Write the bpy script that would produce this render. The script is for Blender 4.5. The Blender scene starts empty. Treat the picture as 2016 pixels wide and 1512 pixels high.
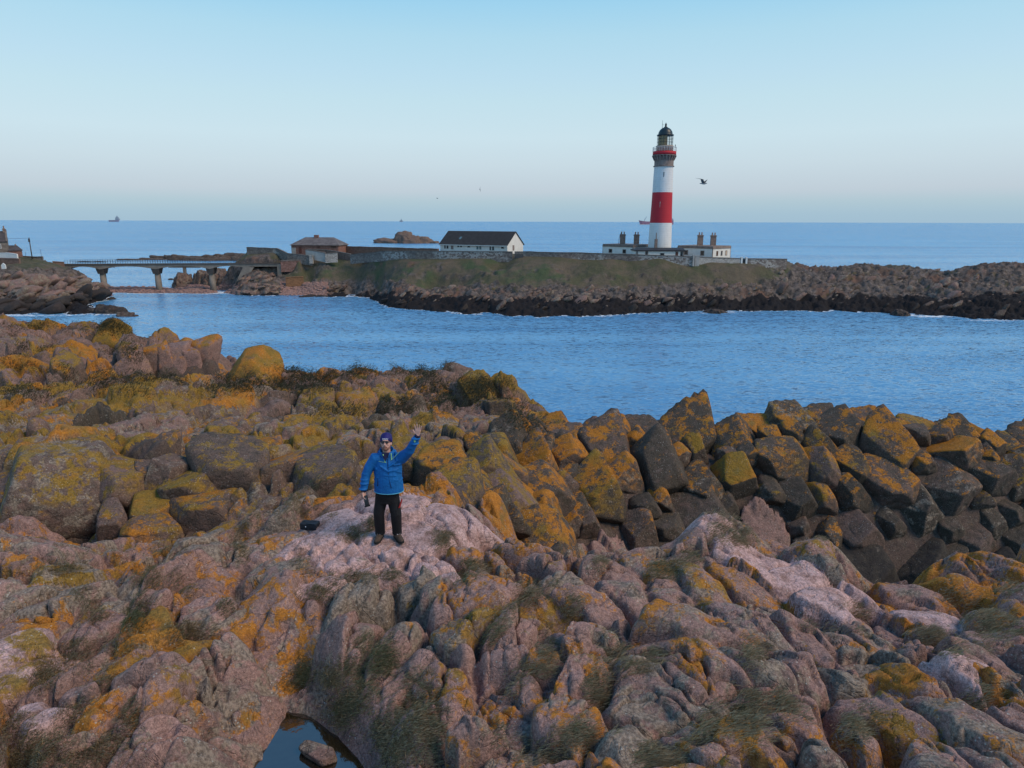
import bpy, bmesh, math, random
import numpy as np
from mathutils import Matrix, Vector

random.seed(7)
RNG = np.random.default_rng(11)
SC = bpy.context.scene
COL = SC.collection

# ------------------------------------------------------------------ camera
CAM_Z = 22.0
PITCH = math.radians(13.4)
ROLL = math.radians(0.17)
FPX = 1345.0
cam_data = bpy.data.cameras.new('camera')
cam_data.sensor_width = 36.0
cam_data.lens = FPX / 2016.0 * 36.0
cam_data.clip_start = 0.1
cam_data.clip_end = 90000.0
cam = bpy.data.objects.new('camera', cam_data)
COL.objects.link(cam)
CAM_R = Matrix.Rotation(math.pi / 2 - PITCH, 3, 'X') @ Matrix.Rotation(ROLL, 3, 'Z')
cam.matrix_world = Matrix.Translation((0, 0, CAM_Z)) @ CAM_R.to_4x4()
SC.camera = cam

# ------------------------------------------------------------------ sky, sun, exposure
SUN_EL, SUN_AZ = math.radians(15.0), math.radians(112.0)   # azimuth clockwise from +Y
world = bpy.data.worlds.new('World')
SC.world = world
world.use_nodes = True
wn, wl = world.node_tree.nodes, world.node_tree.links
wn.clear()
w_out = wn.new('ShaderNodeOutputWorld')
w_bg = wn.new('ShaderNodeBackground')
w_sky = wn.new('ShaderNodeTexSky')
w_sky.sky_type = 'NISHITA'
w_sky.sun_disc = False
w_sky.sun_elevation = SUN_EL
w_sky.sun_rotation = SUN_AZ
w_sky.altitude = 20
w_sky.air_density = 1.0
w_sky.dust_density = 0.6
w_sky.ozone_density = 3.0
SKY_STRENGTH = 0.1
w_bg.inputs['Strength'].default_value = SKY_STRENGTH
# evening sky opposite the sun: pale blue, a rosy belt and a grey blue band low over the sea, the same all round
w_tc = wn.new('ShaderNodeTexCoord')
w_sep = wn.new('ShaderNodeSeparateXYZ')
wl.new(w_tc.outputs['Generated'], w_sep.inputs[0])
w_rmp = wn.new('ShaderNodeValToRGB')
def srgb(c):
    return tuple((v / 255 / 12.92) if v / 255 <= 0.04045 else ((v / 255 + 0.055) / 1.055) ** 2.4 for v in c)
_stops = [(0.0, (164, 194, 214)), (0.010, (166, 196, 215)), (0.026, (178, 203, 216)), (0.041, (195, 209, 221)), (0.077, (204, 222, 232)),
          (0.111, (207, 230, 240)), (0.157, (199, 229, 241)), (0.188, (192, 226, 243)), (0.233, (180, 222, 242)), (0.272, (162, 215, 243)),
          (0.45, (120, 183, 230)), (0.75, (84, 146, 205)), (1.0, (66, 124, 186))]
_e = w_rmp.color_ramp.elements
while len(_e) < len(_stops): _e.new(0.5)
for _el, (_p, _c) in zip(_e, _stops):
    _el.position = _p; _el.color = tuple(v for v in srgb(_c)) + (1,)
wl.new(w_sep.outputs[2], w_rmp.inputs[0])
w_gain = wn.new('ShaderNodeVectorMath'); w_gain.operation = 'SCALE'; w_gain.inputs['Scale'].default_value = 1.0 / SKY_STRENGTH
wl.new(w_rmp.outputs['Color'], w_gain.inputs[0])
w_mix = wn.new('ShaderNodeMix'); w_mix.data_type = 'RGBA'; w_mix.inputs[0].default_value = 0.93
wl.new(w_sky.outputs['Color'], w_mix.inputs[6]); wl.new(w_gain.outputs[0], w_mix.inputs[7])
wl.new(w_mix.outputs[2], w_bg.inputs['Color'])
wl.new(w_bg.outputs['Background'], w_out.inputs['Surface'])

sun_data = bpy.data.lights.new('sun', 'SUN')
sun_data.energy = 2.3
sun_data.angle = math.radians(24)
sun_data.color = (1.0, 0.80, 0.58)
sun = bpy.data.objects.new('sun', sun_data)
COL.objects.link(sun)
_sd = Vector((math.sin(SUN_AZ) * math.cos(math.radians(46)), math.cos(SUN_AZ) * math.cos(math.radians(46)), math.sin(math.radians(46))))
sun.rotation_euler = _sd.to_track_quat('Z', 'Y').to_euler()

SC.view_settings.view_transform = 'Standard'
SC.view_settings.look = 'None'
SC.view_settings.gamma = 1.0
SC.view_settings.use_curve_mapping = False
SC.view_settings.exposure = 0.0
SC.render.engine = 'CYCLES'
SC.cycles.max_bounces = 5
SC.cycles.diffuse_bounces = 1
SC.cycles.glossy_bounces = 3
SC.cycles.transmission_bounces = 4
SC.cycles.transparent_max_bounces = 6
SC.cycles.use_denoising = True

# ------------------------------------------------------------------ pixel -> world
CR = np.array(CAM_R)
CP = np.array([0, 0, CAM_Z])

def ray(px, py):
    d = CR @ np.array([px - 1008.0, -(py - 756.0), -FPX])
    return d / np.linalg.norm(d)

def W(px, py, Y):
    """point on the view ray of a photo pixel at forward distance Y"""
    d = ray(px, py)
    return CP + d * (Y / d[1])

def S(px, py, z=0.0):
    """point on the view ray of a photo pixel at height z"""
    d = ray(px, py)
    return CP + d * ((z - CAM_Z) / d[2])

def X_at(px, Y, z):
    """world x of photo column px at forward distance Y and height z"""
    dcam = Y * math.cos(PITCH) + (CAM_Z - z) * math.sin(PITCH)
    return (px - 1008.0) / FPX * dcam

# ------------------------------------------------------------------ numpy gradient noise
_P = np.random.default_rng(3).permutation(256).astype(np.int32)
_P = np.concatenate([_P, _P, _P])
_G = np.random.default_rng(4).normal(size=(256, 3))
_G /= np.linalg.norm(_G, axis=1)[:, None]

def perlin(p):
    p = np.asarray(p, float)
    i = np.floor(p).astype(np.int64)
    f = p - i
    i = (i & 255).astype(np.int32)
    u = f * f * f * (f * (f * 6 - 15) + 10)
    out = 0
    for dx in (0, 1):
        wx = u[..., 0] if dx else 1 - u[..., 0]
        hx = _P[(i[..., 0] + dx)]
        for dy in (0, 1):
            wy = u[..., 1] if dy else 1 - u[..., 1]
            hy = _P[hx + ((i[..., 1] + dy) & 255)]
            for dz in (0, 1):
                wz = u[..., 2] if dz else 1 - u[..., 2]
                h = _P[hy + ((i[..., 2] + dz) & 255)]
                g = _G[h]
                out = out + wx * wy * wz * (g[..., 0] * (f[..., 0] - dx) + g[..., 1] * (f[..., 1] - dy) + g[..., 2] * (f[..., 2] - dz))
    return out * 1.6

def fbm(p, octv=4, gain=0.5, lac=2.03):
    a, s, o = 1.0, 0.0, 0.0
    p = np.asarray(p, float)
    for k in range(octv):
        o = o + a * perlin(p + 17.3 * k)
        s += a
        a *= gain
        p = p * lac
    return o / s

def ridged(p, octv=4, gain=0.5, lac=2.1):
    a, s, o = 1.0, 0.0, 0.0
    p = np.asarray(p, float)
    for k in range(octv):
        o = o + a * (1 - np.abs(perlin(p + 9.1 * k)) * 2)
        s += a
        a *= gain
        p = p * lac
    return o / s

def sstep(x, a, b):
    t = np.clip((x - a) / (b - a), 0, 1)
    return t * t * (3 - 2 * t)

class TPS:
    """thin plate spline through scattered heights"""
    def __init__(self, uv, z, smooth=1e-4):
        self.c = np.asarray(uv, float)
        n = len(self.c)
        K = self._k(self.c) + np.eye(n) * smooth
        Pm = np.c_[np.ones(n), self.c]
        A = np.block([[K, Pm], [Pm.T, np.zeros((3, 3))]])
        self.w = np.linalg.solve(A, np.r_[z, 0, 0, 0])
    def _k(self, q):
        r2 = ((q[:, None, :] - self.c[None]) ** 2).sum(-1)
        return 0.5 * r2 * np.log(r2 + 1e-12)
    def __call__(self, q):
        q = np.asarray(q, float)
        sh = q.shape[:-1]
        q = q.reshape(-1, 2)
        out = np.empty(len(q))
        for s in range(0, len(q), 20000):
            qq = q[s:s + 20000]
            out[s:s + 20000] = self._k(qq) @ self.w[:-3] + self.w[-3] + qq @ self.w[-2:]
        return out.reshape(sh)

# ------------------------------------------------------------------ mesh helpers
def mesh_np(name, v, f, smooth=False):
    """mesh from numpy verts and a (n,3) or (n,4) face array"""
    me = bpy.data.meshes.new(name)
    v = np.ascontiguousarray(v, np.float32)
    f = np.ascontiguousarray(f, np.int32)
    k = f.shape[1]
    me.vertices.add(len(v))
    me.vertices.foreach_set('co', v.ravel())
    me.loops.add(f.size)
    me.loops.foreach_set('vertex_index', f.ravel())
    me.polygons.add(len(f))
    me.polygons.foreach_set('loop_start', np.arange(0, f.size, k, dtype=np.int32))
    try:
        me.polygons.foreach_set('loop_total', np.full(len(f), k, np.int32))
    except Exception:
        pass
    if smooth:
        me.polygons.foreach_set('use_smooth', np.ones(len(f), bool))
    me.update(calc_edges=True)
    return me

def attr(me, name, vals):
    a = me.attributes.new(name, 'FLOAT', 'POINT')
    a.data.foreach_set('value', np.ascontiguousarray(vals, np.float32))

def link(name, me, mat=None, parent=None, loc=None):
    o = bpy.data.objects.new(name, me)
    COL.objects.link(o)
    if mat is not None and me is not None:
        me.materials.append(mat)
    if parent is not None:
        o.parent = parent
    if loc is not None:
        o.location = loc
    return o

def tag(o, label, cat=None, group=None, kind=None):
    o['label'] = label
    if cat: o['category'] = cat
    if group: o['group'] = group
    if kind: o['kind'] = kind
    return o

def thing(name, label, cat, loc=(0, 0, 0), rz=0.0, group=None):
    o = bpy.data.objects.new(name, None)
    COL.objects.link(o)
    o.location = loc
    o.rotation_euler = (0, 0, rz)
    return tag(o, label, cat, group)

class MB:
    """collects simple solids into one mesh"""
    def __init__(self):
        self.v, self.f = [], []
    def add(self, v, f):
        b = len(self.v)
        self.v += [tuple(map(float, q)) for q in v]
        self.f += [tuple(b + i for i in q) for q in f]
        return self
    def box(self, x0, x1, y0, y1, z0, z1, m=None):
        v = [(x0, y0, z0), (x1, y0, z0), (x1, y1, z0), (x0, y1, z0), (x0, y0, z1), (x1, y0, z1), (x1, y1, z1), (x0, y1, z1)]
        if m is not None:
            v = [tuple(m @ Vector(q)) for q in v]
        return self.add(v, [(3, 2, 1, 0), (4, 5, 6, 7), (0, 1, 5, 4), (1, 2, 6, 5), (2, 3, 7, 6), (3, 0, 4, 7)])
    def lathe(self, prof, n=32, cx=0, cy=0, cap=True, a0=0.0):
        v, f = [], []
        for r, z in prof:
            for k in range(n):
                a = a0 + 2 * math.pi * k / n
                v.append((cx + r * math.cos(a), cy + r * math.sin(a), z))
        for i in range(len(prof) - 1):
            for k in range(n):
                k2 = (k + 1) % n
                f.append((i * n + k, i * n + k2, (i + 1) * n + k2, (i + 1) * n + k))
        if cap:
            f.append(tuple(range(n - 1, -1, -1)))
            f.append(tuple((len(prof) - 1) * n + k for k in range(n)))
        return self.add(v, f)
    def tube(self, pts, rad, n=8, flat=1.0):
        """round tube along points, radius per point; flat scales the second axis"""
        pts = [Vector(p) for p in pts]
        if not hasattr(rad, '__len__'):
            rad = [rad] * len(pts)
        v, f = [], []
        up = None
        for i, p in enumerate(pts):
            t = (pts[min(i + 1, len(pts) - 1)] - pts[max(i - 1, 0)]).normalized()
            if up is None:
                up = Vector((0, 0, 1)) if abs(t.z) < 0.9 else Vector((0, 1, 0))
            s = t.cross(up).normalized()
            up = s.cross(t).normalized()
            for k in range(n):
                a = 2 * math.pi * k / n
                v.append(p + (s * math.cos(a) + up * math.sin(a) * flat) * rad[i])
        for i in range(len(pts) - 1):
            for k in range(n):
                k2 = (k + 1) % n
                f.append((i * n + k, i * n + k2, (i + 1) * n + k2, (i + 1) * n + k))
        f.append(tuple(range(n - 1, -1, -1)))
        f.append(tuple((len(pts) - 1) * n + k for k in range(n)))
        return self.add(v, f)
    def loft(self, rings, n=20):
        """rings: (centre, rx, ry, rotx, pw) horizontal ellipse rings, closed"""
        v, f = [], []
        for c, rx, ry in rings:
            for k in range(n):
                a = 2 * math.pi * k / n
                v.append((c[0] + rx * math.cos(a), c[1] + ry * math.sin(a), c[2]))
        m = len(rings)
        for i in range(m - 1):
            for k in range(n):
                k2 = (k + 1) % n
                f.append((i * n + k, i * n + k2, (i + 1) * n + k2, (i + 1) * n + k))
        f.append(tuple(range(n - 1, -1, -1)))
        f.append(tuple((m - 1) * n + k for k in range(n)))
        return self.add(v, f)
    def ell(self, c, r, nu=16, nv=10, m=None):
        v, f = [], []
        for j in range(nv + 1):
            th = math.pi * j / nv
            for k in range(nu):
                a = 2 * math.pi * k / nu
                q = Vector((r[0] * math.sin(th) * math.cos(a), r[1] * math.sin(th) * math.sin(a), r[2] * math.cos(th)))
                if m is not None: q = m @ q
                v.append((c[0] + q[0], c[1] + q[1], c[2] + q[2]))
        for j in range(nv):
            for k in range(nu):
                k2 = (k + 1) % nu
                f.append((j * nu + k, (j + 1) * nu + k, (j + 1) * nu + k2, j * nu + k2))
        return self.add(v, f)
    def mesh(self, name, smooth=False):
        me = bpy.data.meshes.new(name)
        me.from_pydata(self.v, [], self.f)
        me.validate()
        if smooth:
            me.polygons.foreach_set('use_smooth', np.ones(len(me.polygons), bool))
        me.update()
        return me
    def build(self, name, mat, parent=None, smooth=False, loc=None):
        return link(name, self.mesh(name, smooth), mat, parent, loc)

def remeshed(name, mb, voxel, smooth_iter=3):
    """one continuous skin over overlapping solids"""
    o = link(name, mb.mesh(name))
    md = o.modifiers.new('r', 'REMESH'); md.mode = 'VOXEL'; md.voxel_size = voxel
    md.use_smooth_shade = True
    if smooth_iter:
        s = o.modifiers.new('s', 'SMOOTH'); s.iterations = smooth_iter; s.factor = 0.5
    dg = bpy.context.evaluated_depsgraph_get()
    me = bpy.data.meshes.new_from_object(o.evaluated_get(dg))
    me.name = name
    old = o.data
    bpy.data.objects.remove(o)
    bpy.data.meshes.remove(old)
    me.polygons.foreach_set('use_smooth', np.ones(len(me.polygons), bool))
    return me

# ------------------------------------------------------------------ node helpers
class NT:
    def __init__(self, name):
        self.mat = bpy.data.materials.new(name)
        self.mat.use_nodes = True
        self.t = self.mat.node_tree
        self.n, self.l = self.t.nodes, self.t.links
        self.n.clear()
        self.out = self.n.new('ShaderNodeOutputMaterial')
        self.b = self.n.new('ShaderNodeBsdfPrincipled')
        self.l.new(self.b.outputs[0], self.out.inputs['Surface'])
        self.pos = self.n.new('ShaderNodeNewGeometry')
    def _in(self, sock, val):
        if hasattr(val, 'is_linked') or isinstance(val, bpy.types.NodeSocket):
            self.l.new(val, sock)
        else:
            if isinstance(val, (tuple, list)) and len(val) == 3 and sock.type == 'RGBA':
                val = tuple(val) + (1,)
            sock.default_value = val
    def set(self, name, val):
        self._in(self.b.inputs[name], val)
    def P(self):
        return self.pos.outputs['Position']
    def scale(self, v, s):
        m = self.n.new('ShaderNodeVectorMath'); m.operation = 'MULTIPLY'
        self._in(m.inputs[0], v); m.inputs[1].default_value = s
        return m.outputs[0]
    def noise(self, scale, detail=5, rough=0.55, dist=0.0, vec=None, col=False):
        x = self.n.new('ShaderNodeTexNoise')
        x.inputs['Scale'].default_value = scale
        x.inputs['Detail'].default_value = detail
        x.inputs['Roughness'].default_value = rough
        x.inputs['Distortion'].default_value = dist
        self._in(x.inputs['Vector'], vec if vec is not None else self.P())
        return x.outputs['Color' if col else 'Fac']
    def voro(self, scale, feature='F1', vec=None, out='Distance', rnd=1.0):
        x = self.n.new('ShaderNodeTexVoronoi')
        x.feature = feature
        x.inputs['Scale'].default_value = scale
        x.inputs['Randomness'].default_value = rnd
        self._in(x.inputs['Vector'], vec if vec is not None else self.P())
        return x.outputs[out]
    def math(self, op, a, b=0.0, c=0.0, clamp=False):
        m = self.n.new('ShaderNodeMath'); m.operation = op; m.use_clamp = clamp
        self._in(m.inputs[0], a); self._in(m.inputs[1], b); self._in(m.inputs[2], c)
        return m.outputs[0]
    def step(self, v, a, b, lo=0.0, hi=1.0):
        m = self.n.new('ShaderNodeMapRange'); m.interpolation_type = 'SMOOTHSTEP'
        self._in(m.inputs['Value'], v)
        self._in(m.inputs['From Min'], a); self._in(m.inputs['From Max'], b)
        m.inputs['To Min'].default_value = lo; m.inputs['To Max'].default_value = hi
        return m.outputs[0]
    def mix(self, f, a, b, blend='MIX'):
        m = self.n.new('ShaderNodeMix'); m.data_type = 'RGBA'; m.blend_type = blend
        self._in(m.inputs[0], f); self._in(m.inputs[6], a); self._in(m.inputs[7], b)
        return m.outputs[2]
    def attr(self, name, kind='GEOMETRY'):
        a = self.n.new('ShaderNodeAttribute'); a.attribute_name = name; a.attribute_type = kind
        return a.outputs['Fac']
    def nz(self):
        s = self.n.new('ShaderNodeSeparateXYZ'); self.l.new(self.pos.outputs['Normal'], s.inputs[0])
        return s.outputs[2]
    def z(self):
        s = self.n.new('ShaderNodeSeparateXYZ'); self.l.new(self.P(), s.inputs[0])
        return s.outputs[2]
    def bump(self, h, strength=0.5, dist=0.02, prev=None):
        b = self.n.new('ShaderNodeBump')
        b.inputs['Strength'].default_value = strength
        b.inputs['Distance'].default_value = dist
        self._in(b.inputs['Height'], h)
        if prev is not None: self.l.new(prev, b.inputs['Normal'])
        return b.outputs[0]

def plain(name, col, rough=0.7, var=0.12, scale=6.0, metal=0.0, spec=0.3, bump=0.0):
    """painted or solid surface with slight uneven tone and relief"""
    m = NT(name)
    n = m.noise(scale, 6, 0.6)
    f = m.step(n, 0.3, 0.7)
    m.set('Base Color', m.mix(f, tuple(c * (1 - var) for c in col), tuple(min(1, c * (1 + var)) for c in col)))
    m.set('Roughness', rough); m.set('Metallic', metal); m.set('Specular IOR Level', spec)
    if bump:
        m.l.new(m.bump(m.noise(scale * 4, 5), bump, 0.02), m.b.inputs['Normal'])
    return m.mat
# ------------------------------------------------------------------ rock
def rock_material(name, tex=1.0, far=False):
    """granite with crustose lichens; per rock: pink, lichen, crust, dark, updep (object properties)"""
    m = NT(name)
    g = (lambda n: m.attr(n, 'OBJECT'))
    pale, pink, lich, crust, dark, updep, hue = g('pale'), g('pink'), g('lichen'), g('crust'), g('dark'), g('updep'), g('hue')
    big = m.noise(0.9 * tex, 4, 0.55)
    mid = m.noise(4.5 * tex, 7, 0.62)
    fine = m.noise(24 * tex, 6, 0.7)
    grain = m.noise(75 * tex, 4, 0.75)
    # bare stone
    pk = m.math('ADD', pink, m.math('MULTIPLY', m.math('SUBTRACT', mid, 0.5), 0.9), clamp=True)
    bare = m.mix(pk, (0.078, 0.063, 0.049), (0.345, 0.208, 0.180))
    red = m.step(m.noise(1.7 * tex, 5, 0.6, 0.6), 0.50, 0.72)
    bare = m.mix(m.math('MULTIPLY', red, m.math('MULTIPLY', pk, 0.6)), bare, (0.27, 0.135, 0.11))
    bare = m.mix(m.math('MULTIPLY', pale, m.step(mid, 0.30, 0.62)), bare, (0.60, 0.400, 0.385))
    tone = m.math('MULTIPLY', m.step(fine, 0.28, 0.72, 0.62, 1.30), m.step(grain, 0.28, 0.72, 0.60, 1.42))
    bare = m.mix(1.0, bare, tone, 'MULTIPLY')
    # grey green crust
    cr = m.step(m.math('ADD', m.noise(3.1 * tex, 8, 0.68, 0.3), m.math('MULTIPLY', m.math('SUBTRACT', crust, 0.5), 0.55)), 0.50, 0.60)
    crc = m.mix(m.step(fine, 0.35, 0.65), (0.130, 0.102, 0.080), (0.37, 0.300, 0.235))
    c = m.mix(m.math('MULTIPLY', cr, 0.85), bare, crc)
    # dark crust spots
    dk = m.step(m.noise(5.0 * tex, 8, 0.75, 0.3), 0.55, 0.64)
    c = m.mix(m.math('MULTIPLY', dk, 0.62), c, (0.055, 0.05, 0.047))
    # orange to mustard lichen
    up = m.step(m.math('ADD', m.nz(), m.math('MULTIPLY', m.math('SUBTRACT', mid, 0.5), 0.8)), 0.12, 0.58)
    upw = m.math('ADD', m.math('MULTIPLY', up, updep), m.math('SUBTRACT', 1.0, updep))
    ln = m.math('ADD', m.math('MULTIPLY', m.noise(2.1 * tex, 3, 0.5, 0.5), 0.36), m.math('MULTIPLY', m.noise(6.0 * tex, 9, 0.78, 0.4), 0.52))
    ln = m.math('ADD', ln, m.math('MULTIPLY', m.math('ADD', fine, grain), 0.06))
    thr = m.math('SUBTRACT', 0.72, m.math('MULTIPLY', lich, 0.42))
    lm = m.step(ln, thr, m.math('ADD', thr, 0.05))
    lm = m.math('MULTIPLY', lm, m.step(grain, 0.30, 0.46, 0.45, 1.0))
    lm = m.math('MULTIPLY', lm, upw)
    lcol = m.mix(m.step(m.math('ADD', m.noise(1.1 * tex, 4), m.math('SUBTRACT', hue, 0.5)), 0.38, 0.62), (0.285, 0.168, 0.024), (0.46, 0.178, 0.018))
    lcol = m.mix(m.math('MULTIPLY', m.step(m.noise(2.3 * tex, 5), 0.52, 0.70), 0.7), lcol, (0.185, 0.14, 0.036))
    lcol = m.mix(1.0, lcol, m.math('MULTIPLY', m.step(fine, 0.28, 0.72, 0.60, 1.25), m.step(grain, 0.28, 0.72, 0.68, 1.30)), 'MULTIPLY')
    c = m.mix(m.math('MULTIPLY', lm, 0.93), c, lcol)
    # pale lichen specks
    sp = m.step(m.voro(17 * tex, 'F1'), 0.20, 0.12)
    sp = m.math('MULTIPLY', sp, m.step(m.noise(2.6 * tex, 3), 0.48, 0.60))
    c = m.mix(m.math('MULTIPLY', sp, 0.75), c, (0.50, 0.49, 0.45))
    sp2 = m.step(m.voro(44 * tex, 'F1'), 0.22, 0.10)
    sp2 = m.math('MULTIPLY', sp2, m.step(m.noise(5.1 * tex, 3), 0.42, 0.60))
    c = m.mix(m.math('MULTIPLY', sp2, 0.65), c, (0.48, 0.46, 0.43))
    # black algae and wet rock, and gully shade painted on the cliff foot
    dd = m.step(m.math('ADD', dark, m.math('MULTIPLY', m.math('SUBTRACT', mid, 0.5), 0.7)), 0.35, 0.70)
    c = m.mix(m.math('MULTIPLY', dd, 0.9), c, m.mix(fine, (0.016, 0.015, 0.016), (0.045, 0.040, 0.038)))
    m.set('Base Color', c)
    m.set('Roughness', 0.86)
    m.set('Specular IOR Level', 0.22)
    h = m.math('ADD', m.math('MULTIPLY', mid, 0.75), m.math('MULTIPLY', fine, 0.42))
    h = m.math('ADD', h, m.math('MULTIPLY', grain, 0.10))
    crk = m.noise(2.2 * tex, 4, 0.5, 0.8)
    crk = m.step(m.math('ABSOLUTE', m.math('SUBTRACT', crk, 0.5)), 0.0, 0.018, -0.22, 0.0)
    h = m.math('ADD', h, crk)
    nrm = m.bump(h, 0.85, 0.065 / tex)
    m.l.new(nrm, m.b.inputs['Normal'])
    return m.mat

M = {}
M['rock'] = rock_material('granite_with_lichen', 1.0)
M['rock_far'] = rock_material('granite_far', 0.35)

def soil_material():
    m = NT('soil_and_turf')
    a = m.noise(2.2, 6, 0.6); b = m.noise(22, 5, 0.7)
    c = m.mix(m.step(a, 0.4, 0.62), (0.035, 0.03, 0.022), (0.06, 0.058, 0.028))
    c = m.mix(1.0, c, m.math('ADD', 0.55, m.math('MULTIPLY', b, 0.9)), 'MULTIPLY')
    m.set('Base Color', c); m.set('Roughness', 0.95); m.set('Specular IOR Level', 0.1)
    m.l.new(m.bump(m.math('ADD', b, a), 1.0, 0.08), m.b.inputs['Normal'])
    return m.mat
M['soil'] = soil_material()

def terrain_far_material():
    m = NT('shore_and_turf')
    gr, bl, bch = m.attr('grass'), m.attr('black'), m.attr('beach')
    st = m.scale(m.P(), (1.0, 1.0, 1.0))
    a = m.noise(0.12, 5, 0.6); b = m.noise(0.7, 7, 0.68); f = m.noise(3.2, 6, 0.7)
    rock = m.mix(m.step(b, 0.35, 0.65), (0.060, 0.052, 0.048), (0.185, 0.150, 0.135))
    rock = m.mix(m.step(a, 0.52, 0.66), rock, (0.17, 0.10, 0.075))
    rock = m.mix(1.0, rock, m.math('ADD', 0.45, m.math('MULTIPLY', f, 1.1)), 'MULTIPLY')
    rock = m.mix(m.math('MULTIPLY', m.step(m.noise(0.33, 6, 0.7), 0.57, 0.66), 0.5), rock, (0.12, 0.10, 0.03))
    grass = m.mix(m.step(m.noise(0.16, 6, 0.65), 0.40, 0.60), (0.090, 0.088, 0.052), (0.130, 0.105, 0.075))
    grass = m.mix(m.step(m.noise(0.09, 4, 0.6), 0.54, 0.66), grass, (0.074, 0.096, 0.050))
    grass = m.mix(1.0, grass, m.math('ADD', 0.5, m.math('MULTIPLY', m.noise(1.6, 7, 0.75), 1.0)), 'MULTIPLY')
    c = m.mix(gr, rock, grass)
    peb = m.mix(m.step(f, 0.35, 0.65), (0.13, 0.075, 0.07), (0.27, 0.175, 0.165))
    c = m.mix(bch, c, peb)
    c = m.mix(m.step(m.math('ADD', bl, m.math('MULTIPLY', m.math('SUBTRACT', b, 0.5), 0.9)), 0.35, 0.65), c, (0.020, 0.018, 0.020))
    m.set('Base Color', c); m.set('Roughness', 0.9); m.set('Specular IOR Level', 0.2)
    h = m.math('ADD', m.math('MULTIPLY', b, 0.6), m.math('MULTIPLY', f, 0.4))
    m.l.new(m.bump(h, 1.0, 0.5), m.b.inputs['Normal'])
    return m.mat
M['shore'] = terrain_far_material()

def sea_material():
    m = NT('sea_water')
    foam = m.attr('foam')
    p = m.P()
    lane = m.step(m.noise(1.0, 4, 0.6, 0.6, m.scale(p, (0.003, 0.018, 1))), 0.40, 0.64)
    gust = m.noise(1.0, 5, 0.6, 0.4, m.scale(p, (0.035, 0.11, 1)))
    # facets of wind waves at three sizes, as slopes
    def slopes(sx, sy, k, det):
        x = m.n.new('ShaderNodeTexNoise'); x.inputs['Scale'].default_value = 1.0; x.inputs['Detail'].default_value = det; x.inputs['Roughness'].default_value = 0.6; x.inputs['Distortion'].default_value = 0.25
        m.l.new(m.scale(p, (sx, sy, 1)), x.inputs['Vector'])
        v = m.n.new('ShaderNodeVectorMath'); v.operation = 'SUBTRACT'; m.l.new(x.outputs['Color'], v.inputs[0]); v.inputs[1].default_value = (0.5, 0.5, 0.5)
        s = m.n.new('ShaderNodeVectorMath'); s.operation = 'MULTIPLY'; m.l.new(v.outputs[0], s.inputs[0]); s.inputs[1].default_value = (k * .8, k, 0)
        return s.outputs[0]
    def vadd(a, b):
        v = m.n.new('ShaderNodeVectorMath'); v.operation = 'ADD'; m._in(v.inputs[0], a); m._in(v.inputs[1], b); return v.outputs[0]
    sl = vadd(slopes(0.34, 1.0, WAVE[0], 4), slopes(0.95, 3.0, WAVE[1], 3))
    g = m.math('MULTIPLY', m.math('ADD', 0.72, m.math('MULTIPLY', lane, 0.4)), m.step(gust, 0.3, 0.7, 0.65, 1.3))
    sc = m.n.new('ShaderNodeVectorMath'); sc.operation = 'SCALE'; m.l.new(sl, sc.inputs[0]); m._in(sc.inputs['Scale'], g)
    sepp = m.n.new('ShaderNodeSeparateXYZ'); m.l.new(p, sepp.inputs[0])
    cmb = m.n.new('ShaderNodeCombineXYZ'); cmb.inputs[2].default_value = 1.0     # seen low across the open sea only the near faces of the waves show
    m.l.new(m.step(sepp.outputs[1], 140.0, 700.0, -0.085, -0.19), cmb.inputs[1])
    nv = vadd(sc.outputs[0], cmb.outputs[0])
    nn = m.n.new('ShaderNodeVectorMath'); nn.operation = 'NORMALIZE'; m.l.new(nv, nn.inputs[0])
    m.l.new(nn.outputs[0], m.b.inputs['Normal'])
    deep = m.mix(lane, (0.140, 0.360, 0.60), (0.092, 0.270, 0.50))
    fm = m.step(m.math('ADD', foam, m.math('MULTIPLY', m.math('SUBTRACT', m.noise(0.9, 6, 0.75, 0.5), 0.5), 1.5)), 0.50, 0.72)
    m.set('Base Color', m.mix(fm, deep, (0.78, 0.82, 0.86)))
    m.set('Roughness', m.math('ADD', 0.12, m.math('MULTIPLY', fm, 0.6)))
    m.set('IOR', 1.333)
    return m.mat
WAVE = (0.70, 1.75)
M['sea'] = sea_material()

def pool_material():
    m = NT('pool_water')
    m.set('Base Color', (0.016, 0.012, 0.007)); m.set('Roughness', 0.03); m.set('IOR', 2.5)
    m.l.new(m.bump(m.noise(7, 2, 0.5), 0.25, 0.01), m.b.inputs['Normal'])
    return m.mat
M['pool'] = pool_material()

def grass_material(name, c0, c1):
    m = NT(name)
    v = m.attr('tint')
    c = m.mix(v, c0, c1)
    m.set('Base Color', c); m.set('Roughness', 0.75); m.set('Specular IOR Level', 0.2)
    try:
        m.set('Transmission Weight', 0.0)
    except Exception:
        pass
    return m.mat
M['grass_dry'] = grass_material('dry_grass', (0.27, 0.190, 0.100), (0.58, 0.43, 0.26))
M['grass_green'] = grass_material('green_grass', (0.14, 0.135, 0.064), (0.38, 0.34, 0.18))

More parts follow.
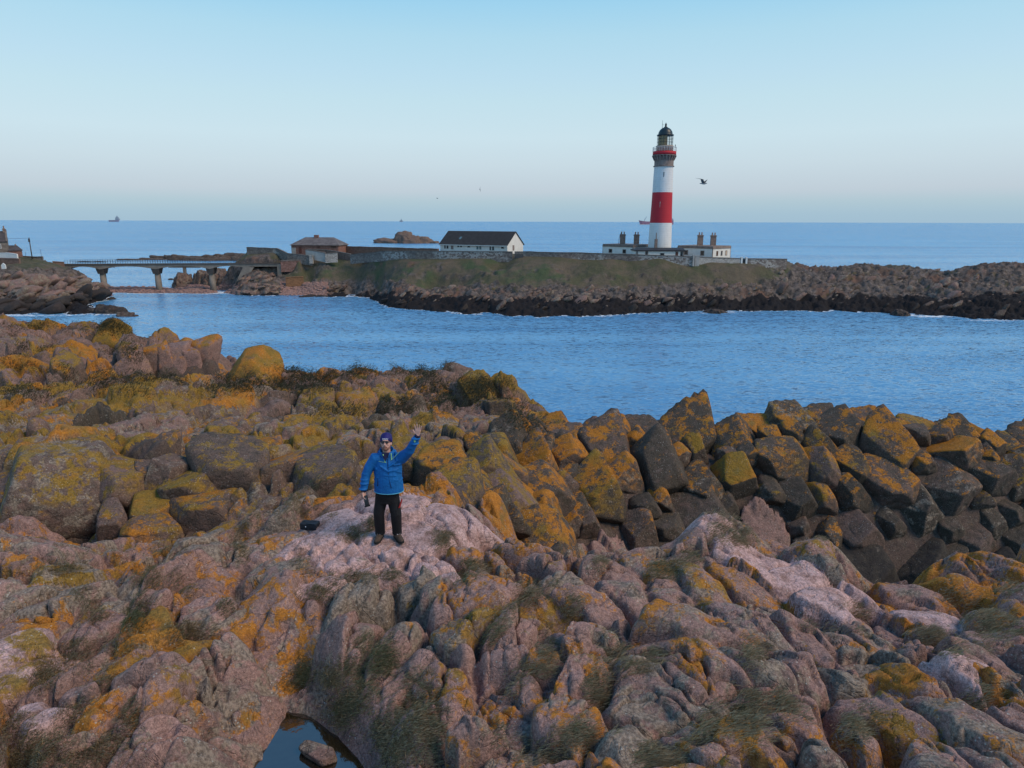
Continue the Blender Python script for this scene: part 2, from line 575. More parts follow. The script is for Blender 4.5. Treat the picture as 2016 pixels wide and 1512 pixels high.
def rubble_material(name, c_lo, c_hi, white, scale=1.0):
    """random rubble masonry, partly limewashed"""
    m = NT(name)
    d = m.voro(1.9 * scale, 'DISTANCE_TO_EDGE', m.scale(m.P(), (1, 1, 1.5)))
    cid = m.voro(1.9 * scale, 'F1', m.scale(m.P(), (1, 1, 1.5)), 'Color')
    sp = m.n.new('ShaderNodeSeparateColor'); m.l.new(cid, sp.inputs[0])
    c = m.mix(sp.outputs[0], c_lo, c_hi)
    wl_ = m.math('MULTIPLY', m.step(sp.outputs[1], 0.35, 0.5), m.step(m.noise(0.11, 4, 0.6), 0.60 - 0.35 * white, 0.72 - 0.35 * white))
    c = m.mix(m.math('MULTIPLY', wl_, 0.8), c, (0.50, 0.475, 0.45))
    c = m.mix(m.step(d, 0.055, 0.0), c, (0.12, 0.11, 0.10))
    c = m.mix(1.0, c, m.math('ADD', 0.6, m.math('MULTIPLY', m.noise(6, 6, 0.7), 0.8)), 'MULTIPLY')
    m.set('Base Color', c); m.set('Roughness', 0.9); m.set('Specular IOR Level', 0.2)
    m.l.new(m.bump(m.step(d, 0.0, 0.12), 0.8, 0.06), m.b.inputs['Normal'])
    return m.mat
M['rubble'] = rubble_material('rubble_wall', (0.15, 0.12, 0.11), (0.30, 0.255, 0.23), 0.42)
M['rubble_dark'] = rubble_material('grey_rubble_wall', (0.13, 0.115, 0.105), (0.26, 0.23, 0.21), 0.0)
M['rubble_red'] = rubble_material('red_rubble_wall', (0.17, 0.09, 0.075), (0.29, 0.17, 0.15), 0.0)
M['limestone_white'] = rubble_material('limewashed_rubble', (0.30, 0.28, 0.26), (0.50, 0.47, 0.44), 0.8)
M['coping'] = plain('stone_coping', (0.17, 0.145, 0.13), 0.9, 0.3, 1.5)
M['granite_dressed'] = plain('dressed_granite', (0.25, 0.195, 0.175), 0.85, 0.22, 1.3, bump=0.3)
M['chimney_stone'] = plain('chimney_stone', (0.24, 0.175, 0.15), 0.85, 0.25, 2.0, bump=0.3)
M['chimney_pot'] = plain('clay_chimney_pot', (0.30, 0.19, 0.14), 0.8, 0.2, 3)

def tower_material(name, col, dirt):
    m = NT(name)
    z = m.z()
    cs = m.math('ABSOLUTE', m.math('SUBTRACT', m.math('FRACT', m.math('MULTIPLY', z, 1.65)), 0.5))
    joint = m.step(cs, 0.40, 0.5)
    streak = m.noise(1.0, 6, 0.65, 0.2, m.scale(m.P(), (1.6, 1.6, 0.12)))
    bl = m.noise(0.8, 5, 0.65)
    c = m.mix(m.step(streak, 0.42, 0.75), col, dirt)
    c = m.mix(1.0, c, m.math('ADD', 0.86, m.math('MULTIPLY', bl, 0.24)), 'MULTIPLY')
    c = m.mix(m.math('MULTIPLY', joint, m.math('MULTIPLY', m.step(m.noise(0.9, 5), 0.42, 0.6), 0.45)), c, tuple(q * 0.62 for q in dirt))
    m.set('Base Color', c); m.set('Roughness', 0.62); m.set('Specular IOR Level', 0.3)
    m.l.new(m.bump(m.step(cs, 0.5, 0.40), 0.5, 0.05), m.b.inputs['Normal'])
    return m.mat
M['tower_white'] = tower_material('tower_white_paint', (0.80, 0.79, 0.78), (0.74, 0.73, 0.72))
M['tower_red'] = tower_material('tower_red_paint', (0.56, 0.030, 0.045), (0.52, 0.034, 0.05))
M['white'] = plain('white_render', (0.76, 0.75, 0.73), 0.75, 0.06, 0.9, bump=0.15)
M['white_dull'] = plain('weathered_white_render', (0.40, 0.375, 0.35), 0.8, 0.14, 0.8, bump=0.2)
M['roof_dark'] = plain('dark_roof_tile', (0.050, 0.046, 0.046), 0.75, 0.18, 1.2, bump=0.3)
M['roof_black'] = plain('black_roof_felt', (0.035, 0.035, 0.042), 0.6, 0.2, 1.0)
M['slate'] = plain('weathered_slate', (0.150, 0.130, 0.128), 0.75, 0.25, 0.9, bump=0.3)
M['slate_dark'] = plain('dark_slate', (0.075, 0.066, 0.070), 0.75, 0.22, 0.9, bump=0.3)
M['brick'] = plain('red_stone_wall', (0.25, 0.13, 0.105), 0.88, 0.25, 2.2, bump=0.4)
M['brown_stone'] = plain('brown_stone_wall', (0.20, 0.125, 0.10), 0.9, 0.25, 1.4, bump=0.4)
M['house_stone'] = plain('grey_house_stone', (0.19, 0.16, 0.14), 0.9, 0.25, 1.6, bump=0.4)
M['orange_stone'] = plain('orange_stone_wall', (0.24, 0.125, 0.065), 0.9, 0.25, 1.8, bump=0.4)
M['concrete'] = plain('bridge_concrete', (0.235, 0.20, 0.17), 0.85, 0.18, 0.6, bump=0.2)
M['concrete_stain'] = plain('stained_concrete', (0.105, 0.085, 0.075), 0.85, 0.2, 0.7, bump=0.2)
M['black_metal'] = plain('black_painted_iron', (0.018, 0.030, 0.036), 0.4, 0.2, 2.0, spec=0.5)
M['rail_dark'] = plain('dark_railing', (0.05, 0.05, 0.055), 0.6, 0.2, 2.0)
M['rail_white'] = plain('white_railing', (0.62, 0.62, 0.62), 0.5, 0.1, 2.0)
M['glass_dark'] = plain('dark_window_glass', (0.018, 0.021, 0.026), 0.12, 0.2, 0.6, spec=0.6)
M['glass_blue'] = plain('curtained_window_glass', (0.12, 0.19, 0.21), 0.2, 0.2, 0.6, spec=0.5)
M['frame_white'] = plain('white_window_frame', (0.68, 0.68, 0.66), 0.5, 0.06, 2)
M['door_grey'] = plain('grey_brown_door', (0.25, 0.20, 0.19), 0.7, 0.1, 2)
M['door_red'] = plain('dark_red_door', (0.13, 0.05, 0.04), 0.7, 0.15, 2)
M['wood_brown'] = plain('brown_shutter', (0.10, 0.055, 0.042), 0.8, 0.2, 2)
M['gate_grey'] = plain('dark_grey_gate', (0.060, 0.066, 0.075), 0.7, 0.15, 2)
M['curtain'] = plain('lantern_curtain', (0.44, 0.32, 0.18), 0.8, 0.15, 1.5)
M['beige'] = plain('beige_paint', (0.56, 0.43, 0.34), 0.7, 0.12, 1.4)
m_ = NT('lantern_glass'); m_.set('Base Color', (0.02, 0.025, 0.03)); m_.set('Roughness', 0.03)
_t = m_.n.new('ShaderNodeBsdfTransparent'); _x = m_.n.new('ShaderNodeMixShader'); _x.inputs[0].default_value = 0.16
m_.l.new(_t.outputs[0], _x.inputs[1]); m_.l.new(m_.b.outputs[0], _x.inputs[2]); m_.l.new(_x.outputs[0], m_.out.inputs['Surface'])
M['lantern_glass'] = m_.mat
M['ship_hull'] = plain('haze_purple_grey_hull', (0.36, 0.33, 0.42), 0.7, 0.1, 0.05)  # distance haze painted into the hull colour
M['ship_red'] = plain('haze_paled_red_hull', (0.44, 0.21, 0.27), 0.7, 0.1, 0.05)  # red paled in the paint to stand for haze
M['ship_upper'] = plain('haze_grey_superstructure', (0.36, 0.40, 0.46), 0.7, 0.1, 0.05)  # pale grey carries the haze of distance in its colour
M['gull_dark'] = plain('gull_grey_feathers', (0.13, 0.14, 0.15), 0.8, 0.15, 8)
M['gull_white'] = plain('gull_white_feathers', (0.28, 0.29, 0.30), 0.8, 0.1, 8)
M['wood_pole'] = plain('weathered_pole', (0.10, 0.085, 0.075), 0.9, 0.2, 2)
M['foam'] = plain('sea_foam', (0.80, 0.84, 0.88), 0.6, 0.06, 1.2)
# ================================================================== NEAR LAND
def t_of(py):
    return math.tan(PITCH + math.atan((py - 756.0) / FPX))

_near = []
def c(px, py, Y, dz=0.0):
    p = W(px, py, Y)
    _near.append((p[0] / Y, Y, p[2] + dz))
def cz(px, Y, z):
    _near.append((X_at(px, Y, z) / Y, Y, z))

# bottom edge and pink outcrop
for px in (-500, -200): c(px, 1512, 5.4); c(px, 1250, 7.7); c(px, 1050, 10.7)
for px in (2220, 2520): c(px, 1512, 5.2); c(px, 1300, 7.2); c(px, 1120, 10.9)
for px in (-500, 0, 400, 850, 1300, 1700, 2016, 2520): cz(px, 4.0, 17.2); cz(px, 3.0, 17.2)
c(0, 1512, 5.5); c(200, 1500, 5.6); c(380, 1470, 6.0); c(420, 1400, 6.6); c(490, 1330, 7.3)
c(0, 1380, 6.5); c(200, 1330, 7.0); c(330, 1370, 6.45); c(60, 1260, 7.6); c(200, 1180, 8.6)
c(400, 1220, 8.0); c(100, 1090, 9.9); c(280, 1100, 9.9); c(380, 1090, 9.8); c(480, 1160, 8.9); c(40, 1050, 10.6)
c(300, 1200, 8.35); c(560, 1200, 8.3); c(560, 1110, 9.4)
cz(588, 7.2, 15.95); cz(625, 6.75, 15.65); cz(600, 6.4, 15.6); cz(690, 6.3, 15.7); cz(560, 6.3, 15.75); cz(605, 7.7, 16.4)
c(720, 1350, 7.0); c(790, 1440, 6.3); c(850, 1512, 5.8); c(800, 1350, 6.8)
c(660, 1250, 7.6); c(740, 1180, 8.35); c(690, 1105, 9.45); c(800, 1070, 10.05); c(745, 1060, 10.15); c(650, 1060, 10.1)
c(700, 1000, 11.3); c(800, 970, 12.0); c(900, 1010, 11.3); c(960, 1080, 10.1); c(990, 1130, 9.1)
c(960, 1160, 8.5, .1); c(1060, 1190, 8.2); c(1000, 1250, 7.5); c(1120, 1330, 6.75); c(960, 1310, 6.95); c(900, 1400, 6.3); c(1020, 1440, 5.95)
c(1200, 1090, 9.9); c(1090, 1100, 9.7); c(1240, 1170, 8.6); c(1330, 1180, 8.5); c(1280, 1380, 6.35); c(1370, 1250, 7.5)
c(1400, 1010, 11.6); c(1320, 1080, 10.4); c(1450, 1140, 9.2); c(1500, 1070, 10.7); c(1570, 1130, 9.7); c(1660, 1180, 9.1)
c(1640, 1080, 11.1); c(1740, 1150, 10.4); c(1800, 1180, 9.6); c(1480, 1240, 7.8); c(1640, 1290, 7.4); c(1560, 1390, 6.3); c(1450, 1490, 5.5)
c(1890, 1100, 11.0); c(1990, 1105, 11.0); c(1920, 1170, 9.7); c(1830, 1230, 8.5); c(1980, 1260, 7.9)
c(1870, 1290, 7.1, .05); c(1760, 1400, 6.3); c(1900, 1430, 5.9); c(1960, 1500, 5.35)
# gully behind the outcrop on the right
for px, Y, z in ((1060, 13.6, 14.4), (1130, 13.2, 13.6), (1250, 13.0, 12.6), (1350, 13.8, 11.8), (1500, 14.0, 11.8), (1700, 13.0, 10.8), (1850, 13.2, 11.0), (2016, 13.6, 11.6), (2300, 13.6, 12.0),
                 (1150, 15.4, 12.9), (1250, 15.6, 12.1), (1400, 16.4, 11.0), (1550, 17.5, 11.3), (1700, 17.5, 10.6), (1850, 18, 10.8), (2016, 18.2, 11.2), (2300, 18.2, 11.4)):
    cz(px, Y, z)
# cliff on the right: foot, rim, back
c(1100, 1060, 16.3); c(1200, 1075, 17.2); c(1350, 1040, 18.6); c(1450, 1030, 19.2)
c(1600, 1090, 18.9); c(1780, 1150, 18.6); c(1950, 1120, 19.0); c(2200, 1110, 19.2)
c(1050, 920, 19.0); c(1200, 900, 20.2); c(1350, 900, 20.7); c(1500, 900, 20.8); c(1650, 900, 20.9); c(1800, 890, 20.9); c(1950, 920, 20.6); c(2200, 930, 20.6)
c(1130, 860, 23.5); c(1200, 850, 23.5); c(1300, 852, 23.5); c(1420, 858, 23.5); c(1500, 840, 23.5); c(1590, 815, 23.5); c(1660, 838, 23.5); c(1760, 838, 23.5); c(1860, 848, 23.5); c(1950, 870, 23.5); c(2016, 882, 23.5); c(2300, 900, 23.5)
for px in (1200, 1400, 1600, 1800, 2016, 2300): cz(px, 27, 12.3); cz(px, 34, 7.5); cz(px, 45, 1.0); cz(px, 56, -4)
# left blocks and slabs
c(-300, 1030, 14.0); c(0, 1035, 13.6); c(120, 1040, 13.6); c(300, 1055, 13.3); c(430, 1040, 13.4)
c(-300, 910, 15.6); c(0, 915, 15.4); c(110, 905, 15.4); c(250, 910, 15.8); c(350, 930, 15.2); c(470, 960, 14.4); c(520, 1000, 12.6)
c(0, 860, 17.8); c(150, 850, 18.5); c(300, 850, 18.7); c(450, 890, 17.0); c(560, 900, 16.6); c(650, 960, 13.8); c(560, 985, 12.9); c(620, 890, 17.0)
c(-300, 800, 21.5); c(60, 810, 21.5); c(200, 790, 22.5); c(350, 790, 23.0); c(500, 800, 22.6); c(600, 840, 20.0); c(700, 850, 19.6); c(780, 850, 19.5)
c(160, 760, 25.0); c(300, 750, 26.5); c(420, 750, 27.0); c(560, 775, 25.5); c(680, 800, 24.0); c(820, 830, 21.8)
c(740, 960, 13.7); c(840, 960, 14.0); c(880, 900, 16.8); c(960, 900, 17.6); c(940, 970, 14.6); c(1010, 1000, 14.3); c(960, 860, 20.5); c(1040, 850, 22.0)
# back knolls
c(-300, 640, 40); c(-300, 720, 29); c(0, 745, 27); c(100, 740, 28); c(0, 690, 32); c(60, 640, 40); c(0, 632, 43); c(150, 640, 40); c(230, 640, 40); c(260, 665, 37)
c(140, 690, 33); c(220, 720, 30); c(280, 690, 33.5)
c(310, 672, 33.5); c(350, 668, 33.6); c(400, 678, 33.5); c(440, 705, 33, -.5); c(330, 742, 31.4); c(400, 748, 31.2)
c(490, 705, 31.5); c(540, 735, 31); c(470, 745, 29.5); c(600, 735, 32); c(560, 760, 28.5)
c(650, 735, 32.5); c(720, 732, 33); c(790, 735, 33); c(870, 730, 33.5); c(940, 740, 32.8); c(1000, 762, 31.3); c(1060, 790, 29.0); c(1110, 822, 26.8)
c(700, 770, 27.5); c(800, 770, 28); c(900, 775, 28); c(960, 800, 26); c(860, 805, 25); c(1020, 830, 24.4)
for px, Y0 in ((-300, 43), (0, 43), (150, 41), (260, 39), (360, 35.5), (450, 34.5), (520, 34), (620, 34), (750, 34.5), (900, 34.5), (1000, 33), (1080, 31)):
    cz(px, Y0 + 6, 11.5); cz(px, Y0 + 14, 4.0); cz(px, 64, -4)
cz(1150, 32, 9.5)
_near = np.array(_near)
def uvn(X, Y):
    return np.stack([X / Y * 1.3, np.log(Y)], -1)
_tps = TPS(np.c_[_near[:, 0] * 1.3, np.log(_near[:, 1])], _near[:, 2], 2e-5)
def H(X, Y):
    return _tps(uvn(np.asarray(X, float), np.asarray(Y, float)))

_aa = np.linspace(-1.15, 1.15, 420)
_ly = np.linspace(math.log(3.0), math.log(64), 420)
GA, GL = np.meshgrid(_aa, _ly)
GY = np.exp(GL); GX = GA * GY
GZ = _tps(np.stack([GA * 1.3, GL], -1))
def Hf(X, Y):
    """fast bilinear lookup of the near land"""
    X = np.asarray(X, float); Y = np.asarray(Y, float)
    i = np.clip((X / Y - _aa[0]) / (_aa[1] - _aa[0]), 0, 418.999)
    j = np.clip((np.log(Y) - _ly[0]) / (_ly[1] - _ly[0]), 0, 418.999)
    i0 = i.astype(int); j0 = j.astype(int); fi = i - i0; fj = j - j0
    return (GZ[j0, i0] * (1 - fi) * (1 - fj) + GZ[j0, i0 + 1] * fi * (1 - fj) + GZ[j0 + 1, i0] * (1 - fi) * fj + GZ[j0 + 1, i0 + 1] * fi * fj)
def Hn(X, Y, e=0.35):
    n = np.array([-(Hf(X + e, Y) - Hf(X - e, Y)) / (2 * e), -(Hf(X, Y + e) - Hf(X, Y - e)) / (2 * e), 1.0])
    return n / np.linalg.norm(n)
def hit(px, py, y0=4.0, y1=60.0):
    """first point of the near land on a photo pixel's ray"""
    d = ray(px, py)
    ts = np.linspace(y0, y1, 1200) / d[1]
    q = CP + d * ts[:, None]
    b = q[:, 2] < Hf(q[:, 0], q[:, 1])
    k = int(np.argmax(b)) if b.any() else 0
    return q[k] if b.any() else None

# ------------------------------------------------------------------ zones
def bA(px):   # back edge of the pink outcrop (distance)
    return np.interp(px, [-400, 0, 300, 430, 560, 700, 900, 1000, 1100, 1250, 1400, 1560, 1700, 1800, 1900, 2016, 2400],
                     [12.4, 12.0, 11.9, 12.0, 12.9, 13.0, 12.9, 12.9, 12.3, 12.2, 12.6, 12.2, 11.9, 11.2, 12.2, 12.4, 12.4])
def px_of(X, Y, Z):
    d = Y * math.cos(PITCH) + (CAM_Z - Z) * math.sin(PITCH)
    return 1008 + X / d * FPX
def zone(X, Y):
    z = Hf(X, Y); px = px_of(X, Y, z)
    if Y < bA(px): return 'A'
    if px > np.interp(Y, [12, 15, 20, 24, 26], [1000, 930, 900, 1000, 1130]) and Y > 12: return 'C'
    if Y < np.interp(px, [-300, 0, 200, 420, 560, 800, 1000, 1130], [25, 25.5, 26.5, 27.5, 26, 25, 24, 24]): return 'B'
    return 'D'

# hero rocks of the photograph: px, py, width px, kind
# kinds: P pink lump, O orange lichened lump, G grey crusted lump, S pale smooth slab, Y yellow block, K dark block, R red buttress, L lichen slab
HERO = [
 (50,1052,100,'O'),(150,1052,80,'O'),(238,1070,66,'O'),(377,1096,108,'G'),(465,1066,72,'G'),(117,1132,70,'G'),(170,1090,70,'G'),(230,1094,66,'G'),(290,1112,74,'P'),
 (100,1192,104,'P'),(36,1226,110,'O'),(205,1195,74,'G'),(268,1162,52,'G'),(315,1212,88,'O'),(330,1140,62,'O'),(385,1150,76,'P'),(409,1213,100,'P'),(478,1215,56,'G'),
 (195,1238,72,'P'),(285,1268,92,'O'),(368,1282,92,'O'),(50,1310,150,'S'),
 (118,1338,92,'P'),(160,1372,96,'P'),(90,1420,110,'S'),(190,1412,92,'P'),(230,1322,84,'O'),(300,1318,84,'P'),(335,1372,104,'P'),(318,1456,140,'P'),(280,1500,90,'O'),
 (392,1392,74,'G'),(437,1362,74,'G'),(476,1402,74,'G'),(440,1450,80,'P'),(500,1424,72,'P'),(395,1480,84,'G'),(470,1300,100,'P'),(565,1268,130,'P'),
 (540,1180,140,'O'),(556,1114,110,'P'),(679,1096,112,'S'),(790,1068,128,'S'),(620,1078,96,'S'),(735,1122,110,'S'),(835,1102,108,'S'),(900,1122,64,'S'),
 (728,1172,124,'G'),(640,1160,84,'S'),(800,1152,90,'G'),(866,1165,66,'G'),(680,1232,120,'P'),(770,1222,90,'P'),(600,1222,66,'P'),
 (690,1016,130,'S'),(760,1000,110,'S'),(830,975,90,'S'),(870,985,80,'O'),(930,1030,130,'S'),(985,1030,70,'O'),(640,980,110,'O'),
 (930,1088,100,'O'),(990,1130,110,'G'),(1080,1108,80,'O'),(1140,1080,86,'G'),(1206,1082,92,'O'),
 (945,1170,150,'O'),(920,1222,90,'G'),(1058,1200,110,'O'),(1004,1240,100,'P'),(1110,1250,104,'P'),(1096,1292,110,'P'),(1130,1336,150,'P'),(1180,1196,96,'O'),(1240,1176,120,'P'),(1326,1192,108,'O'),
 (872,1330,90,'O'),(960,1306,96,'P'),(880,1384,84,'O'),(986,1372,118,'O'),(950,1420,104,'P'),(1022,1424,100,'P'),(1100,1420,120,'P'),(905,1484,100,'P'),(1000,1492,90,'P'),(760,1356,60,'O'),
 (1378,1026,92,'S'),(1312,1078,108,'P'),(1376,1130,92,'O'),(1443,1132,112,'O'),(1482,1088,120,'S'),(1556,1130,140,'S'),(1640,1172,130,'S'),
 (1500,1048,96,'O'),(1750,1176,90,'O'),(1690,1192,104,'O'),(1822,1172,116,'P'),(1766,1222,130,'P'),(1840,1222,100,'S'),
 (1888,1108,116,'O'),(1980,1106,116,'O'),(1922,1162,108,'O'),(1288,1178,40,'O'),(1372,1252,150,'P'),(1482,1236,140,'P'),(1592,1262,110,'P'),(1680,1256,100,'P'),(1730,1292,90,'G'),
 (1560,1316,120,'P'),(1640,1336,110,'G'),(1281,1374,180,'P'),(1330,1312,110,'O'),(1420,1326,90,'P'),(1490,1336,110,'G'),(1560,1396,140,'P'),(1592,1444,110,'P'),(1450,1482,120,'O'),(1530,1472,96,'O'),(1390,1452,90,'O'),(1240,1474,100,'G'),
 (1788,1322,110,'O'),(1850,1318,70,'P'),(1904,1308,104,'S'),(1956,1326,84,'P'),(1986,1268,96,'P'),(1756,1404,170,'P'),(1890,1420,190,'P'),(1700,1456,140,'P'),(1800,1484,140,'P'),(1960,1490,120,'G'),(1990,1200,96,'O'),(1945,1240,80,'P'),
 # left blocks
 (106,975,190,'B1'),(18,985,90,'K'),(236,952,110,'Y'),(296,935,66,'K'),(325,944,80,'B1'),(372,962,110,'K'),(384,1006,116,'K'),(296,1008,90,'Y'),(300,1052,90,'K'),(228,1032,60,'Y'),(452,926,130,'K'),
 (500,892,90,'Y'),(534,874,130,'L'),(560,920,100,'Y'),(604,880,110,'L'),(90,902,120,'L'),(20,892,90,'L'),
 (250,800,130,'L'),(300,845,150,'L'),(350,782,130,'L'),(390,835,140,'L'),(440,835,110,'L'),(180,850,120,'L'),(150,815,120,'L'),(70,830,100,'L'),
 (640,935,110,'K'),(845,945,150,'KG'),(880,925,100,'K'),(905,975,100,'K'),(960,925,110,'Y'),(1010,985,110,'K'),
 # back knolls
 (300,715,50,'R'),(328,712,40,'R'),(352,705,44,'R'),(378,708,40,'R'),(402,700,40,'R'),(432,695,52,'RO'),(268,725,50,'R'),(245,740,40,'R'),(490,720,100,'Y2'),(125,685,90,'RO'),(200,718,60,'RO'),(745,770,60,'RO'),(770,750,44,'RO'),(700,790,66,'RO'),(1010,785,90,'RO'),
 (60,702,60,'D'),(160,652,80,'RO'),(205,660,56,'Y2'),(180,738,84,'RO'),(60,748,80,'D'),(128,742,56,'Y'),(20,722,60,'D'),(40,668,70,'D'),(620,790,60,'Y'),(560,770,70,'RO'),(880,745,80,'RO'),(940,775,60,'Y'),(985,800,60,'K'),
]
KIND = {  # p, top tilt, lift, pink, lichen, crust, dark, updep, hue, front plane, size
 'P':  dict(p=7,  tilt=.30, lift=.34, pink=.85, lichen=.42, crust=.48, hue=.66, updep=.15),
 'O':  dict(p=7,  tilt=.32, lift=.36, pink=.82, lichen=.56, crust=.42, hue=.62, updep=.20),
 'G':  dict(p=6,  tilt=.32, lift=.36, pink=.62, lichen=.38, crust=.66, hue=.60, updep=.15),
 'S':  dict(p=9,  tilt=.10, lift=.24, pink=1.05, lichen=.16, crust=.22, hue=.45, updep=.2, pale=1),
 'Y':  dict(p=18, tilt=.22, lift=.45, pink=.25, lichen=.66, crust=.30, hue=.40, updep=.9, front=1),
 'L':  dict(p=18, tilt=.12, lift=.30, pink=.42, lichen=.55, crust=.52, hue=.40, updep=.85, front=1, slab=1),
 'K':  dict(p=20, tilt=.25, lift=.42, pink=.22, lichen=.55, crust=.30, hue=.45, updep=1., front=1),
 'KG': dict(p=14, tilt=.12, lift=.30, pink=.05, lichen=.30, crust=.30, hue=.45, updep=1.),
 'B1': dict(p=22, tilt=.14, lift=.55, pink=.25, lichen=.58, crust=.45, hue=.35, updep=1., front=1),
 'F':  dict(p=20, tilt=.2, lift=.3, pink=.32, lichen=.60, crust=.45, hue=.36, updep=.95),
 'R':  dict(p=14, tilt=.25, lift=1.0, pink=.75, lichen=.50, crust=.22, hue=.60, updep=1., red=1),
 'RO': dict(p=12, tilt=.30, lift=.55, pink=.60, lichen=.62, crust=.30, hue=.55, updep=.8),
 'Y2': dict(p=12, tilt=.45, lift=.85, pink=.35, lichen=.85, crust=.25, hue=.45, updep=.4),
 'C':  dict(p=22, tilt=.28, lift=.34, pink=.02, lichen=.62, crust=.30, hue=.62, updep=1., front=1),
 'D':  dict(p=12, tilt=.30, lift=.42, pink=.50, lichen=.40, crust=.36, hue=.50, updep=.6),
}
seeds = []     # dict: pos, rad, kind, zone
def add_seed(pos, rad, kind, zn, hero=False):
    seeds.append(dict(p=np.array(pos, float), r=rad, k=kind, z=zn, hero=hero))
for px, py, wpx, k in HERO:
    q = hit(px, py)
    if q is None: continue
    rad = wpx * 0.5 * np.linalg.norm(q - CP) / FPX
    zn = zone(q[0], q[1])
    add_seed(q, rad, k, zn, True)
POOL_Z = 16.05
def try_seed(a, Y, rfun, kfun, zones, mind=0.95):
    X = a * Y
    zn = zone(X, Y)
    if zn not in zones: return
    z = float(Hf(X, Y))
    if zn == 'A' and z < POOL_Z + 0.12 and Y < 8.2: return
    r = rfun(X, Y, z)
    if z < 2: return
    P3 = np.array([X, Y, z])
    sp = np.array([s['p'] for s in seeds]); sr = np.array([s['r'] for s in seeds])
    d = np.linalg.norm(sp - P3, axis=1)
    if (d < (sr + r) * mind * 0.94).any(): return
    add_seed(P3, r, kfun(X, Y, z), zn)
def kA(X, Y, z):
    u = RNG.random()
    return 'P' if u < .42 else 'O' if u < .72 else 'G'
def kB(X, Y, z):
    u = RNG.random()
    if Y > 17.2: return 'L' if u < .62 else 'F' if u < .92 else 'KG'
    return 'F' if u < .72 else 'K' if u < .82 else 'L'
def kD(X, Y, z):
    u = RNG.random()
    return 'D' if u < .62 else 'RO' if u < .9 else 'F'
for _ in range(2600):
    try_seed(RNG.uniform(-1.0, 1.0), math.exp(RNG.uniform(math.log(4.3), math.log(13.2))), lambda X, Y, z: RNG.uniform(.26, .55), kA, 'A')
for _ in range(1200):
    try_seed(RNG.uniform(-1.0, 1.0), math.exp(RNG.uniform(math.log(4.3), math.log(13.2))), lambda X, Y, z: RNG.uniform(.18, .26), kA, 'A', 1.05)
for _ in range(2200):
    try_seed(RNG.uniform(-1.0, 0.2), math.exp(RNG.uniform(math.log(11.8), math.log(28))), lambda X, Y, z: RNG.uniform(.38, .80) * (1 if Y > 16 else .9), kB, 'B')
for _ in range(1200):
    try_seed(RNG.uniform(-1.0, 0.2), math.exp(RNG.uniform(math.log(11.8), math.log(28))), lambda X, Y, z: RNG.uniform(.20, .32), kB, 'B')
for _ in range(6000):
    try_seed(RNG.uniform(-0.15, 1.0), math.exp(RNG.uniform(math.log(12), math.log(27.5))), lambda X, Y, z: RNG.uniform(.48, 1.0), lambda *q: 'C', 'C')
for _ in range(4000):
    try_seed(RNG.uniform(-0.15, 1.0), math.exp(RNG.uniform(math.log(14), math.log(26))), lambda X, Y, z: RNG.uniform(.26, .42), lambda *q: 'C', 'C')
for _ in range(2600):
    try_seed(RNG.uniform(-1.0, 0.2), math.exp(RNG.uniform(math.log(23), math.log(47))), lambda X, Y, z: RNG.uniform(.50, 1.2), kD, 'D')
for _ in range(1500):
    try_seed(RNG.uniform(-1.0, 0.2), math.exp(RNG.uniform(math.log(23), math.log(47))), lambda X, Y, z: RNG.uniform(.28, .45), kD, 'D')
POLY = {'B1', 'K', 'Y', 'C', 'R', 'Y2'}

# ------------------------------------------------------------------ rounded polytope rocks
ICO = {}
for s_ in (2, 3, 4, 5, 6):
    b_ = bmesh.new(); bmesh.ops.create_icosphere(b_, subdivisions=s_, radius=1.0)
    ICO[s_] = (np.array([v.co[:] for v in b_.verts]), np.array([[v.index for v in f.verts] for f in b_.faces], np.int32))
    b_.free()

def rock_mesh(center, planes, dists, sub, p=12, amp=0.05, freq=1.6, cut=None, squash=None, crack=0.0, strata=None):
    """star shaped stone: soft intersection of half spaces, weathered by noise; faces below the cut plane are dropped"""
    U, F = ICO[sub]
    if squash is not None:
        U = U @ squash; U = U / np.linalg.norm(U, axis=1)[:, None]
    N = np.asarray(planes); D = np.maximum(np.asarray(dists), 0.03)
    q = np.maximum(U @ N.T / D, 0.0)
    r = (q ** p).sum(1) ** (-1.0 / p)
    V = U * r[:, None]
    wpos = V + center
    sz = float(np.median(r))
    n = fbm(wpos * freq, 3, 0.55) * 0.65 + fbm(wpos * freq * 4.5 + 31, 4, 0.62) * 0.42
    r2 = r * (1 + amp * n)
    if crack:
        sp = wpos if strata is None else wpos @ strata
        wv = sp * 0.9 + 0.35 * np.stack([perlin(sp * 1.3 + 5), perlin(sp * 1.3 + 50), perlin(sp * 1.3 + 90)], -1)
        cn = np.abs(perlin(wv * 1.25))
        cn2 = np.abs(perlin(wv * 2.9 + 40))
        r2 = r2 - crack * np.exp(-(cn / 0.045) ** 2) - 0.5 * crack * np.exp(-(cn2 / 0.07) ** 2) 
    r2 = np.maximum(r2, 0.25 * r)
    V = U * r2[:, None]
    if cut is not None:
        nrm, dd = cut
        low = (V @ nrm) < -dd
        keep = ~(low[F].all(1))
        F = F[keep]
        used = np.zeros(len(V), bool); used[F.ravel()] = True
        idx = np.cumsum(used) - 1
        V = V[used]; F = idx[F].astype(np.int32)
    return V, F

SP = np.array([s['p'] for s in seeds]); SR = np.array([s['r'] for s in seeds])
JOINT_A = np.array([0.55, 0.80, 0.0]); JOINT_A /= np.linalg.norm(JOINT_A)

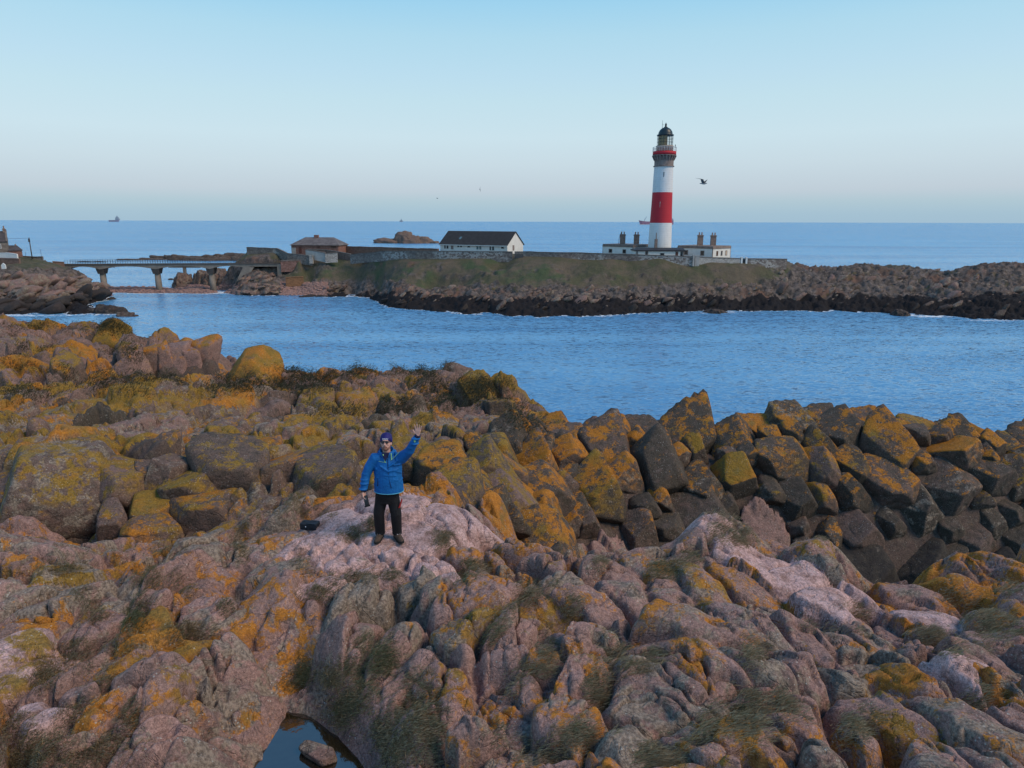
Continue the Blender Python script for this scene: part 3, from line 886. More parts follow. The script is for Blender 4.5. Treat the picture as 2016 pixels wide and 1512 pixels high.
ROCKS = {'A': [], 'B': [], 'C': [], 'D': []}
def unit(v):
    v = np.asarray(v, float); return v / np.linalg.norm(v)
def build_rock(i):
    s = seeds[i]; kn = s['k']; k = KIND[kn]; P0 = s['p']; R = s['r']
    n0 = Hn(P0[0], P0[1], 0.5 if s['z'] == 'B' else 0.9)
    if s['z'] == 'C': n0 = unit(n0 * np.array([1, .75, 1.0]))
    lift = R * k['lift'] * RNG.uniform(.6, 1.4)
    if s['z'] == 'C' and P0[1] > 22.0: lift *= .45
    c0 = P0 - n0 * (0.45 * R)
    planes, ds = [], []
    d = np.linalg.norm(SP - P0, axis=1)
    for j in np.argsort(d)[1:26]:
        dist = d[j]
        if dist > 4.5 * (R + SR[j]): continue
        dv = SP[j] - P0
        dv = dv - n0 * (dv @ n0) * 0.75
        L = np.linalg.norm(dv)
        if L < 1e-3: continue
        nv = dv / L
        w = np.clip(0.5 + (R * R - SR[j] ** 2) / (2 * dist * dist), .28, .72)
        h = nv @ (P0 + (SP[j] - P0) * w - c0)
        tl = RNG.normal(0, .14, 3); nv2 = unit(nv + tl - nv * (tl @ nv))
        planes.append(nv2); ds.append(max(h * (1.30 if s['z'] == 'C' else 1.18), .3 * R))
    jt = lambda sd: RNG.normal(0, sd, 3)
    if kn == 'R':      # upright fissured columns
        tops = [unit(np.array([-.25, -.25, 1.0]) + jt(.2))]
        sides = [unit(np.array([.15, -1, .12]) + jt(.10)), unit(np.array([-.75, -.6, .1]) + jt(.15)), unit(np.array([.85, -.45, .05]) + jt(.12))]
        planes += tops; ds += [max(.45 * R + .3 * lift, 16.2 - c0[2] + RNG.normal(0, .14))]
        planes += sides; ds += [R * RNG.uniform(.45, .8), R * RNG.uniform(.7, 1.0), R * RNG.uniform(.7, 1.0)]
    elif kn == 'Y2':
        for nn, dd in (((-.1, -.35, 1), .75), ((-.75, -.35, .6), .62), ((.62, -.25, .75), .78), ((.1, -.95, .35), .7)):
            planes.append(unit(np.array(nn) + jt(.06))); ds.append(R * dd)
    else:
        if s['z'] == 'C':
            J = [((-.28, -.42, .86) if P0[1] < 22.3 else (-.12, -.22, 1.0), .45 * R * .75 + lift), ((.42, -.90, .10), R * RNG.uniform(.55, .95)), ((-.80, -.58, .05), R * RNG.uniform(.6, 1.05)), ((.80, -.1, .55), R * RNG.uniform(.75, 1.2)), ((.1, -.85, -.5), R * RNG.uniform(.75, 1.15))]
        else:
            J = [((.05, -.16, 1.0), .45 * R + lift), ((.20, -.97, .02), R * RNG.uniform(.6, .95)), ((-.86, -.5, .08), R * RNG.uniform(.7, 1.1)), ((.85, -.2, .40), R * RNG.uniform(.8, 1.2)), ((.0, -.9, -.45), R * (RNG.uniform(.8, 1.1) if kn != 'B1' else 1.5))]
        for nn, dd in J:
            planes.append(unit(np.array(nn) + jt(.19))); ds.append(dd)
        for _ in range(3):
            nv = RNG.normal(0, 1, 3); nv[2] = abs(nv[2]) * .8; nv[1] = -abs(nv[1])
            planes.append(unit(nv)); ds.append(R * RNG.uniform(.9, 1.3))
    planes.append(-n0); ds.append(R * 1.7)
    for nn in ((1, 0, 0), (-1, 0, 0), (0, 1, 0)):
        planes.append(np.array(nn, float)); ds.append(R * 1.5)
    D_ = np.linalg.norm(P0 - CP)
    rp = R * FPX / 2016 * 1024 / D_
    sub = 5 if rp > 13 else 4 if rp > 5.5 else 3
    if abs(P0[0] / P0[1]) > .86: sub = min(sub, 4)
    if kn == 'B1': sub = 6
    V, F = rock_mesh(c0, planes, ds, sub, 34 if kn != 'R' else 22, .035, .9 / max(R, .2), (n0, R * 1.1), None, min(.022, .06 * R))
    me = mesh_np('rock', V, F, True)
    o = link('rock', me, M['rock'])
    o.location = c0
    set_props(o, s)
    ROCKS[s['z']].append((rp, o, me, c0, s))
def set_props(o, s):
    k = KIND[s['k']]
    j = lambda sd: RNG.normal(0, sd)
    o['pink'] = float(np.clip(k['pink'] + j(.10), 0, 1.2)); o['lichen'] = float(np.clip(k['lichen'] + j(.17 if k.get('slab') else .10), 0, 1)); o['crust'] = float(np.clip(k['crust'] + j(.09), 0, 1))
    o['pale'] = float(np.clip(k.get('pale', 0) * .9 + (RNG.uniform(0, .10) if s['z'] == 'A' else 0), 0, 1))
    o['updep'] = float(k['updep']); o['hue'] = float(np.clip(k['hue'] + j(.10), 0, 1))
    dk = 0.0
    if s['z'] == 'C': dk = float(np.clip((12.9 - s['p'][2]) / 2.2, 0, .85))  # shade of the gully painted into the lower cliff blocks
    if s['z'] == 'C': o['lichen'] = float(np.clip(np.interp(s['p'][2], [11.5, 13.0, 14.2, 15], [.10, .30, .54, .60]) + j(.10), 0, 1))
    if s['k'] == 'KG': dk = .12
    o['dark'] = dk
for i in range(len(seeds)):
    if seeds[i]['k'] in POLY: build_rock(i)

# ------------------------------------------------------------------ bedrock: one fractured height field, cut into its joint blocks
_ba = np.arange(-0.93, 0.93, 0.00250)
_bl = np.concatenate([np.arange(math.log(4.4), math.log(13.0), 0.0024), np.arange(math.log(13.0), math.log(50), 0.0030)])
NA, NL = len(_ba), len(_bl)
BA, BL = np.meshgrid(_ba, _bl)
BY = np.exp(BL); BX = BA * BY
BH = Hf(BX, BY)
BP = np.stack([BX, BY, BH], -1)
def worley(p, seed=0):
    """distance to the border between the two nearest feature points of a jittered 2D lattice"""
    ip = np.floor(p).astype(int); f1 = np.full(p.shape[:-1], 9.0); f2 = f1.copy()
    for dx in (-1, 0, 1):
        for dy in (-1, 0, 1):
            cx, cy = ip[..., 0] + dx, ip[..., 1] + dy
            h = _P[(_P[(cx + seed) & 255] + cy) & 255]
            d = np.hypot(cx + 0.5 + _G[h, 0] * .55 - p[..., 0], cy + 0.5 + _G[h, 1] * .55 - p[..., 1])
            m = d < f1
            cid = h if dx == -1 and dy == -1 else np.where(m, h, cid)
            f2 = np.where(m, f1, np.minimum(f2, d)); f1 = np.where(m, d, f1)
    return f2 - f1, _G[cid, 2]
wq = BP * 1.0
warp = np.stack([fbm(wq * 1.1, 3), fbm(wq * 1.1 + 71, 3)], -1)
warp2 = np.stack([perlin(wq * 5.5 + 11), perlin(wq * 5.5 + 91)], -1)
inA = (BY < 13.2)
wa = np.where(inA, .22, .13)[..., None]; wb = np.where(inA, .035, .03)[..., None]
QX = BX + (warp * wa + warp2 * wb)[..., 0]
QY = BY + (warp * wa + warp2 * wb)[..., 1]
C1 = np.zeros((NL, NA), int); F1 = np.full((NL, NA), 1e9); F2 = np.full((NL, NA), 1e9)
slabM = {}
for i, s in enumerate(seeds):
    k = KIND[s['k']]
    th = None
    if k.get('slab'): th, st = math.radians(64 + RNG.normal(0, 7)), 2.3
    elif s['z'] == 'A' and not k.get('pale'):
        th, st = math.radians(float(np.interp(s['p'][0] / s['p'][1], [-.22, .26], [50, -46])) + RNG.normal(0, 12)), RNG.uniform(1.4, 2.4)
    elif s['z'] == 'A': th, st = math.radians(-12), 1.35
    else: th, st = math.radians(40), 1.25
    e1 = np.array([math.cos(th), math.sin(th)]); e2 = np.array([-e1[1], e1[0]])
    slabM[i] = (e1 / math.sqrt(st), e2 * math.sqrt(st))
    R = s['r']; reach = R * 3.6
    Y0, X0 = s['p'][1], s['p'][0]
    j0, j1 = np.searchsorted(_bl, [math.log(max(Y0 - reach, 3)), math.log(Y0 + reach)])
    if j1 <= j0: continue
    i0, i1 = np.searchsorted(_ba, [min((X0 - reach) / (Y0 - reach), (X0 - reach) / (Y0 + reach)), max((X0 + reach) / (Y0 - reach), (X0 + reach) / (Y0 + reach))])
    if i1 <= i0: continue
    dx, dy = QX[j0:j1, i0:i1] - X0, QY[j0:j1, i0:i1] - Y0
    m = slabM[i]
    dd = np.hypot(dx * m[0][0] + dy * m[0][1], dx * m[1][0] + dy * m[1][1]) - R * .8
    f1, f2, cc = F1[j0:j1, i0:i1], F2[j0:j1, i0:i1], C1[j0:j1, i0:i1]
    b = dd < f1
    F2[j0:j1, i0:i1] = np.where(b, f1, np.minimum(f2, dd))
    C1[j0:j1, i0:i1] = np.where(b, i, cc)
    F1[j0:j1, i0:i1] = np.where(b, dd, f1)
EDGE = np.clip((F2 - F1) * .5, 0, 3)
ns = len(seeds)
sR = np.array([s['r'] for s in seeds]); sX = np.array([s['p'][0] for s in seeds]); sY = np.array([s['p'][1] for s in seeds])
isA = np.array([s['z'] == 'A' for s in seeds]); isPoly = np.array([s['k'] in POLY for s in seeds]); isPale = np.array([bool(KIND[s['k']].get('pale')) for s in seeds])
isSlab = np.array([bool(KIND[s['k']].get('slab')) for s in seeds]); isD = np.array([s['z'] == 'D' for s in seeds])
off = RNG.normal(0, 1, ns) * np.where(isPale, .04, np.where(isA, .07, np.where(isSlab, .13, .20)))
off = off + np.where(isPoly, -.22, 0)
tx = RNG.normal(0, 1, ns) * np.where(isPale, .06, np.where(isA, .14, np.where(isSlab, .07, .22)))
ty = RNG.normal(0, 1, ns) * np.where(isPale, .05, np.where(isA, .12, np.where(isSlab, .07, .18)))
tx = tx + np.where(isSlab, .10, 0) ; ty = ty + np.where(isSlab, .06, 0)
dome = np.where(isPale, .08, np.where(isA, .25, np.where(isSlab, .03, .12))) * np.minimum(sR, .6)
ci = C1; r_ = sR[ci]
h = tx[ci] * (BX - sX[ci]) + ty[ci] * (BY - sY[ci])
# each block is cut by a few slanting faces
def smin(a, b, k):
    t = np.clip(.5 + .5 * (b - a) / k, 0, 1); return b * (1 - t) + a * t - k * t * (1 - t)
nfac = 3
for q_ in range(nfac):
    th_ = RNG.uniform(0, 2 * math.pi, ns)
    if q_ == 0: th_ = np.where(isA, RNG.normal(-1.9, .5, ns), th_)          # a steeper near side
    if q_ == 1: th_ = np.where(isA, np.where(sX / sY > .1, RNG.normal(-.5, .5, ns), RNG.normal(-2.6, .6, ns)), th_)   # slabs dip outwards on either hand
    sl = np.where(isPale, RNG.uniform(.05, .25, ns), np.where(isA, RNG.uniform(.12, .70, ns), np.where(isSlab, RNG.uniform(.0, .12, ns), RNG.uniform(.3, .9, ns))))
    tt_ = RNG.uniform(-.05, .62, ns) * sR
    pl = -sl[ci] * ((QX - sX[ci]) * np.cos(th_)[ci] + (QY - sY[ci]) * np.sin(th_)[ci] - tt_[ci])
    h = smin(h, pl, .015 + .012 * isA[ci])
lift_ = np.where(isPale, .0, np.where(isA, .10, .02)) * sR
h = np.clip(h, -.75, .5) + BH + off[ci] + lift_[ci]
u_ = np.clip(EDGE / (.17 * r_), 0, 1)
prof = 1 - (1 - u_) ** 3.0
dome = np.where(isPale, .07, np.where(isA, .10, np.where(isSlab, .02, .08))) * np.minimum(sR, .6)
h = h + dome[ci] * (prof - 1)
nlo = fbm(BP * .7 + 200, 3)
open_ = sstep(nlo, -.25, .45)                       # some joints gape, some are tight
crevd = np.where(isA[ci], .06 + .46 * open_ ** 1.4, .06 + .20 * open_)
crevd = np.where(isPale[ci], crevd * .55, crevd)
crevw = np.where(isA[ci], .024 + .045 * open_, .03 + .03 * open_)
h = h - crevd * np.exp(-(EDGE / crevw) ** 2)
# smaller joints inside the masses, running with the grain of the stone
ang = math.radians(50) + (math.radians(-46) - math.radians(50)) * sstep(BA, -.22, .26)
ang = np.where(inA, ang, math.radians(64))
ang = ang + .30 * fbm(BP * .35 + 300, 2)
fsc = np.where(inA, 1.0, .62)
ca_, sa_ = np.cos(ang), np.sin(ang)
gu = (QX * ca_ + QY * sa_); gv = (-QX * sa_ + QY * ca_)
for fu, fv, dep, wid, stp, sd in ((.42, 1.55, .27, .032, .19, 3), (1.5, 3.6, .085, .042, .038, 60)):
    e_, id_ = worley(np.stack([gu * fu * fsc + .10 * warp2[..., 0] + 5, gv * fv * fsc + .10 * warp2[..., 1]], -1), sd)
    mk = sstep(fbm(BP * .9 + sd * 7, 3), -.30, .15) * np.where(inA, 1.0, 1.15)
    soft = np.where(isPale[ci], .45, np.where(isSlab[ci], .95, 1))
    wd_ = np.where(inA, wid, wid * 1.7)
    h = h - dep * mk * np.exp(-(e_ / wd_) ** 2) * soft
    h = h + stp * mk * id_ * soft * sstep(e_, 0, .05) * np.where(inA, 1.0, 1.9)
gp = np.stack([gu * 1.1, gv * 3.2, BH], -1)
rough = np.where(isPale[ci], .38, np.where(isSlab[ci], .36, np.where(inA, 1.0, .7)))
h = h + rough * (.030 * ridged(gp, 3) + .022 * fbm(BP * 2.6, 3) + .009 * fbm(BP * 9, 3) + .005 * fbm(BP * 24, 2))
for _ in range(2):
    b_ = h.copy()
    b_[1:-1] = .25 * h[:-2] + .5 * h[1:-1] + .25 * h[2:]
    h2_ = b_.copy(); h2_[:, 1:-1] = .25 * b_[:, :-2] + .5 * b_[:, 1:-1] + .25 * b_[:, 2:]
    w_ = np.exp(-(EDGE / .05) ** 2) * .8
    h = h * (1 - w_) + h2_ * w_
isC = np.array([s['z'] == 'C' for s in seeds])
under = (isPoly & isC)[ci]
b_ = h.copy(); b_[1:-1] = .25 * h[:-2] + .5 * h[1:-1] + .25 * h[2:]
h2_ = b_.copy(); h2_[:, 1:-1] = .25 * b_[:, :-2] + .5 * b_[:, 1:-1] + .25 * b_[:, 2:]
h = .52 * h + .48 * h2_
_gy = np.gradient(BH, axis=0) / np.maximum(np.gradient(BY, axis=0), 1e-6); _gx = np.gradient(BH, axis=1) / np.maximum(np.gradient(BX, axis=1), 1e-6)
h = BH + (h - BH) / (1 + (np.hypot(_gx, _gy) / 1.15) ** 4)      # calmer faces where the land itself is steep
h = np.where(under, BH - .60 + .12 * ridged(BP * .9, 3) + .04 * fbm(BP * 4, 3), h)      # bedrock behind the loose cliff blocks
BZ = h
BV = np.stack([BX, BY, BZ], -1).reshape(-1, 3)
J_, I2 = np.meshgrid(np.arange(NL - 1), np.arange(NA - 1), indexing='ij')
q0 = (J_ * NA + I2)
FQ = np.stack([q0, q0 + 1, q0 + NA + 1, q0 + NA], -1).reshape(-1, 4)
cellq = C1[:-1, :-1].ravel()
eq = np.minimum(np.minimum(EDGE[:-1, :-1], EDGE[1:, 1:]), np.minimum(EDGE[:-1, 1:], EDGE[1:, :-1])).ravel()
opq = open_[:-1, :-1].ravel()
zseed = np.array([s['z'] for s in seeds])
grq = isPoly[cellq]
nzn = {'A': ('rocky_outcrop', 'pink granite outcrop in the foreground with the waving man on it'),
       'B': ('rock_slope', 'yellow lichen slabs and blocks sloping up behind the man on the left'),
       'C': ('sea_cliff', 'dark blocky cliff with yellow lichen rim across the gully on the right'),
       'D': ('rocky_knoll', 'turfy rocky knolls on the far edge of the near land by the bay')}
def submesh(nm, ff, V=BV, shift=None):
    used = np.unique(ff); idx = np.searchsorted(used, ff)
    v = V[used]
    if shift is not None: v = v - shift
    return mesh_np(nm, v, idx, True)
GROUND = {}
M['ground_rock'] = M['rock']
for zk, (nm, lb) in nzn.items():
    if zk == 'A':
        _x, _l = np.meshgrid(np.linspace(-.92, .92, 150), np.linspace(math.log(4.4), math.log(12.5), 100)); _y = np.exp(_l); _x = _x * _y
        _v = np.stack([_x, _y, Hf(_x, _y) - .55], -1).reshape(-1, 3)
        _q = (np.arange(99)[:, None] * 150 + np.arange(149)[None]).ravel()
        me = mesh_np(nm, _v, np.stack([_q, _q + 1, _q + 151, _q + 150], 1), True)
        g = link(nm, me, M['soil'])
    else:
        me = submesh(nm, FQ[grq & (zseed[cellq] == zk)])
        g = link(nm, me, M['rock'])
    for a_, v_ in (('pink', .2), ('lichen', .35), ('crust', .3), ('updep', 1.), ('hue', .5), ('dark', .45)): g[a_] = v_
    tag(g, lb, 'rocks', None, 'structure')
    GROUND[zk] = g
order = np.argsort(cellq, kind='stable')
cs = cellq[order]; starts = np.searchsorted(cs, np.arange(ns)); ends = np.searchsorted(cs, np.arange(ns), 'right')
for i, s in enumerate(seeds):
    if s['k'] in POLY: continue
    sel = order[starts[i]:ends[i]]
    if len(sel) < 30: continue
    P0 = s['p']
    me = submesh('rock', FQ[sel], BV, P0)
    o = link('rock', me, M['rock']); o.location = P0
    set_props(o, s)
    ROCKS[s['z']].append((s['r'] * FPX / 2016 * 1024 / np.linalg.norm(P0 - CP), o, me, P0, s))
for zk, lst in ROCKS.items():
    lst.sort(key=lambda q: -q[0])
    keep, rest = lst[:290], lst[290:]
    for rp, o, me, c0, s in keep:
        o.parent = GROUND[zk]
    if rest:
        vs, fs, b = [], [], 0
        for rp, o, me, c0, s in rest:
            v = np.empty(len(me.vertices) * 3, np.float32); me.vertices.foreach_get('co', v); v = v.reshape(-1, 3) + c0
            me.calc_loop_triangles(); f = np.empty(len(me.loop_triangles) * 3, np.int32); me.loop_triangles.foreach_get('vertices', f)
            vs.append(v); fs.append(f.reshape(-1, 3) + b); b += len(v)
            bpy.data.objects.remove(o); bpy.data.meshes.remove(me)
        o = link('small_rocks', mesh_np('small_rocks', np.concatenate(vs), np.concatenate(fs), True), M['rock'], GROUND[zk])
        kk = KIND[{'A': 'P', 'B': 'L', 'C': 'C', 'D': 'D'}[zk]]
        for a_ in ('pink', 'lichen', 'crust', 'updep', 'hue'): o[a_] = float(kk[a_])
        o['dark'] = 0.0
        o['kind'] = 'stuff'
print('ROCKS', {k: len(v) for k, v in ROCKS.items()}, 'tris', sum(len(o.data.polygons) for o in bpy.data.objects if o.type == 'MESH'))

# rock pool in the gully at the bottom
def sheet(name, pts, mat, label, cat=None, kind=None):
    me = bpy.data.meshes.new(name); me.from_pydata([tuple(p) for p in pts], [], [tuple(range(len(pts)))]); me.update()
    o = link(name, me, mat)
    return tag(o, label, cat, None, kind)
sheet('rock_pool', [S(px, py, POOL_Z) for px, py in ((420, 1640), (900, 1640), (840, 1500), (760, 1440), (680, 1400), (620, 1340), (560, 1340), (500, 1400), (420, 1500))][::1], M['pool'],
      'small dark rock pool reflecting the sky between the foreground rocks', 'pool', 'structure')
# ================================================================== FAR SHORE
_far = []
def fc(px, py, Y, g=0.0, dz=0.0):
    p = W(px, py, Y); _far.append((p[0] / Y, Y, p[2] + dz))
def fz(px, Y, z):
    _far.append((X_at(px, Y, z) / Y, Y, z))
# left headland
for px, sh in ((-260, 168), (-100, 166), (0, 163.5), (90, 166)):
    fz(px, sh - 4, -1.5); fz(px, sh, .2); fz(px, sh + 4, 1.6)
fz(150, 166, .3); fz(150, 160, -1.2); fz(215, 166, -.4); fz(260, 168, -2)
fc(0, 585, 174); fc(0, 545, 182); fc(-150, 530, 186); fc(0, 528, 190); fc(0, 512, 200); fc(-150, 505, 205); fc(60, 510, 202); fc(60, 540, 186); fc(60, 580, 175)
fc(110, 528, 198); fc(110, 555, 188); fc(120, 585, 178); fc(160, 545, 200); fc(165, 575, 190); fc(185, 560, 204); fz(185, 190, .6); fz(190, 183, -1.4); fz(150, 176, 1.0); fz(200, 176, -1.4)
fc(100, 520, 208); fc(30, 507, 212); fz(0, 230, 11); fz(-200, 235, 11); fz(80, 228, 6); fz(130, 226, 2.5); fz(100, 245, -2); fz(0, 255, -1); fz(-200, 262, -1)
# cobble neck under the bridge
for px in (215, 260, 304, 360, 412, 450):
    fz(px, 205, -1.6); fz(px, 211.5, -.1); fz(px, 216, .6); fz(px, 222, .95 if px < 280 else .6); fz(px, 229, .3); fz(px, 238, -1.8); fz(px, 255, -4)
# mound under the bridge end and the small cove
fz(470, 206, -1.0); fz(490, 207.5, .4); fz(535, 208, .4); fc(500, 555, 211); fc(500, 536, 216); fc(540, 556, 212); fc(535, 540, 218); fc(470, 560, 213)
fz(570, 207, .1); fz(620, 207, .1); fz(570, 202, -1.2); fz(620, 202, -1.2); fc(585, 566, 212); fc(600, 545, 218); fc(570, 540, 220); fc(570, 520, 225); fc(620, 527, 217); fc(620, 545, 213)
fc(500, 502, 224.5); fc(500, 514, 220.8); fc(545, 503, 222.5); fc(545, 515, 220); fc(590, 511, 218.5); fz(520, 228, 11.2); fz(560, 226, 11.0); fz(520, 236, 10.8); fz(590, 224, 10.6); fz(450, 224, 7.0); fz(430, 236, 6.0); fz(400, 232, 4.5); fz(400, 226, 1.5); fz(440, 224, 3); fz(360, 246, -2)
fz(340, 240, -2)
# island front, column by column: shore, black shelf, rock top, wall foot
cols = [(650, 205, 570, 209, 545, 214, 513, 220), (700, 204, 568, 209, 548, 213, 514, 217), (735, 196, 572, 203, 548, 208, 513, 211), (760, 181, 590, 187, 562, 195, 512, 207),
        (850, 172.5, 588, 179, 562, 187, 511, 200.5), (930, 167, 592, 174, 563, 183, 510, 196.5), (1000, 164, 594, 171, 563, 180, 508, 193.5), (1100, 163, 594, 170, 562, 179, 509, 190.5),
        (1200, 166, 592, 172, 560, 180, 512, 188.5), (1300, 171, 589, 177, 561, 181, 516, 186), (1400, 174, 586, 179, 559, 182, 522, 186.5), (1480, 175, 586, 180, 560, 183, 525, 188),
        (1560, 175, 587, 180, 560, 185, 528, 191), (1650, 174, 588, 179, 560, 185, 522, 195), (1700, 173, 589, 178, 560, 185, 519, 195), (1780, 170, 590, 177, 562, 185, 522, 196),
        (1860, 166, 594, 173, 565, 183, 530, 196), (1920, 162, 596, 170, 565, 181, 521, 192), (2016, 160, 597, 168, 565, 180, 519, 192), (2150, 159, 597, 167, 565, 179, 521, 192), (2350, 158, 597, 167, 565, 179, 521, 192)]
for px, Y0, p1, Y1, p2, Y2, p3, Y3 in cols:
    fz(px, Y0 - 6, -2.0); fz(px, Y0, .1); fc(px, p1, Y1); fc(px, p2, Y2, 0, -.2); fc(px, p3, Y3, 0, -.9 if px > 1500 else 0)
for px in (650, 760, 900, 1050, 1200, 1350):
    fz(px, 226, 10.6); fz(px, 240, 10.2); fz(px, 252, 7); fz(px, 262, -2)
for px, y_, z_ in ((800, 214, 9.9), (800, 222, 9.6), (900, 211, 10.3), (720, 224, 9.8), (660, 224, 10.2)): fz(px, y_, z_)
for px in (1200, 1350, 1480): fz(px, 196, 11.5); fz(px, 210, 11.3)
for px in (1430, 1480, 1540): fz(px, 202, 10.6); fz(px, 214, 10.0); fz(px, 226, 8.5)
for px in (900, 1050): fz(px, 207, 12.0)
for px in (480, 560): fz(px, 230, 11.0); fz(px, 240, 10.4); fz(px, 250, 7); fz(px, 262, -2)
for px in (1580, 1700, 1800, 1860, 1920, 2016, 2200, 2350): fz(px, 210, 6.5 if px != 1860 else 4); fz(px, 226, 1); fz(px, 240, -3); fz(px, 260, -4)
_far = np.array(_far)
_tf = TPS(np.c_[_far[:, 0] * 220, _far[:, 1]], _far[:, 2], 1.0)
_fa = np.arange(-0.98, 1.02, 0.0020); _fy = np.arange(152, 266, 0.34)
FA, FY = np.meshgrid(_fa, _fy); FX = FA * FY
FH = _tf(np.stack([FA * 220, FY], -1))
FPX_ = 1008 + FX / (FY * math.cos(PITCH) + (CAM_Z - FH) * math.sin(PITCH)) * FPX
FPt = np.stack([FX, FY, FH], -1)
# cover: turf above, bare rock below, black band at the tide line
nz1 = fbm(FPt * .06, 4); nz2 = fbm(FPt * .25 + 40, 4)
gline = np.interp(FPX_, [-300, 0, 130, 170, 200, 440, 560, 640, 760, 900, 1000, 1150, 1300, 1450, 1530, 1600, 2400], [9.3, 9.0, 7.6, 9.5, 30, 30, 4.4, 4.4, 4.8, 5.2, 5.4, 5.4, 5.6, 6.0, 7.4, 12.0, 12.0])
gline = np.where((FPX_ > 400) & (FPX_ < 570) & (FY > 224), 6.5, gline)
grass = sstep(FH + 1.1 * nz1 + 1.6 * nz2 - gline, -.35, .45)
grass = np.maximum(grass, .55 * sstep(nz1, .12, .35) * sstep(FH, 7.5, 9.5) * (FPX_ > 1500))
outc = sstep(ridged(FPt * np.array([.07, .11, .25]) + 60, 3) + .6 * nz2, .62, .95) * sstep(11.2 - FH, 0, 1.2)
grass = grass * (1 - .85 * outc)
beach = ((FPX_ > 188) & (FPX_ < 470) & (FH < 2.2)) * 1.0
beach = np.maximum(beach, ((FPX_ > 552) & (FPX_ < 640) & (FH < 3.3) & (FY > 204)) * 1.0)
bl_top = np.interp(FPX_, [-300, 0, 250, 460, 560, 740, 760, 900, 1100, 1300, 1500, 1700, 1850, 2016, 2400], [2.2, 2.2, 1.2, 1.0, .5, 1.4, 2.4, 2.8, 3.0, 2.9, 2.8, 3.0, 3.6, 4.4, 4.4])
black = sstep(bl_top - FH + 1.4 * nz2, -.5, .7) * (1 - beach)
rockm = 1 - grass
# relief
strd = np.stack([FX * .9 + FY * .35, FY * .5 - FX * .2, FH * 1.2], -1)
rel = rockm * (1 - .88 * beach) * (1.9 * (ridged(strd * .16, 4, .55) - .45) + 1.25 * (ridged(strd * np.array([.45, .8, .6]) + 9, 4, .6) - .45) + .45 * fbm(FPt * 1.3, 3))
rel = rel + grass * (1.0 * fbm(FPt * .10 + 5, 3) + .5 * (ridged(FPt * .22 + 8, 3) - .5) + .30 * fbm(FPt * .6, 3))
nearwall = sstep(FH, 9.8, 11.2)
rel = rel * (1 - .92 * nearwall * (FPX_ > 460) * (FPX_ < 1570))
# worn hollows in the turf bank
for hx, hy, hr, hd in ((985, 192, 4.2, 3.0), (745, 203, 5.5, 2.8), (612, 215.5, 3.0, 2.4), (850, 190, 5, 3.2), (905, 188, 4.0, 2.4), (1820, 182, 4, 2.4), (1490, 185, 3, 1.2), (1120, 186, 4, 1.6), (690, 210, 4, 2.2), (1250, 184, 5, 1.4)):
    X0 = X_at(hx, hy, 8)
    d_ = np.hypot(FX - X0, (FY - hy) * 1.1) / hr + .35 * nz2
    rel = rel - hd * np.exp(-d_ ** 2 * 1.4)
FZ = FH + rel
FZ = np.where(beach > .5, FH + .12 * fbm(FPt * .9, 3), FZ)
na, ny = len(_fa), len(_fy)
FV = np.stack([FX, FY, FZ], -1).reshape(-1, 3)
jj, ii = np.meshgrid(np.arange(ny - 1), np.arange(na - 1), indexing='ij')
q0 = jj * na + ii
FFq = np.stack([q0, q0 + 1, q0 + na + 1, q0 + na], -1).reshape(-1, 4)
zmax = np.maximum(np.maximum(FZ[:-1, :-1], FZ[1:, 1:]), np.maximum(FZ[:-1, 1:], FZ[1:, :-1])).ravel()
pq = FPX_[:-1, :-1].ravel()
above = zmax > -1.6
hd_x = 205.0
FAR = {}
for nm, lb, cat, msk in (('headland', 'turf topped rocky headland at the left end of the bridge', 'headland', pq < 200),
                    ('beach', 'cobble neck of beach under the concrete bridge', 'beach', (pq >= 200) & (pq < 440)),
                    ('island', 'low grassy rock island carrying the lighthouse and its walls', 'island', pq >= 440)):
    ff = FFq[above & msk]
    used = np.unique(ff); idx = np.searchsorted(used, ff)
    me = mesh_np(nm, FV[used], idx, True)
    attr(me, 'grass', grass.ravel()[used]); attr(me, 'black', black.ravel()[used]); attr(me, 'beach', beach.ravel()[used])
    FAR[nm] = tag(link(nm, me, M['shore']), lb, cat, None, 'structure')
def Hfar(X, Y):
    i = np.clip((X / Y - _fa[0]) / .0020, 0, na - 1.001); j = np.clip((Y - 152) / .34, 0, ny - 1.001)
    i0, j0 = int(i), int(j); fi, fj = i - i0, j - j0
    return FZ[j0, i0] * (1 - fi) * (1 - fj) + FZ[j0, i0 + 1] * fi * (1 - fj) + FZ[j0 + 1, i0] * (1 - fi) * fj + FZ[j0 + 1, i0 + 1] * fi * fj
def hit_far(px, py, y0=153.0, y1=264.0):
    d = ray(px, py); ts = np.arange(y0, y1, .15) / d[1]
    q = CP + d * ts[:, None]
    i = np.clip(((q[:, 0] / q[:, 1]) - _fa[0]) / .0020, 0, na - 1).astype(int); j = np.clip((q[:, 1] - 152) / .34, 0, ny - 1).astype(int)
    b = q[:, 2] < FZ[j, i]
    return q[int(np.argmax(b))] if b.any() else None

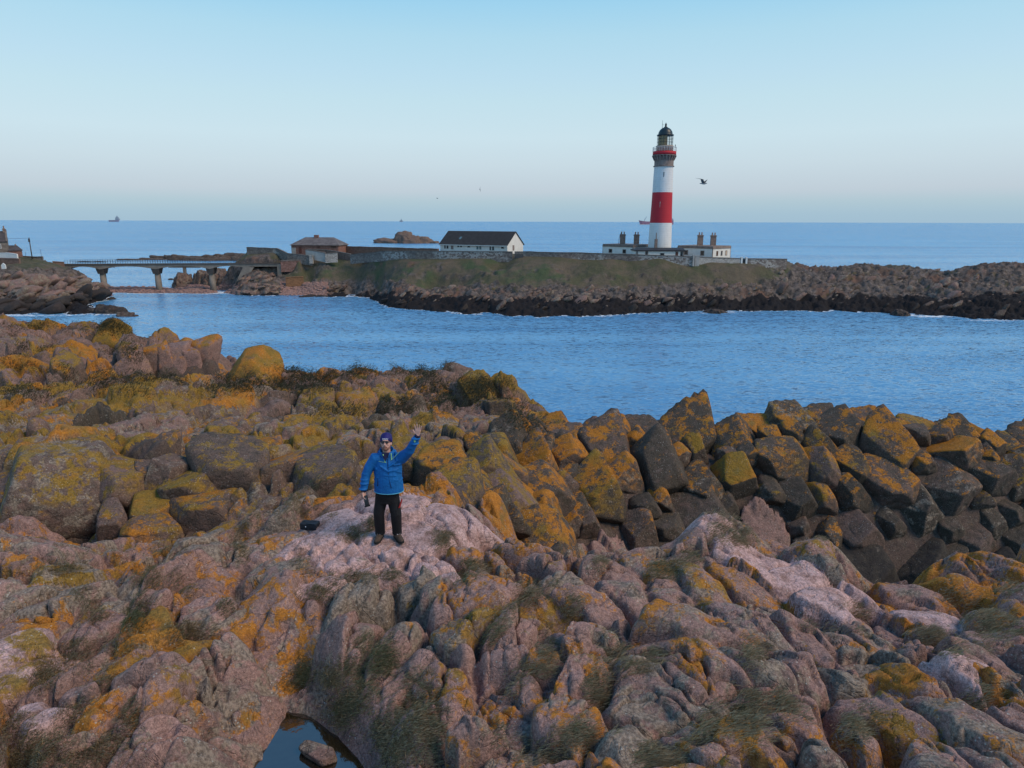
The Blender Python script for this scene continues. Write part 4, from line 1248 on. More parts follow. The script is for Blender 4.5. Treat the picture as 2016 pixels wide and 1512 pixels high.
# loose and jutting rocks along the shore
def far_rock(px, py, wm, sub=2, dark=None, p=16, flat=.75, tint=None):
    q = hit_far(px, py)
    if q is None: return None
    R = wm * .5
    N_ = RNG.normal(0, 1, (11, 3)); N_ /= np.linalg.norm(N_, axis=1)[:, None]
    N_ = np.r_[N_, [[1, 0, 0], [-1, 0, 0], [0, 1, 0], [0, -1, 0], [0, 0, 1], [0, 0, -1]]]
    st = np.array([[.94, .34, 0], [-.34, .94, 0], [0, 0, 1.0]])
    V, F = rock_mesh(q, N_, R * np.r_[RNG.uniform(.62, 1.15, 11), [1.25] * 6], sub, p, .20, 1.1 / R)
    V = V * np.array([1.5, 1.0, flat * .75])
    a = RNG.normal(.55, .15) if q[0] > -30 else RNG.uniform(-.2, .8); V = V @ np.array([[math.cos(a), 0, math.sin(a)], [0, 1, 0], [-math.sin(a), 0, math.cos(a)]])
    zt = q[2]
    pr = dict(pink=float(RNG.uniform(.15, .6)) if tint is None else tint, lichen=float(RNG.uniform(.15, .42)), crust=float(RNG.uniform(.4, .7)), updep=.6, hue=.6)
    pr['dark'] = float(np.clip((2.6 + .9 * (q[0] < -80) - zt) / 1.6 + RNG.normal(0, .12), 0, .8)) if dark is None else dark
    return V, F, q, pr
rk_parts = {'island': 0, 'headland': 0}
stuff = {'island': [[], [], 0], 'headland': [[], [], 0]}
def put_far(px, py, wm, sub, key, **kw):
    r = far_rock(px, py, wm, sub, **kw)
    if r is None: return
    V, F, q, pr = r
    o = link('rock', mesh_np('rock', V, F, True), M['rock_far'], FAR[key]); o.location = q - np.array([0, 0, wm * .12])
    for a_, v_ in pr.items(): o[a_] = v_
    rk_parts[key] += 1
for _ in range(130):
    px = RNG.uniform(640, 2016); lo = np.interp(px, [640, 740, 760, 1100, 1400, 1700, 2016], [580, 585, 600, 615, 603, 603, 618]); hi = np.interp(px, [640, 900, 1450, 1560, 2016], [552, 566, 560, 528, 524])
    py = RNG.uniform(hi, lo)
    put_far(px, py, RNG.uniform(1.0, 2.4) * (1.0 if px < 1500 else 1.2), 3, 'island', p=30)
for _ in range(40):
    put_far(RNG.uniform(458, 548), RNG.uniform(537, 577), RNG.uniform(1.2, 2.6), 3, 'island', dark=0.0, tint=.5)
for _ in range(110):
    px = RNG.uniform(-20, 195)
    put_far(px, RNG.uniform(np.interp(px, [0, 130, 195], [545, 545, 562]), np.interp(px, [0, 100, 195], [612, 608, 578])), RNG.uniform(1.5, 5.0), 3, 'headland', tint=float(RNG.uniform(.3, .8)))
def mass(key, n, pxr, pyf, wr):
    vs, fs, b = [], [], 0
    for _ in range(n):
        px = RNG.uniform(*pxr); a_, c_ = pyf(px)
        r = far_rock(px, RNG.uniform(a_, c_), RNG.uniform(*wr), 2, p=30)
        if r is None: continue
        V, F, q, pr = r
        if pr['dark'] > .5: continue
        vs.append(V + q - np.array([0, 0, .25])); fs.append(F + b); b += len(V)
    o = link('small_rocks', mesh_np('small_rocks', np.concatenate(vs), np.concatenate(fs), True), M['rock_far'], FAR[key])
    for a_, v_ in dict(pink=.35, lichen=.25, crust=.6, updep=.6, hue=.6, dark=0.0).items(): o[a_] = v_
    o['kind'] = 'stuff'
mass('island', 700, (650, 2040), lambda px: (np.interp(px, [640, 900, 1450, 1560, 2016], [552, 568, 562, 528, 524]), np.interp(px, [640, 740, 760, 1100, 1400, 1700, 2016], [578, 583, 590, 595, 588, 588, 595])), (.35, 1.0))
# cobbles of the two beaches
def cobbles(key, n, pxr, pyr):
    vs, fs, b = [], [], 0
    U, F = ICO[2]
    for _ in range(n):
        q = hit_far(RNG.uniform(*pxr), RNG.uniform(*pyr))
        if q is None or q[2] < .05: continue
        V = U * RNG.uniform(.25, .6) * np.array([1.2, 1, .6]) * (1 + .15 * perlin(U * 1.5 + q)[:, None]) + q
        vs.append(V); fs.append(F + b); b += len(V)
    o = link('cobbles', mesh_np('cobbles', np.concatenate(vs), np.concatenate(fs), True), M['rock_far'], FAR[key])
    for a_, v_ in dict(pink=.9, lichen=.0, crust=.25, updep=.6, hue=.6, dark=0.0).items(): o[a_] = v_
    o['kind'] = 'stuff'
cobbles('beach', 900, (195, 470), (562, 578)); cobbles('island', 900, (552, 645), (556, 582))

# single rocks standing in the water: built as broken cones of stone
def stack(name, label, pts, cat='rock', dark=.3, pink=.4, lichen=.2, sub=4, kind=None):
    """pts: list of (x,y,z0, rx, ry, h) lumps merged into one stone"""
    vs, fs, b = [], [], 0
    for (x, y, z0, rx, ry, h_) in pts:
        N_ = RNG.normal(0, 1, (14, 3)); N_[:, 2] = np.abs(N_[:, 2]) * .6; N_ /= np.linalg.norm(N_, axis=1)[:, None]
        V, F = rock_mesh(np.array([x, y, z0]), np.r_[N_, [[0, 0, -1.0], [1, 0, 0], [-1, 0, 0], [0, 1, 0], [0, -1, 0], [.15, 0, 1]]], np.r_[RNG.uniform(.75, 1.1, 14), [1.0] + [1.12] * 4 + [.92]], min(sub + 1, 5), 26, .34, 2.2, None, None, .07)
        V = V * np.array([rx, ry, h_]) + np.array([x, y, z0])
        vs.append(V); fs.append(F + b); b += len(V)
    V = np.concatenate(vs); c_ = np.array([V[:, 0].mean(), V[:, 1].mean(), 0])
    o = link(name, mesh_np(name, V - c_, np.concatenate(fs), True), M['rock_far']); o.location = c_
    for a_, v_ in dict(pink=pink, lichen=lichen, crust=.5, updep=.6, hue=.6, dark=dark).items(): o[a_] = v_
    return tag(o, label, cat, None, kind)
def lump(px, Y, z0, wpx, hpx, dep=1.0):
    s_ = (Y * math.cos(PITCH) + (CAM_Z - z0) * math.sin(PITCH)) / FPX
    return (X_at(px, Y, z0), Y, z0, wpx * .5 * s_, wpx * .5 * s_ * dep, hpx * s_)
stack('sea_stack', 'pointed grey rock stack carrying a small pier under the bridge', [lump(360, 231, 0, 42, 32), lump(374, 231, 0, 34, 14)], dark=.12, pink=.3)
stack('sea_stack', 'broad dark rock stack behind the right bridge piers', [lump(425, 229, 0, 60, 42), lump(400, 229, 0, 34, 36), lump(450, 229, 0, 50, 36)], dark=.28, pink=.25)
stack('sea_rock', 'low dark rock off the headland point, larger of the pair in the water', [lump(216, 166, -.3, 62, 20, .5), lump(185, 167, -.3, 60, 12, .5), lump(236, 165.5, -.3, 44, 13, .5)], dark=.62, pink=.3)
stack('sea_rock', 'small black rock awash in front of the headland point', [lump(246, 160.5, -.25, 40, 11, .6), lump(262, 160, -.2, 18, 6)], dark=.55)
stack('sea_rock', 'reddish boulder at the water edge by the left bridge pier', [lump(208, 205, -.2, 24, 14)], dark=.1, pink=.7)
stack('sea_rock', 'flat black rock in the water near the left bridge pier', [lump(218, 195, -.2, 18, 6)], dark=.7)
stack('sea_rock', 'dark humped rock in the bay off the right end of the island', [lump(1768, 166, -.3, 36, 14), lump(1782, 166, -.3, 22, 9)], dark=.6)
stack('sea_rock', 'low dark rock awash below the right end of the wall', [lump(1402, 170, -.3, 40, 10), lump(1420, 170, -.3, 24, 8)], dark=.6)
stack('sea_rock', 'flat black rock at the foot of the small cove', [lump(606, 204.5, -.2, 36, 5), lump(630, 205, -.2, 26, 4)], dark=.75)
stack('sea_rock', 'tiny dark rock in the channel seen between the bridge piers', [lump(337, 262, -.2, 14, 4)], dark=.6)
stack('skerry', 'brown rocky islet far out beyond the bungalow with surf at its foot', [lump(793, 705, -1, 56, 27, .5), lump(766, 705, -1, 70, 13, .4), lump(826, 705, -1, 66, 16, .4), lump(850, 705, -1, 36, 8, .4), lump(806, 702, -1, 60, 21, .4)], 'islet', dark=.24, pink=.35)
_l = [lump(px, 392 + (k % 3) * 5, -.8, w_, h_ * .8, .35) for k, (px, w_, h_) in enumerate(((262, 60, 7), (290, 50, 9), (318, 40, 12), (344, 34, 18), (358, 40, 15), (385, 50, 13), (408, 44, 17), (430, 56, 19), (462, 70, 20), (490, 80, 18), (300, 90, 8), (370, 80, 12), (420, 110, 14), (336, 26, 15)))]
stack('reef', 'dark low reef stretching out behind the bridge deck', _l, 'reef', dark=.50, pink=.2, sub=3)
stack('reef', 'black strip of rock awash beyond the left part of the bridge', [lump(165, 372, -.3, 46, 3, .3), lump(190, 372, -.3, 34, 3, .3)], 'reef', dark=.8)

# ================================================================== SEA
_sa = np.arange(-1.25, 1.25, .0042)
_sy = np.concatenate([np.arange(34, 150, 1.2), np.arange(150, 264, .42), np.geomspace(264, 1000, 120)[1:], np.geomspace(1000, 40000, 40)[1:]])
SA, SY = np.meshgrid(_sa, _sy); SX = SA * SY
ff_ = np.zeros_like(SA)
inb = (SY > 152.5) & (SY < 264) & (np.abs(SA - .02) < .99)
i = np.clip((SA - _fa[0]) / .0020, 0, na - 1).astype(int); j = np.clip((SY - 152) / .34, 0, ny - 1).astype(int)
depth = np.where(inb, FZ[j, i], -9.0)
sn = fbm(np.stack([SX, SY, SY * 0], -1) * .045 + 3, 3)
ff_ = sstep(depth + .9 * sn, -1.55, -.15) * .62
ff_ = np.where((depth > -.1) & inb, .72, ff_)
# surf round the far skerry and standing rocks
for px, Y, rx, ry, a_ in ((800, 700, 9, 7, .75), (245, 159.5, 5, 2.2, .55), (225, 163, 9, 2.5, .55), (190, 163.5, 12, 3, .60), (1790, 166, 5, 3, .7), (1830, 164, 8, 3.5, .72), (1430, 170, 6, 2.5, .62), (1385, 169, 4, 2, .6), (30, 161, 26, 3.0, .66), (330, 232, 20, 3, .45), (500, 205, 10, 2.5, .35),
                       (1180, 163, 14, 2.5, .55), (1280, 168, 9, 2.2, .5), (850, 167.5, 10, 2, .4), (1950, 157, 14, 2.5, .62)):
    X0 = X_at(px, Y, 0)
    ff_ = np.maximum(ff_, a_ * np.exp(-(((SX - X0) / rx) ** 2 + ((SY - Y) / ry) ** 2)))
n1, n2 = len(_sy), len(_sa)
SV = np.stack([SX, SY, SX * 0], -1).reshape(-1, 3)
jj, ii = np.meshgrid(np.arange(n1 - 1), np.arange(n2 - 1), indexing='ij'); q0 = jj * n2 + ii
me = mesh_np('sea', SV, np.stack([q0, q0 + 1, q0 + n2 + 1, q0 + n2], -1).reshape(-1, 4), True)
attr(me, 'foam', ff_.ravel())
sea = tag(link('sea', me, M['sea']), 'rippled blue sea filling the bay and running to the horizon', 'sea', None, 'structure')
me = bpy.data.meshes.new('sea')
_r = 40000.0
me.from_pydata([(-_r, -_r, -.35), (_r, -_r, -.35), (_r, _r, -.35), (-_r, _r, -.35)], [], [(0, 1, 2, 3)]); me.update()
attr(me, 'foam', np.zeros(4))
tag(link('open_sea', me, M['sea']), 'open sea round the near land and to the horizon', 'sea', None, 'structure')
# ================================================================== LIGHTHOUSE AND HOUSES
def mpp(Y, z=12.0):
    """metres per photo pixel at distance Y and height z"""
    return (Y * math.cos(PITCH) + (CAM_Z - z) * math.sin(PITCH)) / FPX
def Zat(px, py, Y):
    return float(W(px, py, Y)[2])

def window(parent, x0, x1, z0, z1, y=0.0, glass='glass_dark', frame='frame_white', fw=.10, mull=1, name='window'):
    """framed window standing slightly in front of a wall that faces -y"""
    m = MB()
    for a, b, c_, d in ((x0, x1, z0, z0 + fw), (x0, x1, z1 - fw, z1), (x0, x0 + fw, z0 + fw, z1 - fw), (x1 - fw, x1, z0 + fw, z1 - fw)):
        m.box(a, b, y - .07, y + .02, c_, d)
    if mull:
        xm = (x0 + x1) / 2
        m.box(xm - fw * .3, xm + fw * .3, y - .06, y + .02, z0 + fw, z1 - fw)
    f = m.build(name, M[frame], parent)
    MB().box(x0 + fw, x1 - fw, y - .03, y + .03, z0 + fw, z1 - fw).build('pane', M[glass], f)
    return f

# ---- lighthouse
LY = 199.0
LZ = 12.0
lx = X_at(1299.5, LY, 20)
lh = thing('lighthouse', 'tall round white lighthouse with a red band and black lantern dome', 'lighthouse', (lx, LY, LZ))
zz = lambda py: Zat(1299, py, LY) - LZ
rr = lambda w, py: w * .5 * mpp(LY, LZ + zz(py))
zb = 0.0
prof = lambda a: a
MB().lathe([(rr(45.5, 500), -.6), (rr(45, 488), zz(488)), (rr(42.5, 438.8), zz(438.8))], 56, 0, 0, False).build('white_band', M['tower_white'], lh, True)
MB().lathe([(rr(42.5, 438.8) + .01, zz(438.8)), (rr(40.5, 410), zz(410)), (rr(39, 379), zz(379))], 56, 0, 0, False).build('red_band', M['tower_red'], lh, True)
MB().lathe([(rr(39, 379) - .004, zz(379)), (rr(38, 350), zz(350)), (rr(37, 328.5), zz(328.5))], 56, 0, 0, False).build('white_band', M['tower_white'], lh, True)
MB().lathe([(rr(37, 328) + .0, zz(328.8)), (rr(39, 328) + .12, zz(328.6)), (rr(39, 328) + .12, zz(326.8)), (rr(37, 326), zz(326.4))], 56).build('string_course', M['granite_dressed'], lh)
MB().lathe([(rr(37, 326), zz(326.6)), (rr(37.4, 318), zz(318)), (rr(39, 312), zz(312)), (rr(41.5, 307.5), zz(308))], 56, 0, 0, False).build('stone_collar', M['granite_dressed'], lh, True)
NB = 22
for k in range(NB):
    a = 2 * math.pi * (k + .5) / NB
    r0 = rr(38, 315); R_ = Matrix.Rotation(a, 4, 'Z')
    m = MB(); z0, z1 = zz(316), zz(307.2)
    m.add([tuple(R_ @ Vector(q)) for q in ((r0 - .1, -.16, z0), (r0 + .15, -.16, z0), (r0 + .70, -.16, z1), (r0 - .1, -.16, z1), (r0 - .1, .16, z0), (r0 + .15, .16, z0), (r0 + .70, .16, z1), (r0 - .1, .16, z1))],
          [(0, 1, 2, 3), (7, 6, 5, 4), (0, 4, 5, 1), (1, 5, 6, 2), (2, 6, 7, 3), (3, 7, 4, 0)])
    m.build('corbel', M['granite_dressed'], lh)
MB().lathe([(rr(38, 307), zz(307.2)), (rr(45.6, 307), zz(307.2)), (rr(46.2, 305.4), zz(305.4)), (rr(38, 305.4), zz(305.4))], 56).build('cornice', M['granite_dressed'], lh)
MB().lathe([(rr(38, 305.4), zz(305.4)), (rr(45.4, 305.4), zz(305.3)), (rr(45.4, 299), zz(298.6)), (rr(38, 298), zz(298.4))], 56, 0, 0, False).build('red_parapet', M['tower_red'], lh, True)
rg = MB(); r_ = rr(45.6, 295)
NP = 28
for k in range(NP):
    a = 2 * math.pi * k / NP
    rg.tube([(r_ * math.cos(a), r_ * math.sin(a), zz(298.6)), (r_ * math.cos(a), r_ * math.sin(a), zz(290.2))], .035, 5)
for py in (290.2, 293, 296):
    ring = [(r_ * math.cos(2 * math.pi * k / 48), r_ * math.sin(2 * math.pi * k / 48), zz(py)) for k in range(49)]
    rg.tube(ring, .04 if py < 291 else .025, 5)
rg.build('gallery_railing', M['rail_white'], lh)
MB().lathe([(rr(33, 298), zz(298.5)), (rr(33, 290), zz(289)), (rr(34.5, 288.5), zz(288.8)), (rr(34.5, 287.2), zz(287.4)), (rr(31, 287), zz(287.4))], 32).build('lantern_base', M['beige'], lh, True)
rl = rr(30.5, 278)
NS = 16
fb = MB()
for k in range(NS):
    a = 2 * math.pi * k / NS
    fb.tube([(rl * math.cos(a), rl * math.sin(a), zz(287.4)), (rl * math.cos(a), rl * math.sin(a), zz(267))], .05, 6)
for py in (286.8, 280, 273.5, 267.4):
    fb.tube([(rl * math.cos(2 * math.pi * k / 32), rl * math.sin(2 * math.pi * k / 32), zz(py)) for k in range(33)], .045, 5)
fb.build('glazing_bars', M['black_metal'], lh)
for k in range(NS):
    for p0, p1 in ((286.5, 280.3), (279.7, 273.8), (273.2, 267.8)):
        a0, a1 = 2 * math.pi * k / NS + .03, 2 * math.pi * (k + 1) / NS - .03
        q = [(rl * .985 * math.cos(a), rl * .985 * math.sin(a)) for a in (a0, a1)]
        MB().add([(q[0][0], q[0][1], zz(p0)), (q[1][0], q[1][1], zz(p0)), (q[1][0], q[1][1], zz(p1)), (q[0][0], q[0][1], zz(p1))], [(0, 1, 2, 3)]).build('pane', M['lantern_glass'], lh)
cu = MB(); n = 20
for s0 in range(n):     # drawn curtain round the landward and left part of the lantern
    a0 = math.radians(165 + s0 * (112 / n)); a1 = math.radians(165 + (s0 + 1) * (112 / n))
    r0 = rl * (.86 + .02 * (s0 % 2)); r1 = rl * (.86 + .02 * ((s0 + 1) % 2))
    cu.add([(r0 * math.cos(a0), r0 * math.sin(a0), zz(287)), (r1 * math.cos(a1), r1 * math.sin(a1), zz(287)), (r1 * math.cos(a1), r1 * math.sin(a1), zz(268)), (r0 * math.cos(a0), r0 * math.sin(a0), zz(268))], [(0, 1, 2, 3)])
cu.build('curtain', M['curtain'], lh)
MB().lathe([(.35, zz(287)), (.35, zz(284)), (.62, zz(281)), (.72, zz(276)), (.6, zz(272)), (.3, zz(270)), (.3, zz(268))], 20).build('lens', M['lantern_glass'], lh, True)
MB().lathe([(rr(31.5, 267), zz(267.6)), (rr(33, 266), zz(266.8)), (rr(33, 266), zz(265.4)), (rr(28.5, 265), zz(265))] + [(rr(28.0 * math.cos(t), 258), zz(265 - 14.5 * math.sin(t))) for t in np.linspace(.05, 1.36, 9)], 32).build('dome', M['black_metal'], lh, True)
MB().lathe([(rr(7.5, 250), zz(251.2)), (rr(7.5, 250), zz(250)), (rr(4, 249), zz(249.6)), (rr(3.6, 245), zz(245.2)), (rr(4.4, 244.6), zz(244.8)), (rr(2.2, 243), zz(243.4)), (rr(.8, 241), zz(241.4))], 16).build('vent', M['black_metal'], lh, True)
ax = (1292.0 - 1299.5) * mpp(LY, 45)
MB().tube([(ax, -.4, zz(254)), (ax, -.4, zz(237))], [.06, .03], 6).tube([(ax, -.4, zz(244.5)), (ax + .45, -.4, zz(246.5))], .03, 5).build('aerial', M['rail_dark'], lh)
MB().tube([((1319 - 1299.5) * mpp(LY, 38), -.6, zz(291)), ((1319 - 1299.5) * mpp(LY, 38), -.6, zz(285))], .1, 6).build('gallery_lamp', M['black_metal'], lh)
def slit(px, p0, p1, w, mat, r):
    x = (px - 1299.5) * mpp(LY, 30); hw = w * .5 * mpp(LY, 30)
    y = -math.sqrt(max(r * r - (abs(x) + hw) ** 2, 0)) - .03
    MB().box(x - hw, x + hw, y - .02, y + .35, zz(p1), zz(p0)).build('slit_window', M[mat], lh)
slit(1296.6, 339.5, 350, 1.4, 'glass_dark', rr(37.6, 345))
slit(1292.8, 397.5, 409, 2.3, 'white_dull', rr(40.0, 403))

# ---- keepers' houses: square flat roofed blocks, turned 45 degrees
def stack_chimney(parent, x, y, z0, z1, w=1.25, d=.75, pots=2, rz=0.0):
    R_ = Matrix.Translation((x, y, 0)) @ Matrix.Rotation(rz, 4, 'Z')
    m = MB(); m.box(-w / 2, w / 2, -d / 2, d / 2, z0, z1 - .35, R_); m.box(-w / 2 - .12, w / 2 + .12, -d / 2 - .12, d / 2 + .12, z1 - .35, z1 - .12, R_); m.box(-w / 2 + .02, w / 2 - .02, -d / 2 + .02, d / 2 - .02, z1 - .12, z1, R_)
    c_ = m.build('chimney', M['chimney_stone'], parent)
    for k in range(pots):
        px_ = (k - (pots - 1) / 2) * w * .5
        q = R_ @ Vector((px_, 0, 0))
        MB().lathe([(.19, z1), (.17, z1 + .55), (.20, z1 + .6), (.20, z1 + .72)], 10, q.x, q.y).build('chimney_pot', M['chimney_pot'], c_)
    return c_
def keeper_house(label, px_c, Yc, wl_px, wr_px, ptop, pbase_wall, wins_l, wins_r, chims):
    """corner nearest the camera at px_c; left and right faces at 45 degrees"""
    X0 = X_at(px_c, Yc, 14); mp = mpp(Yc, 15)
    z0 = 11.2
    t = thing('keepers_house', label, 'house', (X0, Yc, z0), math.radians(45), 'keepers houses beside the lighthouse')
    # local axes: +x runs back right along the right face, +y runs back left along the left face
    Lr, Ll = wr_px * mp * 1.41, wl_px * mp * 1.41
    zt = Zat(px_c, ptop, Yc) - z0; zw = Zat(px_c, ptop + 5, Yc) - z0
    MB().box(0, Lr, 0, Ll, -.8, zw).build('wall', M['white'], t)
    p = MB(); p.box(-.15, Lr + .15, -.15, Ll + .15, zw, zw + (zt - zw) * .35); p.box(-.04, Lr + .04, -.04, Ll + .04, zw + (zt - zw) * .35, zt)
    p.build('parapet', M['granite_dressed'], t)
    for x, y in ((0, 0), (Lr, 0), (0, Ll)):
        MB().box(x - .05, x + .14 if x == 0 else x + .05, y - .05, y + .14 if y == 0 else y + .05, -.8, zw - .005).build('corner_stone', M['granite_dressed'], t)
    for (p0, p1, q0, q1, gl) in wins_r:      # right face lies along local x at y = 0
        xa, xb = (p0 - px_c) * mp * 1.41, (p1 - px_c) * mp * 1.41
        window(t, xa, xb, Zat(px_c, q1, Yc) - z0, Zat(px_c, q0, Yc) - z0, -.01, gl, 'granite_dressed', .14, 0)
    for (p0, p1, q0, q1, gl) in wins_l:      # left face lies along local y at x = 0
        ya, yb = (px_c - p1) * mp * 1.41, (px_c - p0) * mp * 1.41
        za, zb_ = Zat(px_c, q1, Yc) - z0, Zat(px_c, q0, Yc) - z0
        fw = .14; m = MB()
        for a, b, c_, d in ((ya, yb, za, za + fw), (ya, yb, zb_ - fw, zb_), (ya, ya + fw, za + fw, zb_ - fw), (yb - fw, yb, za + fw, zb_ - fw)):
            m.box(-.08, .02, a, b, c_, d)
        f = m.build('window', M['granite_dressed'], t)
        MB().box(-.04, .03, ya + fw, yb - fw, za + fw, zb_ - fw).build('pane', M[gl], f)
    for (pc, ptop_, dback) in chims:
        dx = (pc - px_c) * mp
        x, y = (dx + dback) / 1.414, (dback - dx) / 1.414
        stack_chimney(t, x, y, zt - .3, Zat(pc, ptop_, Yc + dback) - z0, 1.5, .8, 2, math.radians(-45))
    return t
keeper_house('white flat roofed keepers house right of the lighthouse showing two faces', 1402.5, 194.5, 56, 51, 485, 0,
             [(1357.5, 1363.5, 494, 503.5, 'glass_dark'), (1383.5, 1389.5, 494, 504, 'glass_dark')],
             [(1412.5, 1417.5, 494.5, 504.5, 'wood_brown'), (1425.5, 1430, 494.5, 504.5, 'glass_dark'), (1438.5, 1443.5, 494.5, 504.5, 'beige')],
             [(1386.8, 462.5, 5.5), (1415.2, 463, 6.5)])
keeper_house('white flat roofed keepers house left of the lighthouse partly behind it', 1245.5, 198.5, 53, 44, 482, 0,
             [(1203.5, 1209.5, 491.5, 499.5, 'glass_dark'), (1227.8, 1233.8, 491.5, 499.5, 'glass_dark')], [],
             [(1229.6, 461, 5.0), (1258.8, 461.5, 6.0)])
# low block in front of the tower
Yl = 191.0; z0 = 11.0; xl = X_at(1298, Yl, 14)
t = thing('low_building', 'long low white building with black roof at the foot of the lighthouse', 'building', (xl, Yl, z0))
mp = mpp(Yl, 14); xa, xb = (1250 - 1298) * mp, (1346 - 1298) * mp
ze = Zat(1298, 492.4, Yl) - z0; zr = Zat(1298, 487.6, Yl + 3) - z0
MB().box(xa, xb, 0, 6, -.8, ze).build('wall', M['white'], t)
MB().add([(xa - .3, -.35, ze), (xb + .2, -.35, ze), (xb + .2, 6.35, ze), (xa - .3, 6.35, ze), (xa + 1.3, 2.0, zr), (xb + .2, 2.0, zr), (xb + .2, 4, zr), (xa + 1.3, 4, zr), (xa - .3, -.35, ze - .28), (xb + .2, -.35, ze - .28), (xb + .2, 6.35, ze - .28), (xa - .3, 6.35, ze - .28)],
         [(4, 5, 6, 7), (0, 1, 5, 4), (1, 2, 6, 5), (2, 3, 7, 6), (3, 0, 4, 7), (8, 9, 1, 0), (9, 10, 2, 1), (10, 11, 3, 2), (11, 8, 0, 3), (11, 10, 9, 8)]).build('roof', M['roof_black'], t)
wz = lambda py: Zat(1298, py, Yl) - z0
wx = lambda px: (px - 1298) * mp
for p0, p1, q0, q1, gl, fr in ((1251, 1253, 493.6, 503, 'glass_dark', 'frame_white'), (1253.2, 1255.4, 493.6, 503, 'glass_dark', 'frame_white'), (1269.5, 1275.2, 494.5, 502.5, 'glass_dark', 'granite_dressed'), (1329, 1334.6, 495, 503.6, 'door_red', 'granite_dressed')):
    window(t, wx(p0), wx(p1), wz(q1), wz(q0), -.01, gl, fr, .13 if fr != 'frame_white' else .05, 0)
dd = MB().box(wx(1299.5), wx(1307), -.10, .02, wz(503.5), wz(498)).build('door', M['glass_dark'], t)
MB().box(wx(1299), wx(1307.5), -.14, .02, wz(497.9), wz(495.2)).build('lintel', M['frame_white'], t)
MB().box(wx(1339), wx(1343.5), -.10, .02, wz(503.8), wz(495)).build('door', M['glass_dark'], t)
MB().box(wx(1344.5), wx(1346.4), -.13, .02, wz(505), wz(494.5)).build('downpipe', M['granite_dressed'], t)
ch = MB().box(wx(1291), wx(1296.3), 2.2, 3.0, ze, wz(471)).build('chimney', M['chimney_stone'], t)
MB().lathe([(.14, wz(471)), (.12, wz(464)), (.10, wz(458.5))], 10, wx(1293.7), 2.6).build('chimney_pot', M['chimney_stone'], ch)
# thin bent aerial pole beside the left house
o = MB().tube([(0, 0, 0), (.1, 0, 2.2), (.55, 0, 3.6), (.9, 0, 3.9)], .06, 6).build('aerial_mast', M['rail_dark']); o.location = (X_at(1216.5, 203, 14), 203, Zat(1216, 482, 203) - .3)
tag(o, 'thin bent dark aerial mast left of the lighthouse on the house roof', 'mast')

# ---- white bungalow
Yb = 203.0; thb = math.radians(28)
mp = mpp(Yb, 14); Xb = X_at(998, Yb, 13); zg = 11.2
t = thing('bungalow', 'long white bungalow with a dark pitched roof behind the island wall', 'house', (Xb, Yb, zg), -thb)
def find_len(px_t, ux, uy, lo, hi):
    Ls = np.arange(lo, hi, .05); return float(Ls[np.argmin([abs(px_of(Xb + ux * L, Yb + uy * L, 13) - px_t) for L in Ls])])
Lb = find_len(866, -math.cos(thb), math.sin(thb), 10, 40)
Db = find_len(1029, math.sin(thb), math.cos(thb), 3, 25)
bz = lambda py: Zat(998, py, Yb) - zg
ev = bz(482.2); rd = Zat(1013, 456.8, Yb + Db * .5 * math.cos(thb)) - zg
m = MB()
m.add([(-Lb, 0, -1), (0, 0, -1), (0, Db, -1), (-Lb, Db, -1), (-Lb, 0, ev), (0, 0, ev), (0, Db, ev), (-Lb, Db, ev), (-Lb, Db / 2, rd - .12), (0, Db / 2, rd - .12)],
      [(0, 1, 5, 4), (1, 2, 6, 9, 5), (2, 3, 7, 6), (3, 0, 4, 8, 7)])
m.build('wall', M['white'], t)
m = MB(); ov = .45
for sgn in (0, 1):
    y0, y1 = (-ov, Db / 2) if sgn == 0 else (Db + ov, Db / 2)
    k_ = (rd - ev) / (Db / 2); ze0 = ev - k_ * ov
    m.add([(-Lb - .25, y0, ze0), (.25, y0, ze0), (.25, y1, rd), (-Lb - .25, y1, rd), (-Lb - .25, y0, ze0 + .16), (.25, y0, ze0 + .16), (.25, y1, rd + .16), (-Lb - .25, y1, rd + .16)],
          [(0, 1, 2, 3), (7, 6, 5, 4), (0, 4, 5, 1), (1, 5, 6, 2), (2, 6, 7, 3), (3, 7, 4, 0)])
rf = m.build('roof', M['roof_dark'], t)
kc = (rd - ev) / (Db / 2)
m = MB()
for r in range(1, 15):      # tile courses
    yy = -ov + (Db / 2 + ov) * r / 15; zz_ = ev - kc * ov + kc * (yy + ov) + .16
    m.box(-Lb - .24, .24, yy - .03, yy + .03, zz_ - .02, zz_ + .035)
m.build('tile_courses', M['roof_dark'], rf)
MB().box(-Lb - .2, .22, -ov - .10, -ov - .003, ev - kc * ov - .16, ev - kc * ov + .10).build('gutter', M['frame_white'], t)
fx = Lb / 133.0
bx_ = lambda px: -(998 - px) * fx
for p0, p1, q0, q1, gl, fr in ((873.2, 877, 484, 492.8, 'glass_dark', 'frame_white'), (878, 882.4, 484, 492.8, 'glass_dark', 'frame_white'), (900, 905, 484, 489.2, 'glass_dark', 'frame_white'), (905.6, 910.2, 484, 489.2, 'glass_dark', 'frame_white'),
                               (920.6, 926.4, 484.4, 489.4, 'glass_dark', 'frame_white'), (938.4, 943, 484.4, 492.8, 'glass_blue', 'frame_white'), (944, 948.6, 484.4, 492.8, 'glass_blue', 'frame_white'),
                               (963.8, 967.4, 485, 494, 'glass_dark', 'frame_white'), (969, 973.2, 485, 494, 'glass_dark', 'frame_white'), (986, 992, 484.8, 490, 'glass_dark', 'frame_white')):
    window(t, bx_(p0), bx_(p1), bz(q1), bz(q0), -.01, gl, fr, .07, 0)
MB().box(bx_(887.3), bx_(892.3), -.08, .02, bz(493.5), bz(483.4)).build('door', M['door_grey'], t)
gz = lambda px: (px - 998) / (1029 - 998) * Db
